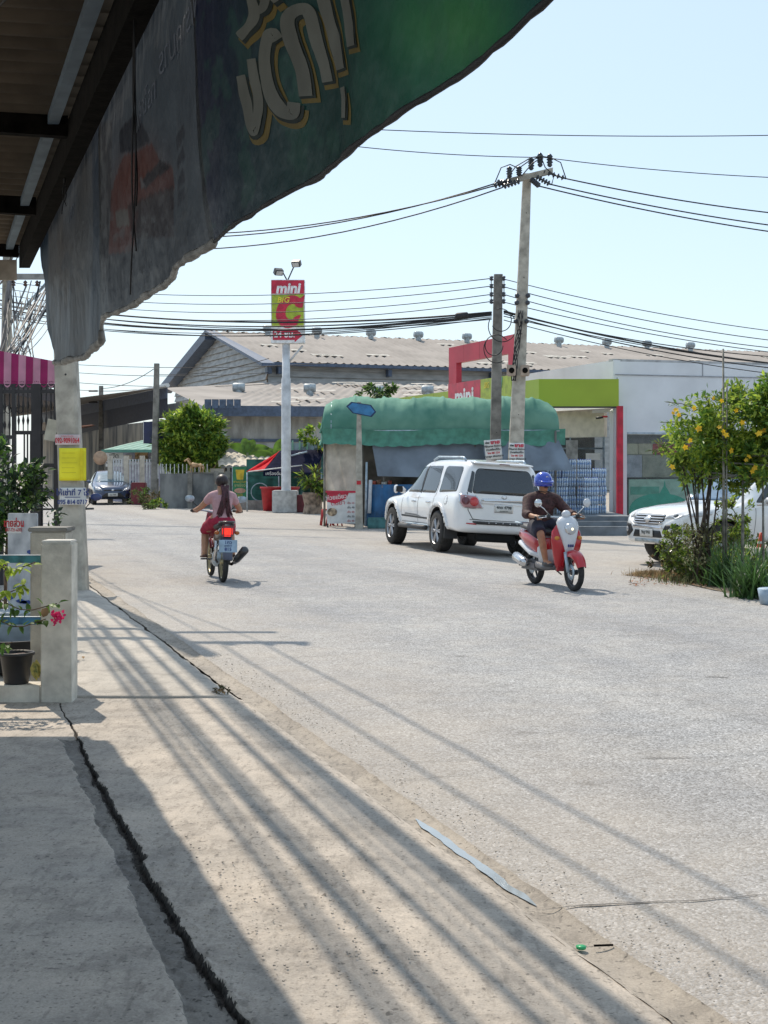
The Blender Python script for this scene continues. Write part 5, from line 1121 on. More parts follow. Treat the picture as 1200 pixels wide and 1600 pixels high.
M_CAN = mat('cream_canvas', (.56, .51, .43), .8, var=.12, vscale=3, bump=.3, bscale=4, transl=.2); M_GRY = mat('grey_tarp', (.19, .23, .28), .6, var=.15, vscale=1.5, transl=.1)
def curtain(name, quad, m, fold_=.05, fr=9, n=44):
    a, b_, c, d = [Vector(q) for q in quad]; rg = []
    for i in range(n + 1):
        t = i / n; top = a.lerp(b_, t); bt = d.lerp(c, t); rg.append([tl(top.lerp(bt, s / 7) + Vector((0, fold_ * (.3 + s / 8) * math.sin(t * fr + s * .35) + fold_ * .4 * math.sin(t * fr * 2.7 + 1), 0))) for s in range(8)])
    return MB().loft(rg, closed=False, cap=False).build(name, m, te)
curtain('cream_curtain', [P(506, 676, 38.0), P(566, 680, 37.7), P(564, 768, 37.7), P(508, 766, 38.0)], M_CAN)
curtain('grey_curtain', [P(578, 676, 37.74), P(762, 678, 37.66), P(765, 748, 37.35), P(590, 744, 37.4)], M_GRY, .04, 7)
curtain('grey_curtain', [P(750, 678, 37.62), P(868, 678, 37.45), P(896, 735, 36.7), P(762, 736, 37.0)], M_GRY, .07, 10)
for px, Y in ((507, 38.0), (566, 37.8), (600, 37.75), (742, 37.6), (868, 37.3), (507, 39.5), (700, 39.5)): T('frame_post', [tl((P(px, 0, Y).x, Y, 0)), tl((P(px, 0, Y).x, Y, ze_))], .03, M_POLED, te)
T('frame_rail', [tl((xa, TY0 + .05, ze_)), tl((xb, TY0 - .3, ze_))], .025, M_GALV, te)
for k in range(8): 
    x = xa + (xb - xa) * (k + .3) / 8; MB().tube([tl((x, TY0 + 1.0 - 1.0 * math.cos(a), ze_ + (zr - ze_ - .05) * math.sin(a) ** .75)) for a in np.linspace(0, math.pi, 15)], .02, n=6).build('hoop', M_GALV, te)
B('back_wall', xa + .5 + .4, xb + .4, 1.3, 1.36, 0, ze_ - .1, mat('stall_back', (.11, .10, .09), .8, var=.4, vscale=1.5), te)
wt = empty('blue_counter_wrap', P(620, 800, 37.5), 0, 'counter wrapped in blue plastic sheet behind the white SUV', 'counter'); wt.location.z = 0
wx = lambda px: P(px, 0, 37.5).x - wt.location.x
rg = [[(wx(571) + (wx(720) - wx(571)) * t / 40, .04 * math.sin(t * 1.1) + .02 * math.sin(t * 2.9), z) for z in (.02, .5, P(0, 757, 37.5).z)] for t in range(41)]
MB().loft(rg, closed=False, cap=False).build('sheet', mat('blue_tarp', (.02, .12, .28), .45, var=.25, vscale=2, bump=.3, bscale=5), wt)
B('counter_top', wx(572), wx(720), .05, .8, 1.05, 1.12, mat('worn_wood', (.3, .2, .14), .8), wt)
for k, (px, py, w_, h, m_) in enumerate(((585, 752, .10, .09, 'jar_red'), (592, 751, .12, .12, 'jar_brown'), (600, 753, .16, .07, 'tray_white'), (609, 752, .1, .1, 'jar_red'))):
    p = P(px, py, 37.8); mm = mat(m_, {'jar_red': (.4, .08, .05), 'jar_brown': (.25, .13, .08), 'tray_white': (.5, .5, .48)}[m_], .5)
    tag(MB().lathe([(0, 0), (w_ * .5, 0), (w_ * .55, h), (w_ * .4, h + .02), (0, h + .02)], 10).build('jar', mm, None, (p.x, 37.8, 1.12)), ['squat red jar at left end of the blue counter', 'taller brown jar second on the blue counter', 'low white bowl on the blue counter', 'red jar right of the white bowl on the counter'][k], 'jar')
mb_ = empty('menu_board', P(538, 0, 37.3), 0, 'red and white menu board with lettering below the cream curtain', 'sign'); mb_.location.z = 0; mx2 = lambda px: P(px, 0, 37.3).x - mb_.location.x; mz2 = lambda p: P(0, p, 37.3).z
B('board', mx2(511), mx2(556), 0, .03, mz2(818), mz2(770), M_PAPER, mb_); MB().prism([(mx2(511), mz2(770)), (mx2(545), mz2(770)), (mx2(541), mz2(779)), (mx2(524), mz2(787)), (mx2(511), mz2(784))], -.004, -.0005, 'Y').build('red_print', M_SRED, mb_)
text('ก๋วยเตี๋ยว', .15, mat('menu_pale', (.75, .62, .6), .6), mb_, facing((mx2(526), -.008, mz2(777)), 0, .12), bold=.004); text('ต้มยำ', .17, M_SRED, mb_, facing((mx2(528), -.008, mz2(786)), 0, .1))
for k in range(5): text('เส้น %d0' % (3 + k % 3), .07, M_INKB if k % 2 else M_RED, mb_, facing((mx2(548), -.004, mz2(786 + k * 7))))
MB().ell((mx2(519), -.01, mz2(800)), (.13, .012, .11)).build('bowl_picture', mat('bowl_photo', (.4, .3, .2), .6, var=.4, vscale=12), mb_); B('red_shelf', mx2(509), mx2(557), -.02, .3, mz2(770), mz2(767), M_SRED, mb_); 
for px in (512, 555): B('leg', mx2(px) - .02, mx2(px) + .02, 0, .04, 0, mz2(818), M_BLACK, mb_)
# red stools
def stool():
    r = empty('plastic_stool', (0, 0, 0)); M_ST = mat('stool_red', (.42, .02, .02), .4, var=.1)
    MB().bbox(-.14, .14, -.14, .14, .42, .45, .01).build('seat', M_ST, r)
    for sx_ in (-1, 1):
        for sy_ in (-1, 1): MB().tube([(sx_ * .12, sy_ * .12, .43), (sx_ * .14, sy_ * .14, .25), (sx_ * .17, sy_ * .17, 0)], [.028, .022, .02], n=6).build('leg', M_ST, r)
    for sx_ in (-1, 1): MB().tube([(sx_ * .15, -.15, .14), (sx_ * .15, .15, .14)], .01, n=5).build('stretcher', M_ST, r)
    return r
s0 = stool(); tag(s0, 'red plastic stool, the left one by the menu board', 'stool', 'red stools beside the stall'); s0.location = G(511, 821)
s1 = copy_tree(s0); tag(s1, 'red plastic stool, the right one close to the menu board'); s1.location = G(522, 822); s1.rotation_euler[2] = .4; s0.rotation_euler[2] = .15
# blue road-name sign
bsn = empty('road_sign', G(561, 826), 0, 'blank blue six sided road name plate on a concrete post', 'sign'); Yb = bsn.location.y; bxx = lambda px: P(px, 0, Yb).x - bsn.location.x; bzz = lambda p: P(0, p, Yb).z
MB().loft([[(a * w_, b_ * w_, z) for a, b_ in ((-1, -1), (1, -1), (1, 1), (-1, 1))] for z, w_ in ((0, .10), (bzz(700), .075), (bzz(628), .05))], sm=False).build('post', M_POLE, bsn)
pl = [(bxx(541), bzz(635)), (bxx(551), bzz(646)), (bxx(581), bzz(652)), (bxx(588), bzz(644)), (bxx(580), bzz(633)), (bxx(549), bzz(628))]
MB().prism(pl, -.12, -.09, 'Y').build('plate', mat('sign_navy_edge', (.01, .03, .09), .5), bsn)
cx_ = sum(p[0] for p in pl) / 6; cz_ = sum(p[1] for p in pl) / 6; MB().prism([((a - cx_) * .88 + cx_, (b_ - cz_) * .84 + cz_) for a, b_ in pl], -.126, -.121, 'Y').build('plate_face', mat('sign_blue', (.03, .17, .36), .4, var=.15), bsn)
B('sticker', -.06, .05, -.10, -.095, bzz(757), bzz(751), M_RED, bsn)
for k, (px, h, lab) in enumerate(((571, 100, 'grey upright pipe leaning by the sign post'), (577, 72, 'white plastic pipe standing right of the sign post'))): tag(MB().tube([P(px, 822 - k * 20, 37.4), P(px + 2, 822 - h, 37.5)], .05 if k else .03, n=8).build('pipe', M_WPOLE if k else M_GALV), lab, 'pipe')
tag(MB().bbox(-.3, .3, -.2, .2, 0, .28, .02).build('foam_box', M_NETT, None, (P(592, 0, 37).x, 36.9, 0)), 'teal crate on the ground beside the blue counter', 'crate')

# ---- two poles in front of the tent
tp = pole('power_pole', Vector((P(801, 0, 35).x, 35, -.1)), P(823.5, 272, 35), .40, .20, M_POLE, 'tallest leaning concrete power pole with insulators on its crossarm', hts=[2.2, 3.0, 5.0, 6.4, 8.0])
q2 = pole('power_pole', Vector((P(772, 0, 36.5).x, 36.5, 0)), P(778.5, 429, 36.5), .30, .22, M_POLED, 'shorter dark concrete pole left of the tallest pole', hts=[1.6, 2.5])
def T35(px, py, Y=35): return P(px, py, Y) - tp.location
M_INS = mat('insulator_grey', (.03, .035, .045), .3); 
MB().loft([[T35(790, 284, 34.7) + q for q in (Vector((0, 0, .07)), Vector((0, .12, .07)), Vector((0, .12, -.07)), Vector((0, 0, -.07)))], [T35(864, 266, 34.5) + q for q in (Vector((0, 0, .07)), Vector((0, .12, .07)), Vector((0, .12, -.07)), Vector((0, 0, -.07)))]], sm=False).build('crossarm', M_POLE, tp)
for px, py, s_ in ((796, 278, 1), (811, 275, .85), (830, 266, 1.1), (844, 261, 1.25), (859, 261, 1.15)):
    b_ = T35(px, py, 34.6); MB().lathe([(.03, 0), (.07, .04), (.05, .07), (.085, .10), (.05, .13), (.085, .16), (.05, .19), (.08, .22), (.04, .27), (0, .29)], 12).build('pin_insulator', M_INS, tp, b_).scale = (1, 1, s_)
def string_ins(p0, p1, nm='strain_insulator'):
    p0 = Vector(p0); p1 = Vector(p1); mb = MB(); pts = []; rr = []
    for i in range(22): pts.append(p0.lerp(p1, i / 21)); rr.append([.02, .025, .075, .03][i % 4])
    return mb.tube(pts, rr, n=8).build(nm, M_INS, tp)
for a, b_ in (((800, 283), (770, 291)), ((796, 285), (776, 285)), ((812, 283), (785, 292)), ((848, 268), (884, 279)), ((838, 276), (860, 288)), ((830, 280), (843, 291))): string_ins(T35(*a, 34.6), T35(*b_, 34.4))
for pts in ([(771, 291), (783, 262), (797, 257), (808, 262), (815, 275)], [(784, 290), (806, 260), (830, 246), (846, 244), (862, 247)], [(862, 247), (876, 254), (884, 278)], [(815, 275), (832, 255), (846, 247)], [(846, 247), (852, 262), (866, 274), (862, 288)], [(812, 262), (826, 252), (842, 246)]):
    MB().tube([T35(*p, 34.45) for p in pts], .014, n=5).build('jumper_wire', M_RUB, tp)
M_BOXT = mat('tan_junction', (.42, .33, .26), .7)
for px in (797, 818): o = MB().bbox(-.11, .11, -.06, .06, -.14, .14, .02).build('tan_box', M_BOXT, tp, T35(px + 2, 579, 34.75)); MB().lathe([(0, 0), (.07, 0), (.07, .02), (0, .02)], 12, 'Y').build('plug', M_RUSTY, o, (0, -.09, 0))
for py, s in ((462, 1), (473, 1), (502, .7)):
    for dx in (-9, 8): MB().ell(T35(817 + dx - (py - 462) * .05, py, 34.8), .06).build('spool', M_INS, tp)
mb = MB(); rb = random.Random(9)
for k in range(5): mb.tube([T35(814 - 4 * math.sin(t * .8 + k) - (t * 1.1), 485 + t * 10, 34.72) for t in range(12)], .012, n=4)
mb.build('pole_wires', M_RUB, tp)
def Q2(px, py, Y=36.4): return P(px, py, Y) - q2.location
for py in (435, 447, 460, 471):
    for dx in (-9.5, 9.5): MB().lathe([(.02, -.06), (.06, -.04), (.03, 0), (.06, .04), (.02, .06)], 8).build('spool', M_INS, q2, Q2(777.5 + dx, py, 36.2))
for dx in (-10, 10): T('rack', [Q2(777.5 + dx, 431, 36.25), Q2(777.5 + dx, 475, 36.25)], .012, M_BLACK, q2)
mb = MB()
for k, (r_, x0, y0) in enumerate(((16, 783, 500), (22, 785, 510), (14, 772, 540), (20, 776, 545))): mb.tube([Q2(x0 + r_ * math.cos(a), y0 + r_ * 1.1 * math.sin(a), 36.2) for a in np.linspace(-2 + k, 2.6 + k, 20)], .012, n=4)
mb.build('wire_loops', M_RUB, q2)
def poster(px0, px1, py0, py1, Y, roll, lab):
    r, w_, h = sheet('paper_poster', px0, px1, py0, py1, Y, M_PAPER, lab, 0, roll, 'poster', 'sale notices on the two poles')
    text('ขาย', h * .24, M_SRED, r, facing((w_ * .15, -.014, h * .36)), bold=.006, sx=1.3); text('ด่วน', h * .12, M_INKB, r, facing((-w_ * .32, -.014, h * .36)), bold=.004)
    for k, s in enumerate(('ที่ดินสวย ติดถนน', 'บ้านพร้อมที่ดิน', 'โทร 081 234', 'ราคาถูก เจ้าของขาย')): text(s, h * .125, M_INKB if k != 2 else M_RED, r, facing((0, -.013, h * (.17 - .17 * k))), bold=.002)
poster(757.5, 784, 687, 718, 36.2, -.10, 'tilted white sale notice on the shorter pole'); poster(795.5, 819.5, 692, 722, 34.7, 0.0, 'upright white sale notice on the tallest pole')
# ---- wires
gA = 'high wires from the tallest pole leftwards'; gB = 'high wires from the tallest pole rightwards'
for k, (a, d) in enumerate((((770, 291), 12), ((776, 286), 0), ((785, 293), 22))): cable(P(*a, 34.4), P(-80, 318 + d * .4 + 6 * k, 42), 1.0 + .12 * k, .017, ['lowest', 'highest', 'middle'][0 if k == 2 else 1 if k == 1 else 2] + ' of three black wires running left from the tallest pole', gA)
for k, (a, e) in enumerate((((884, 279), (1500, 352)), ((860, 288), (1500, 378)), ((843, 291), (1500, 392)))): cable(P(*a, 34.4), P(*e, 36), .25, .017, ['highest', 'middle', 'lowest'][k] + ' of three black wires running right from the tallest pole', gB)
cable(P(300, 185, 30), P(1500, 202, 30), .25, .010, 'highest thin wire crossing the sky above everything', None); cable(P(300, 190, 34), P(850, 246, 34.5), .2, .011, 'thin wire descending to the top of the tallest pole', None); cable(P(850, 246, 34.5), P(1500, 280, 34), .2, .011, 'thin wire leaving the tallest pole top to the right', None)
rb = random.Random(12); gC = 'low voltage wires running left from the shorter pole'; gD = 'low voltage wires running right from the poles'
for k, (y0, y1, r) in enumerate(((435, 452, .012), (447, 462, .012), (460, 470, .012), (471, 478, .012), (488, 480, .028), (490, 487, .02), (492, 492, .028), (497, 500, .014), (495, 510, .012), (499, 484, .014), (489, 496, .012), (492, 505, .014))):
    cable(P(768, y0, 36.2), P(-60, y1 - 22, 46), .55 + .05 * (k % 4), r, ['first thin bare wire, topmost, left of the shorter pole', 'second bare wire from top left of the shorter pole', 'third bare wire from top left of the shorter pole', 'fourth bare wire from top left of the shorter pole'][k] if k < 4 else 'black low cable in the bunch running left behind the pylon sign', gC)
for k, (y0, y1, r) in enumerate(((436, 508, .011), (448, 520, .012), (460, 528, .012), (472, 540, .012), (486, 555, .024), (490, 560, .016), (494, 556, .012), (500, 572, .012), (488, 535, .014))):
    cable(P(787, y0, 36.2), P(1400, y1 + 28, 38), .25 + .05 * (k % 3), r, 'thin dark wire running right from the two poles past the store roof', gD)
tag(MB().path([(P(711, 494, 36), .05, .05), (P(714, 494, 36), .09, .09), (P(730, 493, 36), .09, .09), (P(733, 493, 36), .04, .04)], 8).build('splice_box', M_RUB), 'black splice enclosure on the low cables left of the shorter pole', 'cable joint')
for k, (a, b_) in enumerate((((60, 566), (520, 567)), ((60, 577), (420, 582)), ((60, 592), (420, 600)), ((158, 607), (245, 573)), ((245, 585), (420, 560)), ((60, 600), (240, 606)))): cable(P(*a, 88), P(*b_, 80), .3, .02, ['thin far wire, topmost near the round tree', 'second far wire from the top beyond the grey pole', 'third far wire from the top beyond the grey pole', 'far wire sloping up to the grey pole', 'far wire sloping from the grey pole to the warehouse', 'lowest far wire left of the grey pole'][k], 'distant wires over the far road')

# ================================================================== vehicles
M_WP = mat('white_car_paint', (.80, .80, .80), .25, coat=1, var=.02, vscale=2); M_WP2 = mat('pearl_car_paint', (.80, .80, .79), .22, coat=1, var=.02)
M_DKP = mat('dark_blue_paint', (.02, .04, .10), .25, coat=1, var=.05); M_CGL = mat('car_glass', (.022, .028, .032), .04, spec=.9, var=.05); M_CGB = mat('windscreen_glass', (.10, .17, .26), .05, spec=.9)
M_TYRE = mat('tyre_rubber', (.028, .027, .026), .85, var=.2, vscale=20, bump=.2); M_RIM = mat('alloy_rim', (.42, .42, .43), .35, metal=.6, var=.05); M_CHR = mat('chrome', (.62, .62, .63), .15, metal=.9, var=.03)
M_WELL = mat('wheel_well', (.012, .012, .012), .9); M_TRIM = mat('dark_plastic_trim', (.05, .05, .052), .6); M_LENSR = mat('red_lens', (.45, .01, .02), .15, spec=.8, coat=.6); M_LENSD = mat('smoked_red_lens', (.13, .02, .03), .15, spec=.8)
M_LENSC = mat('clear_lens', (.55, .56, .58), .08, spec=.8); M_PLATE = mat('number_plate', (.62, .62, .6), .5, var=.03); M_SEAM = mat('panel_gap', (.05, .05, .05), .8); M_SEAML = mat('panel_gap_light', (.22, .22, .22), .8)
def bvh_of(o): return BVHTree.FromPolygons([v.co.copy() for v in o.data.vertices], [tuple(p.vertices) for p in o.data.polygons])
AX = {'L': (Vector((1, 0, 0)), lambda a, b: Vector((-3, a, b))), 'R': (Vector((-1, 0, 0)), lambda a, b: Vector((3, a, b))),
      'B': (Vector((0, 1, 0)), lambda a, b: Vector((a, -6, b))), 'F': (Vector((0, -1, 0)), lambda a, b: Vector((a, 6, b))), 'T': (Vector((0, 0, -1)), lambda a, b: Vector((a, b, 4)))}
def proj(bv, a, b, axis, off):
    d, f = AX[axis]; o = f(a, b); h = bv.ray_cast(o, d)
    if h[0] is None:
        h2 = bv.find_nearest(o + d * (3 if axis in 'LR' else 6)); return None
    return h[0] - d * off
def patch(name, bv, poly, axis, off, m, parent, step=.06, thick=.012, sm=True):
    bm = bmesh.new(); f = bm.faces.new([bm.verts.new((a, b, 0)) for a, b in poly]); bmesh.ops.triangulate(bm, faces=[f])
    xs_ = [p[0] for p in poly]; ys2 = [p[1] for p in poly]
    for lo_, hi, nrm in ((min(xs_), max(xs_), (1, 0, 0)), (min(ys2), max(ys2), (0, 1, 0))):
        k = lo_ + step
        while k < hi: bmesh.ops.bisect_plane(bm, geom=bm.verts[:] + bm.edges[:] + bm.faces[:], plane_co=(k * nrm[0], k * nrm[1], 0), plane_no=nrm); k += step
    bmesh.ops.remove_doubles(bm, verts=bm.verts[:], dist=1e-5); bad = []; last = None
    for v in bm.verts:
        h = proj(bv, v.co.x, v.co.y, axis, off)
        if h is None: bad.append(v)
        else: v.co = h
    bmesh.ops.delete(bm, geom=bad, context='VERTS')
    if thick:
        d = AX[axis][0]; be = [e for e in bm.edges if e.is_boundary]; r = bmesh.ops.extrude_edge_only(bm, edges=be)
        for v in [g for g in r['geom'] if isinstance(g, bmesh.types.BMVert)]: v.co += d * thick
    for f in bm.faces: f.smooth = sm
    bmesh.ops.recalc_face_normals(bm, faces=bm.faces[:]); me = bpy.data.meshes.new(name); bm.to_mesh(me); bm.free(); me.materials.append(m)
    return link(name, me, parent)
def seam(name, bv, pts, w_, axis, m, parent, off=.003):
    sm = []
    for a, b in zip(pts, pts[1:]):
        a = Vector(a); b = Vector(b); k = max(1, int((b - a).length / .05)); sm += [a.lerp(b, i / k) for i in range(k)]
    sm.append(Vector(pts[-1])); rg = []
    for i, p in enumerate(sm):
        t = (sm[min(i + 1, len(sm) - 1)] - sm[max(0, i - 1)]).normalized(); n_ = Vector((-t.y, t.x)) * w_ / 2; q = [proj(bv, *(p + n_ * s), axis, off) for s in (-1, 1)]
        if None not in q: rg.append(q)
    return MB().loft(rg, closed=False, cap=False).build(name, m, parent) if len(rg) > 1 else None
def car_body(name, st_, m, parent, wells, wr, hw):
    # stations: (y, zb, zbelt, ztop, w_low, w_belt, w_top)
    rings = []
    for (y, zb, zbe, zt, wl, wb, wt_) in st_:
        zm = (zb + zbe) / 2; half = [(0, zb), (wl * .6, zb), (wl - .07, zb), (wl - .01, zb + .05), (wl, zb + .16), (wb + .004, zm + .04), (wb, zbe - .10), (wb - .02, zbe - .01), (wb - .055, zbe + .02), ((wb + wt_) / 2 - .02, (zbe + zt) / 2), (wt_ + .01, zt - .10), (wt_ - .05, zt - .02), (wt_ * .6, zt + .01), (0, zt + .02)]
        rings.append([Vector((x, y, z)) for x, z in half] + [Vector((-x, y, z)) for x, z in half[-2:0:-1]])
    mb = MB(); mb.smooth = True; mb.loft(rings); o = mb.build(name, [m, M_WELL], parent, sub=2)
    if wells:
        dg = bpy.context.evaluated_depsgraph_get()
        cm = MB(); cm.cur = 1
        for y, z in wells:
            for s in (-1, 1): cm.lathe([(0, s * (hw - .36)), (wr, s * (hw - .36)), (wr, s * (hw + .3)), (0, s * (hw + .3))], 28, 'X', (0, y, z), sm=False)
        c = cm.build('cutter', [M_WELL, M_WELL]); md = o.modifiers.new('b', 'BOOLEAN'); md.object = c; md.operation = 'DIFFERENCE'; md.solver = 'EXACT'
        sv = o.parent; loc = None; o.parent = None; bpy.context.view_layer.update(); bake(o); o.parent = sv
        bpy.data.objects.remove(c)
    return o
def wheel(parent, loc, r, w_, side, spokes=6, rimr=None, double=True, rim_m=None):
    rimr = rimr or r * .66; t = MB().lathe([(rimr * .98, -w_ / 2), (r * .90, -w_ / 2), (r * .97, -w_ / 2 + .015), (r, -w_ / 2 + .04), (r, w_ / 2 - .04), (r * .97, w_ / 2 - .015), (r * .90, w_ / 2), (rimr * .98, w_ / 2)], 36, 'X').build('wheel', M_TYRE, parent, loc)
    mb = MB(); s = side; f = s * w_ / 2
    mb.lathe([(rimr, -s * w_ * .45), (rimr * .93, f * .5), (rimr * .94, f * .86), (rimr * 1.0, f * 1.0)], 30, 'X'); mb.lathe([(0, f * .86), (rimr * .2, f * .86), (rimr * .23, f * .7)], 14, 'X')
    mb.lathe([(0, f * .1), (rimr * .93, f * .1)], 20, 'X')
    for k in range(spokes):
        a = 2 * math.pi * k / spokes
        for da in ((-.13, .13) if double else (0,)):
            p0 = (f * .80, rimr * .15 * math.cos(a), rimr * .15 * math.sin(a)); p1 = (f * .78, rimr * .95 * math.cos(a + da), rimr * .95 * math.sin(a + da)); mb.tube([p0, p1], [rimr * .09, rimr * .065], n=4, sm=False)
    mb.build('rim', rim_m or M_RIM, t); MB().lathe([(0, f * .12), (rimr * .92, f * .12)], 20, 'X').build('brake_disc', M_WELL, t)
    for k in range(6): a = 2 * math.pi * k / 6 + .5
    return t
def root(name, origin, head, roll, label, cat_, group=None):
    e = empty(name, origin, 0, label, cat_, group); e.rotation_euler = (0, roll, head); return e
# ---- white SUV seen from behind (rear axle on the ground point between the rear wheels)
hd = math.atan2(.32, 1) - .0; fwd = Vector((-math.sin(hd), math.cos(hd), 0)); rgt = Vector((fwd.y, -fwd.x, 0))
rl = Vector((1.10, 26.75, 0)); org = rl + rgt * .77 + Vector((0, 0, -.045))
sv = root('parked_suv', org, hd, rad(3.6), 'white SUV seen from behind with dark tinted rear window and roof rails', 'car')
ST = [(-1.06, .52, .98, 1.06, .66, .70, .58), (-1.04, .46, 1.02, 1.20, .78, .80, .62), (-.99, .42, 1.05, 1.42, .86, .87, .65), (-.92, .40, 1.07, 1.64, .89, .905, .66), (-.82, .40, 1.08, 1.735, .90, .915, .67), (-.4, .42, 1.07, 1.765, .90, .92, .69),
      (.4, .42, 1.05, 1.775, .90, .92, .70), (1.1, .42, 1.03, 1.765, .90, .92, .70), (1.55, .42, 1.01, 1.72, .90, .92, .68), (1.95, .42, 1.0, 1.45, .90, .92, .66), (2.35, .42, .99, 1.14, .90, .92, .72), (2.5, .42, .98, 1.08, .90, .92, .76), (3.0, .42, .96, 1.05, .90, .91, .74), (3.35, .42, .90, .99, .87, .88, .68), (3.55, .46, .84, .90, .80, .80, .58), (3.63, .54, .76, .80, .62, .62, .45)]
body = car_body('body', ST, M_WP, sv, [(0, .385), (2.75, .385)], .46, .92); bv = bvh_of(body)
for s, ax in ((-1, 'L'), (1, 'R')):
    for nm, poly in (('front_window', [(1.16, 1.10), (1.16, 1.62), (1.42, 1.62), (1.62, 1.55), (2.02, 1.10)]), ('rear_door_window', [(.28, 1.10), (.24, 1.30), (.30, 1.63), (1.10, 1.63), (1.10, 1.10)]), ('quarter_window', [(-.80, 1.15), (-.74, 1.55), (-.68, 1.62), (.02, 1.63), (.12, 1.60), (.10, 1.12)])):
        patch(nm, bv, rpoly(poly, .05), ax, .004, M_CGL, sv)
    patch('door_pillar', bv, [(1.11, 1.09), (1.11, 1.64), (1.155, 1.64), (1.155, 1.09)], ax, .006, M_TRIM, sv); 
    for pts in ([(1.14, 1.05), (1.14, .52)], [(.35, .66), (.28, .85), (.22, 1.05), (.20, 1.35)], [(2.16, .62), (2.12, .85), (2.1, 1.02)], [(.42, .50), (2.12, .50)]): seam('door_gap', bv, pts, .014, ax, M_SEAML, sv)
    for y0 in (1.28, .42): patch('door_handle', bv, rpoly([(y0, .90), (y0 + .17, .90), (y0 + .17, .935), (y0, .935)], .015), ax, .03, M_CHR, sv, thick=.03)
    seam('side_stripe', bv, [(2.12, .62), (.50, .60)], .035, ax, M_TRIM, sv, .006); seam('side_stripe', bv, [(1.9, .66), (1.2, .65), (1.0, .62)], .03, ax, mat('stripe_grey', (.2, .2, .2), .5), sv, .007)
    for yc in (0, 2.75):                                 # wheel arch flares
        arc = [(yc + .55 * math.cos(a), .385 + .55 * math.sin(a)) for a in np.linspace(-.12, math.pi + .12, 22)] + [(yc + .455 * math.cos(a), .385 + .455 * math.sin(a)) for a in np.linspace(math.pi + .12, -.12, 22)]
        patch('wheel_arch', bv, arc, ax, .028, M_WP, sv, thick=.05)
    MB().tube([(s * .93, 2.05, .42), (s * .98, 2.0, .42), (s * .98, .55, .42), (s * .93, .50, .42)], .045, n=8).build('running_board', M_TRIM, sv); MB().box(s * .80, s * .985, .55, 2.0, .43, .45).build('board_tread', M_GALV, sv)
    MB().tube([(s * .60, -.55, 1.74), (s * .61, -.45, 1.795), (s * .62, .9, 1.81), (s * .615, 1.15, 1.75)], .022, n=8).build('roof_rail', M_GALV, sv)
    o = MB().path([((s * .93, 1.93, 1.10), .05, .05), ((s * 1.0, 1.93, 1.13), .07, .06), ((s * 1.12, 1.92, 1.14), .09, .09), ((s * 1.16, 1.92, 1.14), .05, .07)], 10).build('mirror', M_WP, sv); MB().bbox(min(s * 1.02, s * 1.15), max(s * 1.02, s * 1.15), 1.80, 1.86, 1.08, 1.20, .01).build('mirror_back', M_BLACK, o)
    wheel(sv, (s * .80, 0, .385), .385, .26, s); wheel(sv, (s * .80, 2.75, .385), .385, .26, s)
    MB().box(s * .66, s * .92, -.47, -.45, .26, .5).build('mud_flap', M_BLACK, sv)
patch('rear_window', bv, rpoly([(-.63, 1.13), (-.56, 1.52), (-.50, 1.60), (.50, 1.60), (.56, 1.52), (.63, 1.13)], .06), 'B', .004, M_CGL, sv)
for s in (-1, 1): patch('rear_side_glass', bv, rpoly([(s * .635, 1.13), (s * .57, 1.52), (s * .62, 1.55), (s * .72, 1.16)], .02), 'B', .005, M_CGL, sv)
MB().path([((0, -.70, 1.725), .001, .001), ((0, -.701, 1.725), .58, .03), ((0, -.95, 1.695), .60, .022), ((0, -.98, 1.69), .56, .012)], 16, 4).build('spoiler', M_WP, sv); MB().box(-.10, .10, -.992, -.96, 1.685, 1.702).build('brake_light', M_LENSD, sv)
patch('tailgate_gap', bv, [(-.66, .64), (-.66, .655), (.66, .655), (.66, .64)], 'B', .003, M_SEAML, sv, thick=0)
for s in (-1, 1):
    seam('tailgate_gap', bv, [(s * .72, 1.15), (s * .70, .82), (s * .60, .66), (s * .4, .645)], .014, 'B', M_SEAM, sv)
    hs_ = patch('tail_light', bv, rpoly([(s * .865, .97), (s * .85, 1.11), (s * .55, 1.095), (s * .40, .865), (s * .60, .845), (s * .81, .86)], .03), 'B', .018, M_CHR, sv, thick=.03)
    patch('lamp_cover', bv, rpoly([(s * .85, .965), (s * .835, 1.095), (s * .56, 1.08), (s * .43, .875), (s * .60, .86), (s * .80, .872)], .03), 'B', .021, mat('pink_lens', (.40, .20, .21), .1, spec=.8), sv, thick=.002)
    patch('red_lamp', bv, circ((s * .595, .98), .085, 18), 'B', .032, M_LENSR, sv, thick=.02); patch('red_lamp', bv, circ((s * .755, .985), .07, 18), 'B', .032, M_LENSD, sv, thick=.02)
    patch('reflector', bv, rpoly([(s * .52, .555), (s * .72, .565), (s * .72, .585), (s * .52, .58)], .01), 'B', .01, M_LENSR, sv, thick=.012)
patch('chrome_garnish', bv, rpoly([(-.46, 1.00), (.46, 1.00), (.43, 1.045), (-.43, 1.045)], .02), 'B', .025, M_CHR, sv, thick=.03)
patch('garnish_band', bv, [(-.44, .945), (.44, .945), (.46, .998), (-.46, .998)], 'B', .012, M_WP, sv)
eb = patch('emblem', bv, circ((0, 1.085), .055, 16, .036), 'B', .012, M_CHR, sv, thick=.015); patch('emblem_hole', bv, circ((0, 1.085), .038, 16, .022), 'B', .014, M_WP, sv, thick=.004)
patch('plate_frame', bv, rpoly([(-.185, .80), (.185, .80), (.185, .955), (-.185, .955)], .015), 'B', .014, M_CHR, sv); pp_ = patch('number_plate', bv, rpoly([(-.17, .812), (.17, .812), (.17, .943), (-.17, .943)], .01), 'B', .018, M_PLATE, sv)
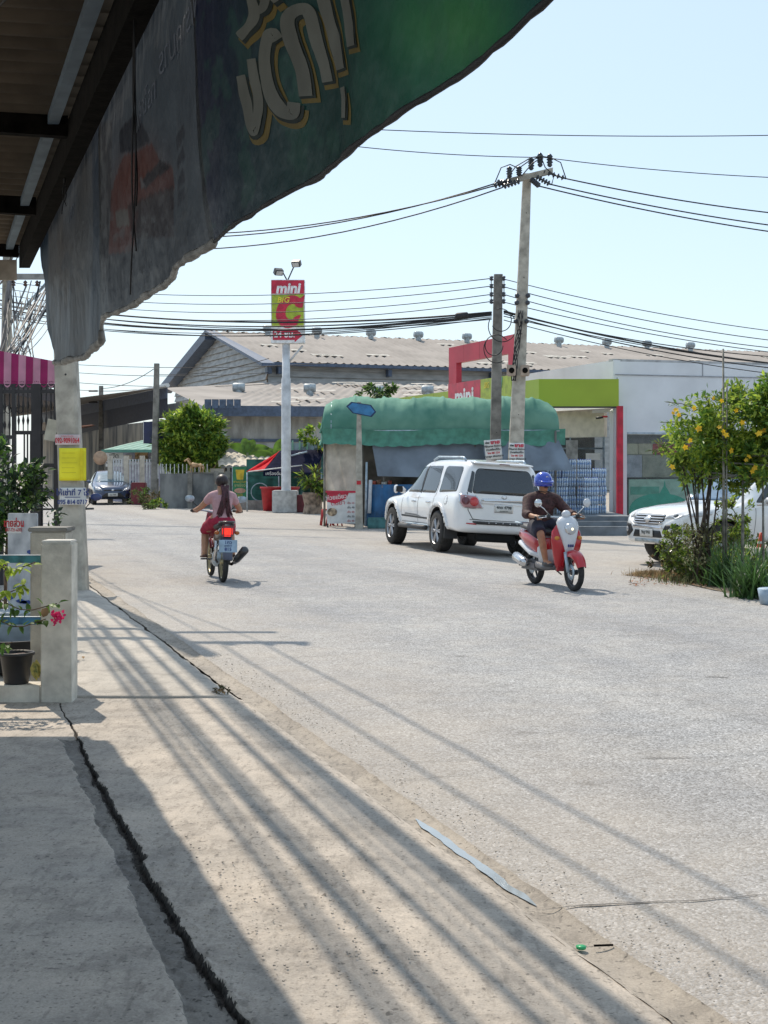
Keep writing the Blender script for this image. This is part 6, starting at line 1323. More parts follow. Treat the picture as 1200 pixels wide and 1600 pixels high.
yq = proj(bv, 0, .88, 'B', .022).y; text('4กด 4798', .075, M_INKB, sv, facing((0, yq, .895)), bold=.0015); text('กรุงเทพมหานคร', .026, M_INKB, sv, facing((0, yq, .83)))
patch('lower_grille', bv, rpoly([(-.60, .60), (-.52, .565), (.52, .565), (.60, .60), (.60, .625), (-.60, .625)], .02), 'B', .012, M_TRIM, sv); 
for k in range(5): MB().lathe([(0, 0), (.012, 0), (.012, .006)], 8, 'Y').build('bumper_stud', M_CHR, sv, (-.28 + k * .14, proj(bv, 0, .6, 'B', .022).y, .60))
MB().tube([(.05, -1.03, 1.16), (-.3, -1.04, 1.18)], [.018, .008], n=6).build('wiper', M_BLACK, sv); MB().bbox(.02, .08, -1.05, -1.0, 1.12, 1.18, .01).build('wiper_hub', M_BLACK, sv)
MB().tube([(.35, -.9, .36), (.35, -1.05, .35)], .03).build('exhaust', M_RUSTY, sv); MB().bbox(-.45, .40, -.85, -.4, .24, .42, .04).build('spare_wheel_well', M_WELL, sv); MB().tube([(-.7, 0, .36), (.7, 0, .36)], .06).build('axle', M_WELL, sv)
patch('fuel_door', bv, circ((-.42, .98), .08, 16), 'L', .003, M_WP, sv, thick=.001)
seam('fuel_door_gap', bv, circ((-.42, .98), .085, 16) + [(-.335, .98)], .008, 'L', M_SEAML, sv)

# ---- dark hatchback coming along the far road
fc = G(160, 788); hc = math.pi + hd - .02
cr = root('oncoming_car', (fc.x - .2, fc.y + 2.2, 0), hc - .03, 0, 'dark blue compact car driving towards us on the far road', 'car')
SC = [(-.85, .45, .80, .95, .55, .60, .45), (-.80, .32, .88, 1.15, .74, .76, .5), (-.5, .24, .90, 1.38, .82, .84, .54), (.3, .22, .90, 1.47, .84, .86, .58), (1.0, .22, .90, 1.44, .84, .86, .58), (1.5, .22, .90, 1.28, .84, .86, .60), (2.1, .22, .88, 1.00, .84, .86, .70), (2.4, .22, .84, .93, .84, .85, .70), (2.9, .22, .76, .84, .80, .81, .60), (3.15, .26, .66, .74, .72, .72, .48), (3.25, .34, .56, .62, .5, .5, .3)]
b2_ = car_body('body', SC, M_DKP, cr, [(0, .31), (2.55, .31)], .35, .86); v2 = bvh_of(b2_)
patch('windscreen', v2, rpoly([(-.64, .96), (-.52, 1.32), (-.44, 1.37), (.44, 1.37), (.52, 1.32), (.64, .96)], .05), 'F', .006, mat('sky_windscreen', (.14, .20, .24), .1, spec=.9), cr)
for s, ax in ((-1, 'L'), (1, 'R')):
    patch('side_window', v2, rpoly([(-.4, .96), (-.3, 1.3), (1.1, 1.36), (1.75, .98)], .05), ax, .005, M_CGL, cr)
    patch('headlight', v2, rpoly([(s * .44, .60), (s * .48, .68), (s * .72, .76), (s * .72, .64)], .02), 'F', .012, M_LENSC, cr)
    patch('fog_lamp', v2, rpoly([(s * .52, .34), (s * .52, .46), (s * .68, .48), (s * .68, .34)], .02), 'F', .012, M_BLACK, cr)
    MB().path([((s * .84, 1.85, .95), .03, .03), ((s * .95, 1.85, .98), .08, .05), ((s * 1.03, 1.85, .98), .04, .04)], 8).build('mirror', M_DKP, cr)
    for y in (0, 2.55): wheel(cr, (s * .74, y, .31), .31, .19, s)
patch('grille', v2, rpoly([(-.42, .40), (-.5, .3), (.5, .3), (.42, .40), (.30, .50), (-.30, .50)], .03), 'F', .012, M_BLACK, cr); patch('upper_grille', v2, rpoly([(-.40, .60), (.40, .60), (.36, .64), (-.36, .64)], .01), 'F', .014, M_BLACK, cr)
patch('emblem', v2, circ((0, .63), .06, 12, .045), 'F', .02, M_CHR, cr); patch('number_plate', v2, rpoly([(-.2, .36), (.2, .36), (.2, .50), (-.2, .50)], .01), 'F', .03, M_PLATE, cr)
yq = proj(v2, 0, .43, 'F', .036).y; text('กข 1905', .1, M_INKB, cr, Matrix.Translation((0, yq, .43)) @ Matrix.Rotation(math.pi, 4, 'Z') @ Matrix.Rotation(rad(90), 4, 'X'), sx=.8)

# ---- pearl SUV facing left on the right edge
fw = Vector((5.72, 23.9, -.1)); th = rad(90 + 25)
sv2 = empty('parked_suv', (0, 0, 0), 0, 'white SUV facing left, chrome grille, half hidden behind the flowering shrub', 'car'); f2 = Vector((-math.sin(th), math.cos(th), 0)); r2_ = Vector((f2.y, -f2.x, 0))
sv2.rotation_euler = (0, 0, th); sv2.location = fw + r2_ * .79 - f2 * 2.75   # left front wheel stands at fw
SD = [(-1.02, .5, 1.0, 1.15, .7, .72, .58), (-.95, .42, 1.05, 1.55, .86, .87, .65), (-.4, .40, 1.06, 1.78, .90, .92, .68), (1.0, .40, 1.04, 1.80, .90, .92, .69), (1.5, .40, 1.03, 1.68, .90, .92, .68), (1.95, .40, 1.02, 1.42, .90, .92, .68), (2.3, .40, 1.01, 1.15, .90, .92, .74), (2.5, .40, 1.0, 1.08, .90, .92, .78), (3.0, .40, .98, 1.05, .90, .91, .77), (3.35, .38, .93, 1.0, .87, .875, .72), (3.55, .36, .86, .93, .80, .80, .64), (3.66, .40, .76, .84, .66, .66, .5), (3.70, .48, .68, .74, .5, .5, .36)]
b3_ = car_body('body', SD, M_WP2, sv2, [(0, .385), (2.75, .385)], .45, .92); v3 = bvh_of(b3_)
patch('windscreen', v3, rpoly([(-.66, 1.12), (-.56, 1.62), (-.5, 1.68), (.5, 1.68), (.56, 1.62), (.66, 1.12)], .05), 'F', .006, M_CGB, sv2)
for s, ax in ((-1, 'L'), (1, 'R')):
    patch('side_window', v3, rpoly([(1.15, 1.09), (1.15, 1.6), (1.5, 1.58), (2.05, 1.09)], .05), ax, .005, M_CGL, sv2); patch('side_window', v3, rpoly([(.2, 1.09), (.2, 1.62), (1.09, 1.62), (1.09, 1.09)], .05), ax, .005, M_CGL, sv2)
    patch('chrome_belt', v3, [(-.3, 1.055), (2.05, 1.04), (2.05, 1.07), (-.3, 1.085)], ax, .008, M_CHR, sv2)
    for pts in ([(1.12, 1.04), (1.12, .45)], [(2.14, .55), (2.1, 1.0)], [(.3, .6), (.2, 1.04)]): seam('door_gap', v3, pts, .012, ax, M_SEAML, sv2)
    patch('headlight', v3, rpoly([(s * .42, .83), (s * .46, .90), (s * .78, .955), (s * .81, .90), (s * .70, .83)], .02), 'F', .012, M_LENSC, sv2); patch('headlight_lens', v3, circ((s * .60, .875), .032, 12), 'F', .018, M_CGL, sv2, thick=.004)
    patch('headlight', v3, rpoly([(3.02, .90), (3.0, .965), (3.35, .93), (3.46, .87), (3.30, .86)], .02), ax, .008, M_LENSC, sv2)
    patch('fog_lamp_housing', v3, rpoly([(s * .42, .60), (s * .50, .72), (s * .74, .74), (s * .70, .52), (s * .56, .50)], .02), 'F', .010, M_BLACK, sv2); patch('fog_lamp', v3, circ((s * .62, .62), .045, 12), 'F', .018, M_LENSC, sv2)
    o = MB().path([((s * .93, 1.93, 1.08), .05, .05), ((s * 1.02, 1.93, 1.12), .07, .06), ((s * 1.14, 1.92, 1.13), .09, .08), ((s * 1.17, 1.92, 1.13), .05, .06)], 10).build('mirror', M_WP2, sv2)
    for yc in (0, 2.75):
        arc = [(yc + .52 * math.cos(a), .385 + .52 * math.sin(a)) for a in np.linspace(-.05, math.pi + .05, 22)] + [(yc + .45 * math.cos(a), .385 + .45 * math.sin(a)) for a in np.linspace(math.pi + .05, -.05, 22)]
        patch('wheel_arch', v3, arc, ax, .018, M_WP2, sv2, thick=.03); wheel(sv2, (s * .79, yc, .385), .385, .26, s)
    patch('door_handle', v3, rpoly([(1.28, .90), (1.46, .90), (1.46, .935), (1.28, .935)], .015), ax, .03, M_CHR, sv2, thick=.03)
gr = patch('grille', v3, rpoly([(-.44, .80), (-.40, .90), (.40, .90), (.44, .80), (.30, .72), (-.30, .72)], .03), 'F', .008, M_BLACK, sv2)
for z in (.735, .78, .825, .87): patch('grille_bar', v3, [(-.40, z), (.40, z), (.40, z + .022), (-.40, z + .022)], 'F', .022, M_CHR, sv2, thick=.02)
patch('emblem', v3, circ((0, .815), .085, 18, .062), 'F', .035, M_CHR, sv2, thick=.03); patch('emblem_ring', v3, circ((0, .815), .062, 16, .04), 'F', .037, M_WP2, sv2, thick=.004)
patch('chrome_chin', v3, rpoly([(-.46, .66), (.46, .66), (.40, .70), (-.40, .70)], .01), 'F', .014, M_CHR, sv2)
patch('lower_intake', v3, rpoly([(-.42, .50), (.42, .50), (.36, .62), (-.36, .62)], .02), 'F', .008, M_BLACK, sv2); patch('skid_plate', v3, rpoly([(-.42, .41), (.42, .41), (.36, .47), (-.36, .47)], .02), 'F', .008, M_GALV, sv2)
patch('number_plate', v3, rpoly([(-.18, .51), (.18, .51), (.18, .64), (-.18, .64)], .01), 'F', .03, M_PLATE, sv2)
yq = proj(v3, 0, .575, 'F', .036).y; text('9กฐ 9765', .075, M_INKB, sv2, Matrix.Translation((0, yq, .585)) @ Matrix.Rotation(math.pi, 4, 'Z') @ Matrix.Rotation(rad(90), 4, 'X'), sx=.85)

# ================================================================== riders
def skin_mesh(name, J, E, m, parent, sub=2, rootj=None, loc=None):
    names = list(J); idx = {n_: i for i, n_ in enumerate(names)}; me = bpy.data.meshes.new(name); me.from_pydata([J[n_][:3] for n_ in names], [(idx[a], idx[b]) for a, b in E], []); me.materials.append(m)
    o = link(name, me, parent if False else None); md = o.modifiers.new('k', 'SKIN'); md.use_smooth_shade = True; md.branch_smoothing = .3
    for i, n_ in enumerate(names):
        r = J[n_][3]; r = r if hasattr(r, '__len__') else (r, r); me.skin_vertices[0].data[i].radius = r; me.skin_vertices[0].data[i].use_root = (n_ == (rootj or names[0]))
    if sub: s = o.modifiers.new('s', 'SUBSURF'); s.levels = sub; s.render_levels = sub
    bpy.context.view_layer.update(); bake(o); o.parent = parent
    for p in o.data.polygons: p.use_smooth = True
    return o
M_SKIN = mat('skin', (.42, .22, .13), .55, var=.06, vscale=20); M_SKIN2 = mat('skin_tan', (.36, .18, .10), .55, var=.06, vscale=20); M_HAIR = mat('dark_hair', (.022, .012, .012), .45, var=.3, vscale=60, stretch=(1, 1, .15)); M_HAIR2 = mat('reddish_hair', (.06, .012, .018), .5, var=.3, vscale=60, stretch=(1, 1, .15))
def hand(J, E, pre, wrist, grip, side, curl_axis=Vector((0, 0, -1))):
    # four curled fingers and a thumb round a grip lying along x
    w_ = Vector(wrist); g = Vector(grip); J[pre + 'palm'] = (*(w_.lerp(g, .6)), (.036, .022)); E.append((pre + 'wrist', pre + 'palm')); d = (g - w_).normalized(); 
    for k in range(4):
        x = (-.027 + .018 * k); o_ = Vector((x, 0, 0)); a = g + o_ + d * .015; b = a + Vector((0, 0, -.02)) + d * .025; c = b + Vector((0, 0, -.028)) - d * .015
        for q, (n_, p) in enumerate((('a', a), ('b', b), ('c', c))): J[pre + 'f%d%s' % (k, n_)] = (*p, .0095 if q < 2 else .008)
        E += [(pre + 'palm', pre + 'f%da' % k), (pre + 'f%da' % k, pre + 'f%db' % k), (pre + 'f%db' % k, pre + 'f%dc' % k)]
    t0 = g + Vector((-side * .035, 0, -.012)) - d * .02; t1 = t0 + Vector((-side * .01, 0, -.03)) + d * .02; J[pre + 't0'] = (*t0, .011); J[pre + 't1'] = (*t1, .009); E += [(pre + 'palm', pre + 't0'), (pre + 't0', pre + 't1')]
def person(root_, P_, skin, sub=2):
    J = {}; E = []
    J['pelvis'] = (*P_['pelvis'], (.13, .11)); J['belly'] = (*P_['belly'], (.125, .10)); J['chest'] = (*P_['chest'], (.145, .11)); J['neckb'] = (*P_['neckb'], (.07, .06)); J['neck'] = (*P_['neck'], .052); J['head'] = (*P_['head'], (.072, .088)); J['crown'] = (*(Vector(P_['head']) + Vector((0, 0, .075))), (.062, .075)); 
    E += [('pelvis', 'belly'), ('belly', 'chest'), ('chest', 'neckb'), ('neckb', 'neck'), ('neck', 'head'), ('head', 'crown')]
    for s, pre in ((-1, 'l'), (1, 'r')):
        Q = P_[pre]; J[pre + 'sh'] = (*Q['sh'], .06); J[pre + 'el'] = (*Q['el'], .042); J[pre + 'wrist'] = (*Q['wr'], .026); E += [('neckb', pre + 'sh'), (pre + 'sh', pre + 'el'), (pre + 'el', pre + 'wrist')]; hand(J, E, pre, Q['wr'], Q['grip'], s)
        J[pre + 'hip'] = (*Q['hip'], .095); J[pre + 'knee'] = (*Q['knee'], .058); J[pre + 'calf'] = (*(Vector(Q['knee']).lerp(Vector(Q['ank']), .35)), .056); J[pre + 'ank'] = (*Q['ank'], .036); J[pre + 'foot'] = (*Q['toe'], (.04, .025)); E += [('pelvis', pre + 'hip'), (pre + 'hip', pre + 'knee'), (pre + 'knee', pre + 'calf'), (pre + 'calf', pre + 'ank'), (pre + 'ank', pre + 'foot')]
    return skin_mesh('body', J, E, skin, root_, sub, 'pelvis')
def garment(name, items, edges, m, parent, rootj, sub=2):   # tapered tubes fused into one smooth cloth surface
    mb = MB()
    rr = lambda n_: items[n_][3] if hasattr(items[n_][3], '__len__') else (items[n_][3],) * 2
    for a, b in edges:
        A = Vector(items[a][:3]); Bv = Vector(items[b][:3]); ra, rb_ = rr(a), rr(b); d = (Bv - A)
        pts = [(A.lerp(Bv, t), ra[0] * (1 - t) + rb_[0] * t, ra[1] * (1 - t) + rb_[1] * t) for t in (0, .25, .5, .75, 1)]
        mb.path(pts, 18, 2.2)
    ends = {a for e in edges for a in e}
    for a in ends:
        r = rr(a); cnt = sum(a in e for e in edges)
        if cnt > 1: mb.ell(items[a][:3], (r[0], r[1], min(r) * .9), 18, 12)
    o = mb.build(name, m); md = o.modifiers.new('r', 'REMESH'); md.mode = 'VOXEL'; md.voxel_size = .011; md.use_smooth_shade = True
    sm = o.modifiers.new('s', 'SMOOTH'); sm.factor = .5; sm.iterations = 7; bpy.context.view_layer.update(); bake(o); o.parent = parent
    for v in o.data.vertices: c = v.co; v.co = c + Vector((fbm(c.x + c.z, c.y, 9), fbm(c.y, c.z * 1.5, 9), 0)) * .006
    for p in o.data.polygons: p.use_smooth = True
    return o
def face(parent, hc, f, skin):
    hc = Vector(hc); f = Vector(f).normalized(); s = Vector((f.y, -f.x, 0)).normalized(); q = lambda a, b, c: hc + s * a + f * b + Vector((0, 0, c))
    MB().tube([q(0, .083, .015), q(0, .102, -.018), q(0, .088, -.026)], [.008, .014, .008], n=6).build('nose', skin, parent)
    for a in (-.03, .03): MB().ell(q(a, .078, .018), .011, 8, 6).build('eye', mat('eye_white', (.5, .48, .45), .3), parent); MB().ell(q(a, .087, .017), .0055, 8, 6).build('pupil', M_BLACK, parent); MB().tube([q(a - .017, .083, .035), q(a, .09, .040), q(a + .017, .083, .035)], .004, n=5).build('eyebrow', M_HAIR, parent)
    MB().tube([q(-.022, .082, -.047), q(0, .092, -.045), q(.022, .082, -.047)], .006, n=6).build('mouth', mat('lips', (.3, .1, .08), .5), parent)
    for a in (-.078, .078): MB().ell(q(a, 0, .0), (.012, .02, .03), 8, 6).build('ear', skin, parent)
def bwheel(parent, loc, r, w_, name='wheel', spokes=5, rim_m=None, wire=False):
    t = MB().lathe([(r - w_ * .75, -w_ * .3), (r - w_ * .35, -w_ * .5), (r - w_ * .08, -w_ * .3), (r, 0), (r - w_ * .08, w_ * .3), (r - w_ * .35, w_ * .5), (r - w_ * .75, w_ * .3)], 34, 'X').build(name, M_TYRE, parent, loc)
    mb = MB(); rr = r - w_ * .72; mb.lathe([(rr, -w_ * .28), (rr - .015, -w_ * .2), (rr - .015, w_ * .2), (rr, w_ * .28)], 30, 'X'); mb.lathe([(0, -.05), (.035, -.045), (.035, .045), (0, .05)], 12, 'X')
    if wire:
        for k in range(24): a = math.pi * 2 * k / 24; s = .03 if k % 2 else -.03; mb.tube([(s, .03 * math.cos(a), .03 * math.sin(a)), (0, (rr - .01) * math.cos(a + .3), (rr - .01) * math.sin(a + .3))], .0022, n=4)
    else:
        for k in range(spokes): a = math.pi * 2 * k / spokes; mb.tube([(0, .03 * math.cos(a), .03 * math.sin(a)), (0, (rr - .01) * math.cos(a + .15), (rr - .01) * math.sin(a + .15))], [.018, .013], n=4, sm=False)
    mb.build('rim', rim_m or M_RIM, t); MB().lathe([(.05, 0), (.10, 0), (.10, .004), (.05, .004)], 20, 'X').build('brake_disc', M_GALV, t, (w_ * .5 if parent is not None else 0, 0, 0)); return t
# ---- red and white scooter
fwc = G(897, 924); hs2 = rad(180 + 18); f3 = Vector((-math.sin(hs2), math.cos(hs2), 0)); oo = fwc - f3 * 1.22
sc = root('motor_scooter', oo, hs2, 0, 'red and white retro motor scooter with round headlamp coming towards us', 'scooter')
M_SRD = mat('scooter_red', (.42, .004, .014), .3, coat=.6, var=.03); M_SWH = mat('scooter_silver_white', (.58, .59, .62), .3, coat=.8, var=.03); M_SGY = mat('scooter_grey', (.10, .10, .11), .5)
fwl = bwheel(sc, (0, 1.22, .245), .245, .085, spokes=3, rim_m=mat('rim_dark', (.05, .05, .055), .4)); bwheel(sc, (0, 0, .245), .245, .095, spokes=5, rim_m=MATS['rim_dark'])
fen = []
for i in range(15):
    a = rad(18 + i * 10.2); fen.append(((0, 1.22 + .272 * math.cos(a), .245 + .262 * math.sin(a)), a))
rg = []
for i, (p, a) in enumerate(fen):
    w_ = .075 * (1 - .5 * abs(i / 14 - .55) ** 2 * 2); up_ = Vector((0, math.cos(a), math.sin(a))); c = Vector(p); rg.append([c + Vector((x, 0, 0)) + up_ * h for x, h in ((-w_, -.06), (-w_, -.01), (-w_ * .7, .018), (0, .03), (w_ * .7, .018), (w_, -.01), (w_, -.06))])
MB().loft(rg, closed=False, cap=False).build('front_fender', M_SRD, sc)
for s in (-1, 1): MB().tube([(s * .085, 1.22, .245), (s * .075, 1.12, .50)], [.022, .026], n=8).build('fork_leg', M_GALV, sc)
def ring(c, hw, hh_, y0, y1, e=2.4, n_=20):             # flattened ring used for the apron: width hw at height c
    return [Vector((hw * math.copysign(abs(math.cos(t)) ** (2 / e), math.cos(t)), (y0 + y1) / 2 + (y1 - y0) / 2 * math.copysign(abs(math.sin(t)) ** (2 / e), math.sin(t)), c)) for t in [2 * math.pi * i / n_ for i in range(n_)]]
MB().loft([ring(z, hw, 0, ya, yb) for z, hw, ya, yb in ((.24, .10, .86, .94), (.34, .14, .86, 1.00), (.46, .175, .88, 1.04), (.56, .20, .90, 1.07), (.66, .215, .91, 1.07), (.76, .20, .91, 1.04), (.84, .14, .92, 1.02), (.90, .07, .93, 1.0))]).build('leg_shield', M_SRD, sc)
MB().loft([ring(z, hw, 0, ya, yb) for z, hw, ya, yb in ((.44, .02, 1.04, 1.075), (.50, .05, 1.03, 1.10), (.60, .085, 1.0, 1.125), (.70, .115, .98, 1.13), (.80, .14, .96, 1.12), (.88, .15, .94, 1.08), (.93, .12, .93, 1.05), (.96, .06, .94, 1.0))]).build('front_panel', M_SWH, sc)
for x in (-.03, 0, .03): MB().bbox(x - .009, x + .009, 1.115, 1.135, .565, .60, .003).build('vent_slot', M_NAVY, sc)
hl = MB().lathe([(0, .10), (.045, .10), (.07, .085), (.082, .05), (.082, -.02)], 22, 'Y').build('headlight_shell', M_CHR, sc, (0, 1.06, .80)); MB().lathe([(0, .108), (.04, .106), (.068, .088)], 20, 'Y').build('headlight_lens', M_LENSC, hl, (0, .006, 0)); MB().lathe([(0, .118), (.018, .114), (.02, .10)], 12, 'Y').build('bulb', mat('lamp_warm', (.9, .8, .5), .2, emit=1.5), hl)
ins = MB().ell((0, .98, .985), (.062, .05, .055)).build('speedometer', M_SWH, sc)
MB().tube([(-.33, .80, .94), (-.22, .86, .955), (-.08, .90, .94), (.08, .90, .94), (.22, .86, .955), (.33, .80, .94)], .014, n=8).build('handlebar', M_GALV, sc)
for s in (-1, 1):
    MB().tube([(s * .24, .855, .955), (s * .36, .785, .938)], .02, n=8).build('grip', M_BLACK, sc); MB().path([((s * .19, .89, .955), .04, .03), ((s * .23, .885, .96), .03, .03)], 8).build('switch_box', M_BLACK, sc); T('brake_lever', [(s * .20, .91, .955), (s * .34, .87, .935)], .006, M_CHR, sc)
    MB().tube([(s * .19, .88, .97), (s * .28, .90, 1.06), (s * .33, .88, 1.10)], .007, n=6).build('mirror_stalk', M_CHR, sc); MB().lathe([(0, .012), (.05, .01), (.056, 0), (.05, -.012), (0, -.015)], 18, 'Y').build('mirror', M_CHR if s > 0 else M_SWH, sc, (s * .35, .88, 1.13))
    MB().ell((s * .16, 1.05, .68), (.035, .03, .028)).build('indicator', mat('amber_lens', (.5, .2, .03), .2), sc)
MB().path([((0, .92, .30), .14, .03), ((0, .55, .27), .16, .045), ((0, .30, .29), .14, .06)], 14, 3).build('floor_board', M_SGY, sc); MB().loft([ring(z, hw, 0, ya, yb) for z, hw, ya, yb in ((.28, .11, .28, .55), (.5, .12, .24, .46), (.68, .11, .20, .42))]).build('under_seat_panel', M_SWH, sc)
MB().path([((0, .46, .50), .10, .13), ((0, .25, .56), .135, .15), ((0, -.05, .62), .14, .12), ((0, -.32, .68), .10, .07), ((0, -.42, .71), .04, .03)], 18, 2.6).build('rear_cowl', M_SRD, sc); MB().path([((0, .42, .40), .11, .05), ((0, .1, .44), .142, .05), ((0, -.3, .56), .12, .04)], 16, 3).build('lower_cowl', M_SWH, sc)
MB().path([((0, .48, .72), .08, .025), ((0, .38, .745), .13, .04), ((0, .1, .76), .14, .045), ((0, -.25, .79), .12, .035), ((0, -.34, .80), .07, .02)], 16, 2.6).build('seat', M_BLACK, sc)
MB().tube([(-.10, -.20, .82), (-.11, -.42, .83), (0, -.47, .83), (.11, -.42, .83), (.10, -.20, .82)], .014, n=8).build('grab_rail', M_GALV, sc)
MB().bbox(-.13, .13, -.30, .30, .20, .34, .04).build('engine', M_SGY, sc)
MB().tube([(-.16, .36, .30), (-.17, .10, .30), (-.17, .0, .32)], .02).build('exhaust_pipe', M_RUSTY, sc) ; MB().path([((.17, .10, .30), .045, .045), ((.175, .02, .31), .062, .062), ((.18, -.24, .37), .064, .064), ((.18, -.27, .38), .04, .04)], 14).build('muffler', M_CHR, sc)
MB().path([((-.14, .2, .28), .05, .07), ((-.15, 0, .26), .05, .08), ((-.15, -.08, .26), .03, .05)], 10).build('transmission_case', M_GALV, sc); MB().path([((0, -.26, .46), .05, .02), ((0, -.36, .36), .06, .012), ((0, -.40, .26), .05, .01)], 8, 3).build('rear_mudguard', M_BLACK, sc)
T('rear_shock', [(-.10, -.18, .60), (-.10, -.10, .34)], .022, M_RED, sc); T('stand', [(-.12, .40, .22), (-.16, .50, .16)], .01, M_BLACK, sc)
# rider
rd = root('person', oo, hs2, 0, 'person in dark brown shirt, dark shorts and blue helmet riding the red scooter', 'person')
PM = {'pelvis': (0, .18, .80), 'belly': (0, .20, .93), 'chest': (0, .22, 1.10), 'neckb': (0, .24, 1.21), 'neck': (0, .255, 1.27), 'head': (0, .28, 1.345),
      'l': dict(sh=(-.19, .22, 1.17), el=(-.31, .42, .97), wr=(-.32, .66, .955), grip=(-.31, .79, .955), hip=(-.10, .22, .79), knee=(-.17, .62, .72), ank=(-.12, .68, .345), toe=(-.12, .84, .325)),
      'r': dict(sh=(.19, .22, 1.17), el=(.31, .42, .97), wr=(.32, .66, .955), grip=(.31, .79, .955), hip=(.10, .22, .79), knee=(.19, .60, .72), ank=(.14, .66, .345), toe=(.14, .83, .325))}
bd = person(rd, PM, M_SKIN2); face(bd, (0, .28, 1.365), (0, 1, 0), M_SKIN2); MB().tube([(-.03, .365, 1.33), (0, .378, 1.334), (.03, .365, 1.33)], .007, n=5).build('moustache', M_HAIR, bd)
M_SHIRT = mat('dark_maroon_shirt', (.055, .022, .022), .8, var=.3, vscale=30, bump=.4, bscale=25); M_SHORT = mat('dark_navy_shorts', (.02, .018, .035), .8, var=.2)
J = {'p': (0, .18, .83, (.165, .135)), 'b': (0, .20, .94, (.16, .13)), 'c': (0, .22, 1.10, (.185, .14)), 'n': (0, .235, 1.19, (.11, .09)), 'ls': (-.20, .22, 1.165, .078), 'le': (-.318, .42, .97, .062), 'lw': (-.322, .55, .962, .052), 'rs': (.20, .22, 1.165, .078), 're': (.318, .42, .97, .062), 'rw': (.322, .55, .962, .052)}
garment('shirt', J, [('p', 'b'), ('b', 'c'), ('c', 'n'), ('n', 'ls'), ('ls', 'le'), ('le', 'lw'), ('n', 'rs'), ('rs', 're'), ('re', 'rw')], M_SHIRT, bd, 'b')
J = {'p': (0, .17, .80, (.17, .13)), 'lh': (-.11, .26, .79, .118), 'lk': (-.165, .52, .745, .092), 'lkk': (-.172, .60, .725, .085), 'rh': (.11, .26, .79, .118), 'rk': (.18, .50, .745, .092), 'rkk': (.19, .585, .725, .085)}
garment('shorts', J, [('p', 'lh'), ('lh', 'lk'), ('lk', 'lkk'), ('p', 'rh'), ('rh', 'rk'), ('rk', 'rkk')], M_SHORT, bd, 'p')
M_HELM = mat('helmet_blue', (.01, .05, .42), .2, coat=1, var=.03); hm = MB(); hm.lathe([(0, .155), (.05, .148), (.095, .12), (.125, .07), (.134, .01), (.132, -.04), (.12, -.045), (.122, .0)], 26); 
he = hm.build('helmet', M_HELM, bd, (0, .265, 1.385)); he.scale = (.95, 1.08, 1); MB().path([((0, .09, .035), .115, .012), ((0, .155, .015), .09, .010), ((0, .175, .01), .05, .006)], 12, 3).build('visor', M_HELM, he); MB().lathe([(0, 0), (.02, 0), (.02, .004)], 10, 'Y').build('helmet_badge', M_PAPER, he, (0, .118, .075))
for s in (-1, 1): MB().tube([(s * .105, .27, 1.35), (s * .085, .30, 1.28), (0, .33, 1.262)], .006, n=5).build('chin_strap', M_BLACK, bd); MB().path([((s * .13, .62 + (.02 if s < 0 else 0), .325), .045, .035), ((s * .13, .72, .322), .052, .035), ((s * .13, .88, .312), .04, .02)], 12, 2.6).build('shoe', mat('dark_shoe', (.03, .03, .035), .6), bd)
MB().tube([(.10, .335, 1.12), (.14, .325, 1.12)], .006, n=4).build('shirt_logo', M_PAPER, bd)

# ---- small motorcycle seen from behind
rw = G(348, 910); hb = rad(15); bk_ = root('motorcycle', rw, hb, rad(1.5), 'small motorcycle seen from behind with lit red tail lamp and blue white plate', 'motorcycle')
M_MB = mat('motorcycle_black', (.02, .018, .02), .3, coat=.6); M_MRED = mat('motorcycle_maroon', (.20, .01, .02), .3, coat=.8)
bwheel(bk_, (0, 0, .285), .285, .075, wire=True, rim_m=mat('rim_gold', (.40, .34, .20), .35, metal=.6)); bwheel(bk_, (0, 1.2, .285), .285, .065, wire=True, rim_m=MATS['rim_gold'])
for s in (-1, 1): T('fork_leg', [(s * .075, 1.2, .285), (s * .07, 1.02, .78)], .02, M_GALV, bk_, 8); T('swing_arm', [(s * .085, 0, .285), (s * .08, .45, .33)], .017, M_MB, bk_); MB().tube([(s * .11, .05, .30), (s * .10, -.0, .58)], .026, n=10).build('rear_shock', M_CHR, bk_)
rg = []
for i in range(12):
    a = rad(30 + i * 11); w_ = .055; c = Vector((0, 1.2 + .315 * math.cos(a), .285 + .31 * math.sin(a))); u_ = Vector((0, math.cos(a), math.sin(a))); rg.append([c + Vector((-w_, 0, 0)) - u_ * .05, c + Vector((-w_ * .6, 0, 0)), c + u_ * .01, c + Vector((w_ * .6, 0, 0)), c + Vector((w_, 0, 0)) - u_ * .05])
MB().loft(rg, closed=False, cap=False).build('front_fender', M_MRED, bk_)
MB().path([((0, .62, .56), .06, .10), ((0, .35, .60), .10, .10), ((0, .05, .66), .115, .085), ((0, -.20, .74), .095, .065), ((0, -.32, .78), .06, .04)], 16, 2.4).build('side_cover', M_MB, bk_); MB().path([((0, .50, .30), .09, .12), ((0, .30, .32), .11, .12), ((0, .15, .36), .06, .06)], 12, 3).build('engine', M_GALV, bk_)
MB().path([((0, .58, .74), .07, .03), ((0, .42, .755), .12, .04), ((0, .1, .77), .13, .045), ((0, -.16, .80), .12, .04), ((0, -.26, .82), .08, .025)], 16, 2.6).build('seat', M_BLACK, bk_)
MB().tube([(-.09, -.08, .82), (-.10, -.26, .845), (-.07, -.36, .85), (0, -.385, .852), (.07, -.36, .85), (.10, -.26, .845), (.09, -.08, .82)], .016, n=8).build('grab_rail', M_MB, bk_)
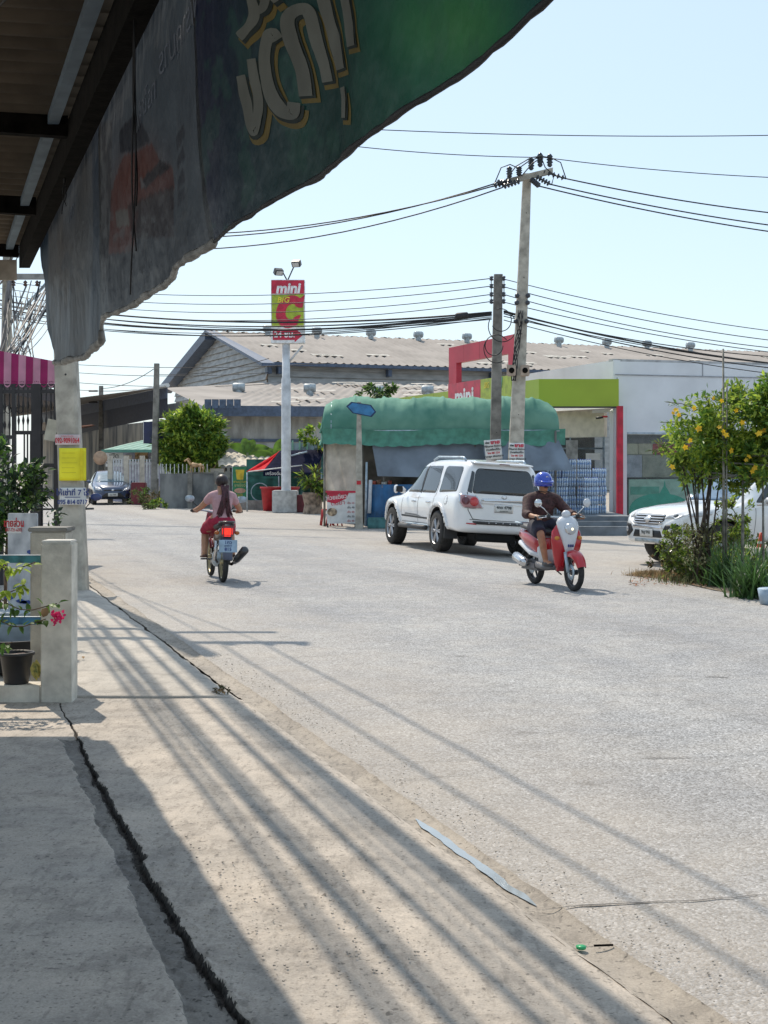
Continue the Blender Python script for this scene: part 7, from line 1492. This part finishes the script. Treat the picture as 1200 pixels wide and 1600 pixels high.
MB().bbox(-.07, .07, -.35, -.29, .655, .79, .025).build('tail_lamp', mat('lit_tail_lamp', (.75, .02, .01), .2, emit=1.8, var=.15, vscale=40), bk_); MB().bbox(-.085, .085, -.33, -.24, .645, .81, .02).build('tail_housing', M_MRED, bk_)
for s in (-1, 1): MB().ell((s * .14, -.27, .70), (.035, .03, .028)).build('indicator', mat('orange_lens', (.4, .12, .02), .2), bk_)
pl_ = MB().bbox(-.125, .125, -.405, -.398, .44, .61, .003).build('number_plate', mat('plate_pale_blue', (.30, .42, .54), .5), bk_); text('1กว', .065, M_NAVY, pl_, facing((0, -.408, .575)), bold=.001); text('อุตรดิตถ์', .03, M_NAVY, pl_, facing((0, -.408, .53))); text('815', .065, M_NAVY, pl_, facing((0, -.408, .48)), bold=.001)
MB().path([((0, -.25, .66), .07, .02), ((0, -.36, .50), .07, .015), ((0, -.42, .34), .06, .01)], 10, 3).build('mudguard', mat('mudguard_blue_grey', (.10, .12, .18), .5), bk_)
MB().tube([(.13, .48, .24), (.15, .2, .24), (.17, .0, .30)], .02, n=8).build('exhaust_pipe', M_RUSTY, bk_); MB().path([((.17, .06, .28), .035, .035), ((.19, -.04, .33), .052, .052), ((.24, -.34, .47), .058, .058), ((.243, -.36, .48), .04, .04)], 14).build('muffler', M_MB, bk_)
MB().path([((0, .86, .60), .13, .05), ((0, .98, .72), .15, .07), ((0, 1.02, .86), .12, .07), ((0, .98, .96), .10, .05)], 14, 2.6).build('front_cowl', M_MRED, bk_)
for s in (-1, 1): MB().loft([[Vector((s * (.15 + dx), .80 + dy, z)) for dx, dy in ((-.01, 0), (.02, 0), (.04, .12), (.02, .14))] for z in (.30, .45, .62, .72)]).build('leg_shield', M_MRED, bk_)
MB().tube([(-.34, .76, .97), (-.20, .86, .975), (-.06, .90, .95), (.06, .90, .95), (.20, .86, .975), (.34, .76, .97)], .013, n=8).build('handlebar', M_GALV, bk_)
for s in (-1, 1): MB().tube([(s * .25, .83, .973), (s * .37, .74, .968)], .02, n=8).build('grip', M_BLACK, bk_); MB().tube([(s * .22, .86, .98), (s * .30, .88, 1.06), (s * .37, .86, 1.13)], .007, n=6).build('mirror_stalk', M_BLACK, bk_); MB().path([((s * .37, .87, 1.14), .01, .01), ((s * .38, .865, 1.14), .065, .045), ((s * .38, .85, 1.14), .068, .048)], 14, 2.6).build('mirror', M_GALV, bk_)
for s in (-1, 1): T('foot_peg', [(s * .10, .42, .30), (s * .26, .42, .30)], .012, M_MB, bk_)
r1 = root('person', rw, hb, rad(1.5), 'person with long dark ponytail in pink shirt and red shorts riding the motorcycle', 'person')
PF = {'pelvis': (0, .22, .86), 'belly': (0, .24, .98), 'chest': (0, .27, 1.13), 'neckb': (0, .29, 1.24), 'neck': (0, .30, 1.29), 'head': (0, .33, 1.375),
      'l': dict(sh=(-.14, .26, 1.20), el=(-.28, .42, 1.02), wr=(-.33, .62, .985), grip=(-.32, .745, .985), hip=(-.10, .26, .84), knee=(-.18, .60, .68), ank=(-.20, .42, .37), toe=(-.21, .56, .335)),
      'r': dict(sh=(.14, .26, 1.20), el=(.27, .42, 1.02), wr=(.33, .62, .985), grip=(.32, .745, .985), hip=(.10, .26, .84), knee=(.18, .60, .68), ank=(.20, .42, .37), toe=(.21, .56, .335))}
bf = person(r1, PF, M_SKIN); face(bf, (0, .33, 1.39), (0, 1, 0), M_SKIN)
M_PINK = mat('pink_shirt', (.50, .30, .32), .85, var=.07, vscale=14, bump=.4, bscale=18); M_SHR2 = mat('crimson_shorts', (.33, .012, .045), .8, var=.12, vscale=20, bump=.3, bscale=20)
J = {'p': (0, .22, .87, (.148, .125)), 'b': (0, .24, 1.0, (.130, .11)), 'c': (0, .26, 1.13, (.152, .115)), 'n': (0, .28, 1.215, (.09, .07)), 'ls': (-.145, .26, 1.195, .062), 'le': (-.215, .34, 1.10, .056), 'rs': (.145, .26, 1.195, .062), 're': (.21, .34, 1.10, .056)}
garment('shirt', J, [('p', 'b'), ('b', 'c'), ('c', 'n'), ('n', 'ls'), ('ls', 'le'), ('n', 'rs'), ('rs', 're')], M_PINK, bf, 'b')
J = {'p': (0, .20, .84, (.150, .12)), 'lh': (-.10, .28, .83, .098), 'lk': (-.165, .50, .75, .078), 'lkk': (-.185, .60, .68, .072), 'rh': (.10, .28, .83, .098), 'rk': (.165, .50, .75, .078), 'rkk': (.185, .60, .68, .072)}
garment('shorts', J, [('p', 'lh'), ('lh', 'lk'), ('lk', 'lkk'), ('p', 'rh'), ('rh', 'rk'), ('rk', 'rkk')], M_SHR2, bf, 'p')
hr = MB().ell((0, .315, 1.405), (.092, .108, .098), 18, 12).build('hair', M_HAIR, bf); T('hair_tie', [(0.02, .215, 1.345), (0.03, .205, 1.32)], .03, mat('hair_band', (.3, .25, .2), .6), hr)
rb = random.Random(14)
mb = MB()
for k in range(44):
    s = -1 if k % 2 else 1; x = rb.gauss(0, .02); pts = []; L = rb.uniform(.36, .50); sp_x = rb.uniform(.02, .09) + (.03 if s > 0 else .02)
    for i in range(9): t = i / 8; pts.append((.02 + x * (1 - t) + s * sp_x * t ** 1.6 + .008 * math.sin(t * 7 + k), .205 - .115 * math.sin(min(1, t * 1.6) * math.pi / 2) + .03 * t + rb.uniform(-.006, .006), 1.345 - L * t))
    mb.tube(pts, [.016, .018, .02, .02, .018, .016, .013, .009, .003], n=5)
mb.build('ponytail', M_HAIR2, hr)
for s in (-1, 1): MB().path([((s * .20, .36, .345), .035, .022), ((s * .205, .46, .335), .042, .02), ((s * .21, .60, .322), .038, .014)], 10, 3).build('sandal', mat('brown_sandal', (.08, .04, .03), .7), bf)
# parked motorcycle mostly hidden by the near pole
pm = root('motorcycle', (P(96, 0, 21).x, 21.0, 0), rad(200), 0, 'dark blue motorcycle parked behind the near pole, only mirrors and front showing', 'motorcycle')
bwheel(pm, (0, 1.2, .285), .285, .07, wire=True); bwheel(pm, (0, 0, .285), .285, .07, wire=True); M_PB = mat('parked_blue_paint', (.01, .03, .14), .3, coat=.6)
MB().path([((0, .62, .5), .06, .10), ((0, .35, .58), .10, .10), ((0, .05, .64), .11, .08), ((0, -.3, .74), .07, .04)], 14, 2.4).build('rear_cowl', M_PB, pm); MB().path([((0, .55, .74), .1, .03), ((0, .1, .77), .13, .04), ((0, -.25, .8), .08, .025)], 14, 2.6).build('seat', M_BLACK, pm)
MB().path([((0, .86, .40), .15, .05), ((0, .98, .60), .18, .07), ((0, 1.02, .86), .14, .07), ((0, .98, .98), .10, .05)], 14, 2.6).build('front_cowl', M_MB, pm); MB().tube([(-.36, .76, 1.0), (-.2, .88, 1.0), (.2, .88, 1.0), (.36, .76, 1.0)], .015, n=8).build('handlebar', M_BLACK, pm)
for s in (-1, 1): T('fork_leg', [(s * .075, 1.2, .285), (s * .07, 1.02, .8)], .02, M_GALV, pm, 8); MB().tube([(s * .22, .88, 1.0), (s * .34, .9, 1.14)], .008, n=6).build('mirror_stalk', M_BLACK, pm); MB().ell((s * .38, .89, 1.17), (.085, .02, .055)).build('mirror', M_PB, pm)

# ================================================================== right side: verge, shrubs, arbour
vg = [G(975, 896), G(1040, 905), G(1110, 922), G(1200, 940), G(1330, 960), G(1330, 884), G(1200, 876), G(1080, 880), G(1000, 886)]
mb = MB(); mb.add([(p.x, p.y, gz(p.x, p.y) + .012) for p in vg], [list(range(len(vg)))], False); tag(mb.build('verge_soil', mat('verge_dirt', (.20, .15, .10), .95, var=.3, vscale=8, bump=.5)), kind='structure')
def pt(px, py, Y): return P(px, py, Y)
LY = 19.6
fs_ = bush('flowering_shrub', [((.45, .1, 2.30), (.80, .6, .48)), ((-.15, 0, 1.95), (.55, .5, .42)), ((1.3, .1, 2.15), (.7, .6, .5)), ((.2, .0, 1.60), (.55, .4, .33)), ((-.25, -.1, 1.60), (.38, .35, .28)), ((.75, 0, 1.72), (.6, .45, .34))], 12500, .095, .040, [M_LEAFY, M_LEAFY, M_LEAF, M_LEAFY, M_LEAF], 'large leafy shrub with yellow trumpet flowers over the arbour poles', 'shrub', 41, (P(1110, 0, LY).x, LY, 0), trunk=False, full=False)
o_ = fs_.location
def flower(px, py, Y, s, rb):
    c = P(px, py, Y) - o_; mb = MB()
    d = (rv(rb) + Vector((0, -1.5, .2))).normalized(); a = d.cross(Vector((0, 0, 1))).normalized(); b = a.cross(d)
    for k in range(5):
        an = 2 * math.pi * k / 5; r_ = a * math.cos(an) + b * math.sin(an); v, f = leafverts(c, (r_ + d * .6), d, s, s * .8, .1, .4); mb.add(v, f, True)
    mb.build('flower', M_YEL, fs_)
rb = random.Random(15)
for px, py in ((1052, 645), (1061, 648), (1056, 641), (1084, 638), (1114, 622), (1128, 626), (1150, 641), (1124, 668), (1130, 674), (1134, 680), (1092, 670), (1078, 688), (1142, 704), (1166, 719), (1170, 714), (1175, 736), (1180, 731), (1050, 730), (1192, 672), (1186, 678), (1071, 699), (1160, 660)): flower(px, py, 18.9 + rb.uniform(-.1, .2), rb.uniform(.03, .055), rb)
mb = MB()
for k in range(16):
    x0 = 1078 + rb.uniform(-6, 34); t1 = pt(x0 + rb.uniform(-26, 26), 728 + rb.uniform(-12, 14), 19.6 + rb.uniform(-.2, .2)) - o_; b0 = Vector((P(1095 + rb.uniform(-12, 16), 0, 19.4).x, 19.4 + rb.uniform(-.15, .15), .05)) - o_
    MB().tube([b0, b0.lerp(t1, .5) + Vector((rb.uniform(-.03, .03), 0, 0)), t1], [.015, .012, .008], n=5).build('stem', mat('dark_stem', (.06, .045, .035), .9), fs_)
for k, (a, b) in enumerate([((1040, 628), (1090, 640)), ((1100, 615), (1112, 645)), ((1032, 660), (1075, 665)), ((1012, 705), (1060, 700)), ((1168, 615), (1150, 650)), ((1022, 690), (1070, 705))]):
    p0 = pt(*a, 19.5) - o_; p1 = pt(*b, 19.5) - o_; MB().tube([p1, p1.lerp(p0, .5) + Vector((0, 0, .03)), p0], .005, n=4).build('twig', M_BARK, fs_); mb = MB()
    for i in range(16): v, f = leaf1(p1.lerp(p0, rb.random()) + rv(rb) * .015, rv(rb) + (p0 - p1).normalized(), Vector((0, 0, 1)), .085, .034); mb.add(v, f, True)
    mb.build('leafy_sprig', M_LEAF, fs_)
sb = bush('leafy_shrub', [((.25, 0, 2.35), (.55, .5, .45)), ((.3, .1, 1.65), (.75, .5, .35)), ((.35, 0, 2.75), (.35, .4, .25))], 3600, .11, .045, [M_LEAF, M_LEAFY, M_LEAF], 'green shrub at the right edge hanging in front of the white SUV', 'shrub', 43, (P(1195, 0, 19.2).x, 19.2, 0), trunk=False)
ar = empty('garden_arbour', (P(1135, 0, 19.5).x, 19.5, 0), 0, 'rough arbour of thin poles and dry vines carrying the flowering shrub', 'arbour'); ao = ar.location
M_BAMB = mat('weathered_pole', (.20, .19, .16), .8, var=.25, vscale=12)
for a, b, r_ in (((1131, 905), (1130, 545), .022), ((1134.5, 905), (1136, 600), .016), ((1160, 905), (1161, 735), .026), ((1193, 905), (1192, 740), .02)): MB().tube([P(*a, 19.3) - ao, P(*b, 19.3) - ao], [r_, r_ * .6], n=7).build('pole', M_BAMB, ar)
for a, b in (((1096, 737), (1200, 748)), ((1100, 742), (1240, 755)), ((1120, 722), (1240, 730)), ((1105, 748), (1180, 740)), ((1135, 712), (1240, 712))): MB().tube([P(*a, 19.4) - ao, P(*b, 19.2) - ao], .014, n=6).build('cross_pole', M_BAMB, ar)
mb = MB()
for k in range(150):
    a = P(rb.uniform(1095, 1235), rb.uniform(715, 758), 19.4 + rb.uniform(-.4, .3)) - ao; mb.tube([a, a + rv(rb) * .08, a + rv(rb) * .16 + Vector((rb.uniform(-.1, .1), 0, -.01))], .004, n=3, cap=False)
tag(mb.build('dry_vines', mat('dry_vine', (.11, .07, .045), .95, var=.3)), kind='stuff') ; ar.children[-1]['kind'] = 'stuff'
mb = MB()
for k in range(420):
    c = P(rb.uniform(1068, 1118), rb.uniform(815, 888), 19.3 + rb.uniform(-.3, .3)); v, f = leaf1(c - o_, rv(rb) + Vector((0, 0, -.5)), Vector((0, 0, 1)), .08, .03); mb.add(v, f, True)
mb.build('withered_leaves', M_LEAFO, fs_)
def blades(name, c, n_, L, spread, m, label, cat_='plant', seed=1, wd=.02, droop=1.0, kind=None, group=None, sx_=None):
    r = random.Random(seed); mb = MB()
    for k in range(n_):
        a = r.uniform(0, 6.28); d = Vector((math.cos(a), math.sin(a), 0)); b0 = Vector((r.gauss(0, (sx_ or spread * .35)), r.gauss(0, spread * .3), 0)); l_ = L * r.uniform(.5, 1.1); out_ = r.uniform(.25, .8); side = Vector((-d.y, d.x, 0)) * wd / 2; rg = []
        for i in range(5): t = i / 4; p = b0 + d * l_ * out_ * t + Vector((0, 0, l_ * (t * (1.1 - .15 * out_) - droop * .75 * out_ * t * t))); ww = (1 - t * .92); rg.append([p - side * ww, p + side * ww])
        mb.loft(rg, closed=False, cap=False)
    o = mb.build(name, m, None, c); tag(o, label, cat_, group); 
    if kind: o['kind'] = kind
    return o
M_BLADE = mat('strap_leaf', (.07, .15, .04), .5, var=.3, vscale=4, transl=.35); M_BLD = mat('dry_grass', (.36, .25, .12), .9, var=.3, vscale=8)
for px, py, n_, L, lab in ((1112, 905, 160, .42, 'clump of strap leaved plants left of the arbour poles'), (1140, 916, 240, .46, 'tall clump of strap leaves at the foot of the arbour poles'), (1182, 934, 240, .50, 'long arching strap leaves spilling at the right edge'), (1168, 900, 140, .5, 'strap leaves between the thin arbour poles'), (1195, 905, 160, .5, 'upright strap leaves above the white bowl planter')):
    blades('strap_plant', G(px, py), n_, L * 1.6, .4, M_BLADE, lab, seed=px, wd=.032)
for px, py, n_, L, sp_k, lab in ((1020, 899, 900, .14, .5, 'dry brown grass along the verge, leftmost patch'), (1065, 903, 900, .12, .6, 'dry brown grass on the verge below the small woody shrub')): blades('dry_grass_patch', G(px, py), n_, L, sp_k, M_BLD, lab, 'grass', seed=px, wd=.008, kind='stuff')
blades('grass_patch', G(1100, 910), 900, .18, .8, mat('olive_grass', (.16, .17, .06), .8, var=.3, vscale=6), 'low green and straw grass along the verge edge', 'grass', 77, .012, kind='stuff')
bush('low_shrub', [((0, 0, .30), (.22, .18, .18)), ((.3, .1, .42), (.25, .2, .18)), ((-.2, 0, .18), (.18, .15, .12))], 620, .07, .028, [M_LEAFO, M_DRY, M_LEAF], 'small woody half dried shrub left on the verge before the white SUV', 'shrub', 51, G(1052, 899))
bush('low_shrub', [((0, 0, .24), (.6, .3, .26)), ((.5, -.1, .20), (.5, .3, .22)), ((-.35, .1, .45), (.3, .25, .35))], 3800, .065, .028, [M_LEAFO, M_LEAF, M_LEAFY], 'low dense ground plants along the verge below the arbour', 'plant', 52, G(1100, 908), trunk=False)
bush('low_shrub', [((0, 0, .85), (.3, .25, .4)), ((.1, 0, .35), (.35, .3, .35)), ((-.3, 0, .5), (.25, .2, .3))], 1500, .075, .035, [M_LEAF, M_LEAFY, M_LEAFO], 'dark leaved sapling between the arbour poles', 'shrub', 53, G(1147, 893), trunk=True)
mb = MB()
for k in range(260):
    c = G(rb.uniform(985, 1135), rb.uniform(898, 918)); c.z = .015; 
    if c.y * 1.0 > 0: v, f = leaf1(c, Vector((rb.uniform(-1, 1), rb.uniform(-1, 1), .1)), Vector((0, 0, 1)), rb.uniform(.03, .07), .03); mb.add(v, f, True)
tag(mb.build('fallen_leaves', mat('fallen_leaf', (.28, .11, .05), .9, var=.4, vscale=9)), 'scatter of fallen brown leaves along the verge edge', 'leaves', kind='stuff')
# pot, bowl planter, cone
po = empty('concrete_pot', G(1183, 926), 0, 'grey stone flower pot standing at the verge edge under strap leaves', 'flower pot'); MB().lathe([(0, 0), (.12, 0), (.16, .2), (.18, .21), (.18, .24), (.15, .24), (.14, .2), (0, .18)], 22).build('pot', M_POLED, po)
bp_ = empty('bowl_planter', G(1190, 900), 0, 'round pale concrete bowl planter at the right edge below the cone', 'planter'); MB().lathe([(0, 0), (.18, .02), (.30, .16), (.32, .30), (.26, .42), (.22, .43), (.24, .30), (0, .28)], 24).build('bowl', M_PLASTER, bp_)
pbp = empty('blue_white_pot', G(1204, 944), 0, 'small pale blue pot cut by the right edge of the picture', 'flower pot'); MB().lathe([(0, 0), (.12, 0), (.15, .18), (.13, .19), (0, .15)], 18).build('pot', mat('pale_blue_pot', (.35, .45, .55), .4), pbp)
co = empty('traffic_cone', Vector((P(1189, 0, 20.6).x, 20.6, 0)), 0, 'orange red traffic cone with white band standing by the white SUV', 'cone'); zt = P(0, 832, 20.6).z; MB().bbox(-.18, .18, -.18, .18, 0, .03, .008).build('base', mat('cone_red', (.60, .05, .03), .5), co)
def cr_(z): return .13 * (1 - z / (zt + .03)) + .012
MB().lathe([(cr_(z), z) for z in np.linspace(.03, zt, 8)] + [(0, zt)], 22).build('cone_body', MATS['cone_red'], co); MB().lathe([(cr_(z) + .002, z) for z in (zt * .45, zt * .62)], 22).build('white_band', M_SW, co); MB().lathe([(cr_(z) + .002, z) for z in (zt * .75, zt * .80)], 22).build('white_band', M_SW, co)
# litter
tag(MB().lathe([(0, 0), (.016, 0), (.018, .008), (0, .009)], 14).build('bottle_cap', mat('cap_green', (.02, .35, .12), .4), None, G(908, 1484) + Vector((0, 0, .004))), 'tiny green bottle cap lying by the gutter', 'bottle cap')
bush('weed', [((0, 0, .025), (.08, .06, .03))], 90, .03, .012, [M_LEAFO, M_DRY], 'small dry weed growing at the slab joint beside the gutter', 'weeds', 61, G(345, 1090) + Vector((0, 0, .02)), trunk=False)
tag(MB().tube([G(928, 1483) , G(958, 1482)], .004, n=5).build('twig_bit', M_RUSTY, None, (0, 0, .012)), 'short brown twig lying on the road', 'twig')
mb = MB(); rb = random.Random(33)
for k in range(900):
    if k % 3: c = C(2.30 + abs(rb.gauss(0, .14)), rb.uniform(3.6, 12), .012)
    else: c = C(rb.uniform(.95, 1.6), 5.0 + rb.gauss(0, .6), .03)
    r_ = rb.uniform(.0015, .005); v = [c + Vector((math.cos(a) * r_ * rb.uniform(.6, 1.2), math.sin(a) * r_ * rb.uniform(.6, 1.2), h)) for h in (0, r_) for a in (0, 1.6, 3.1, 4.7)]; mb.add(v, [(0, 1, 2, 3), (4, 5, 6, 7), (0, 1, 5, 4), (1, 2, 6, 5), (2, 3, 7, 6), (3, 0, 4, 7)], False)
tag(mb.build('loose_gravel', M_CONC), 'small loose stones scattered along the gutter and rough slab', 'gravel', kind='stuff')
mb = MB()
for k in range(26):
    c = C(.95 - rb.uniform(0, 1.1) * 0 + rb.uniform(-.3, .3), rb.uniform(11.0, 12.2), .045); v, f = leaf1(c, rv(rb), Vector((0, 0, 1)), .05, .03); mb.add(v, f, True)
tag(mb.build('swept_leaves', M_DRY), 'few dry leaves lying on the far slab by the post', 'leaves', kind='stuff')
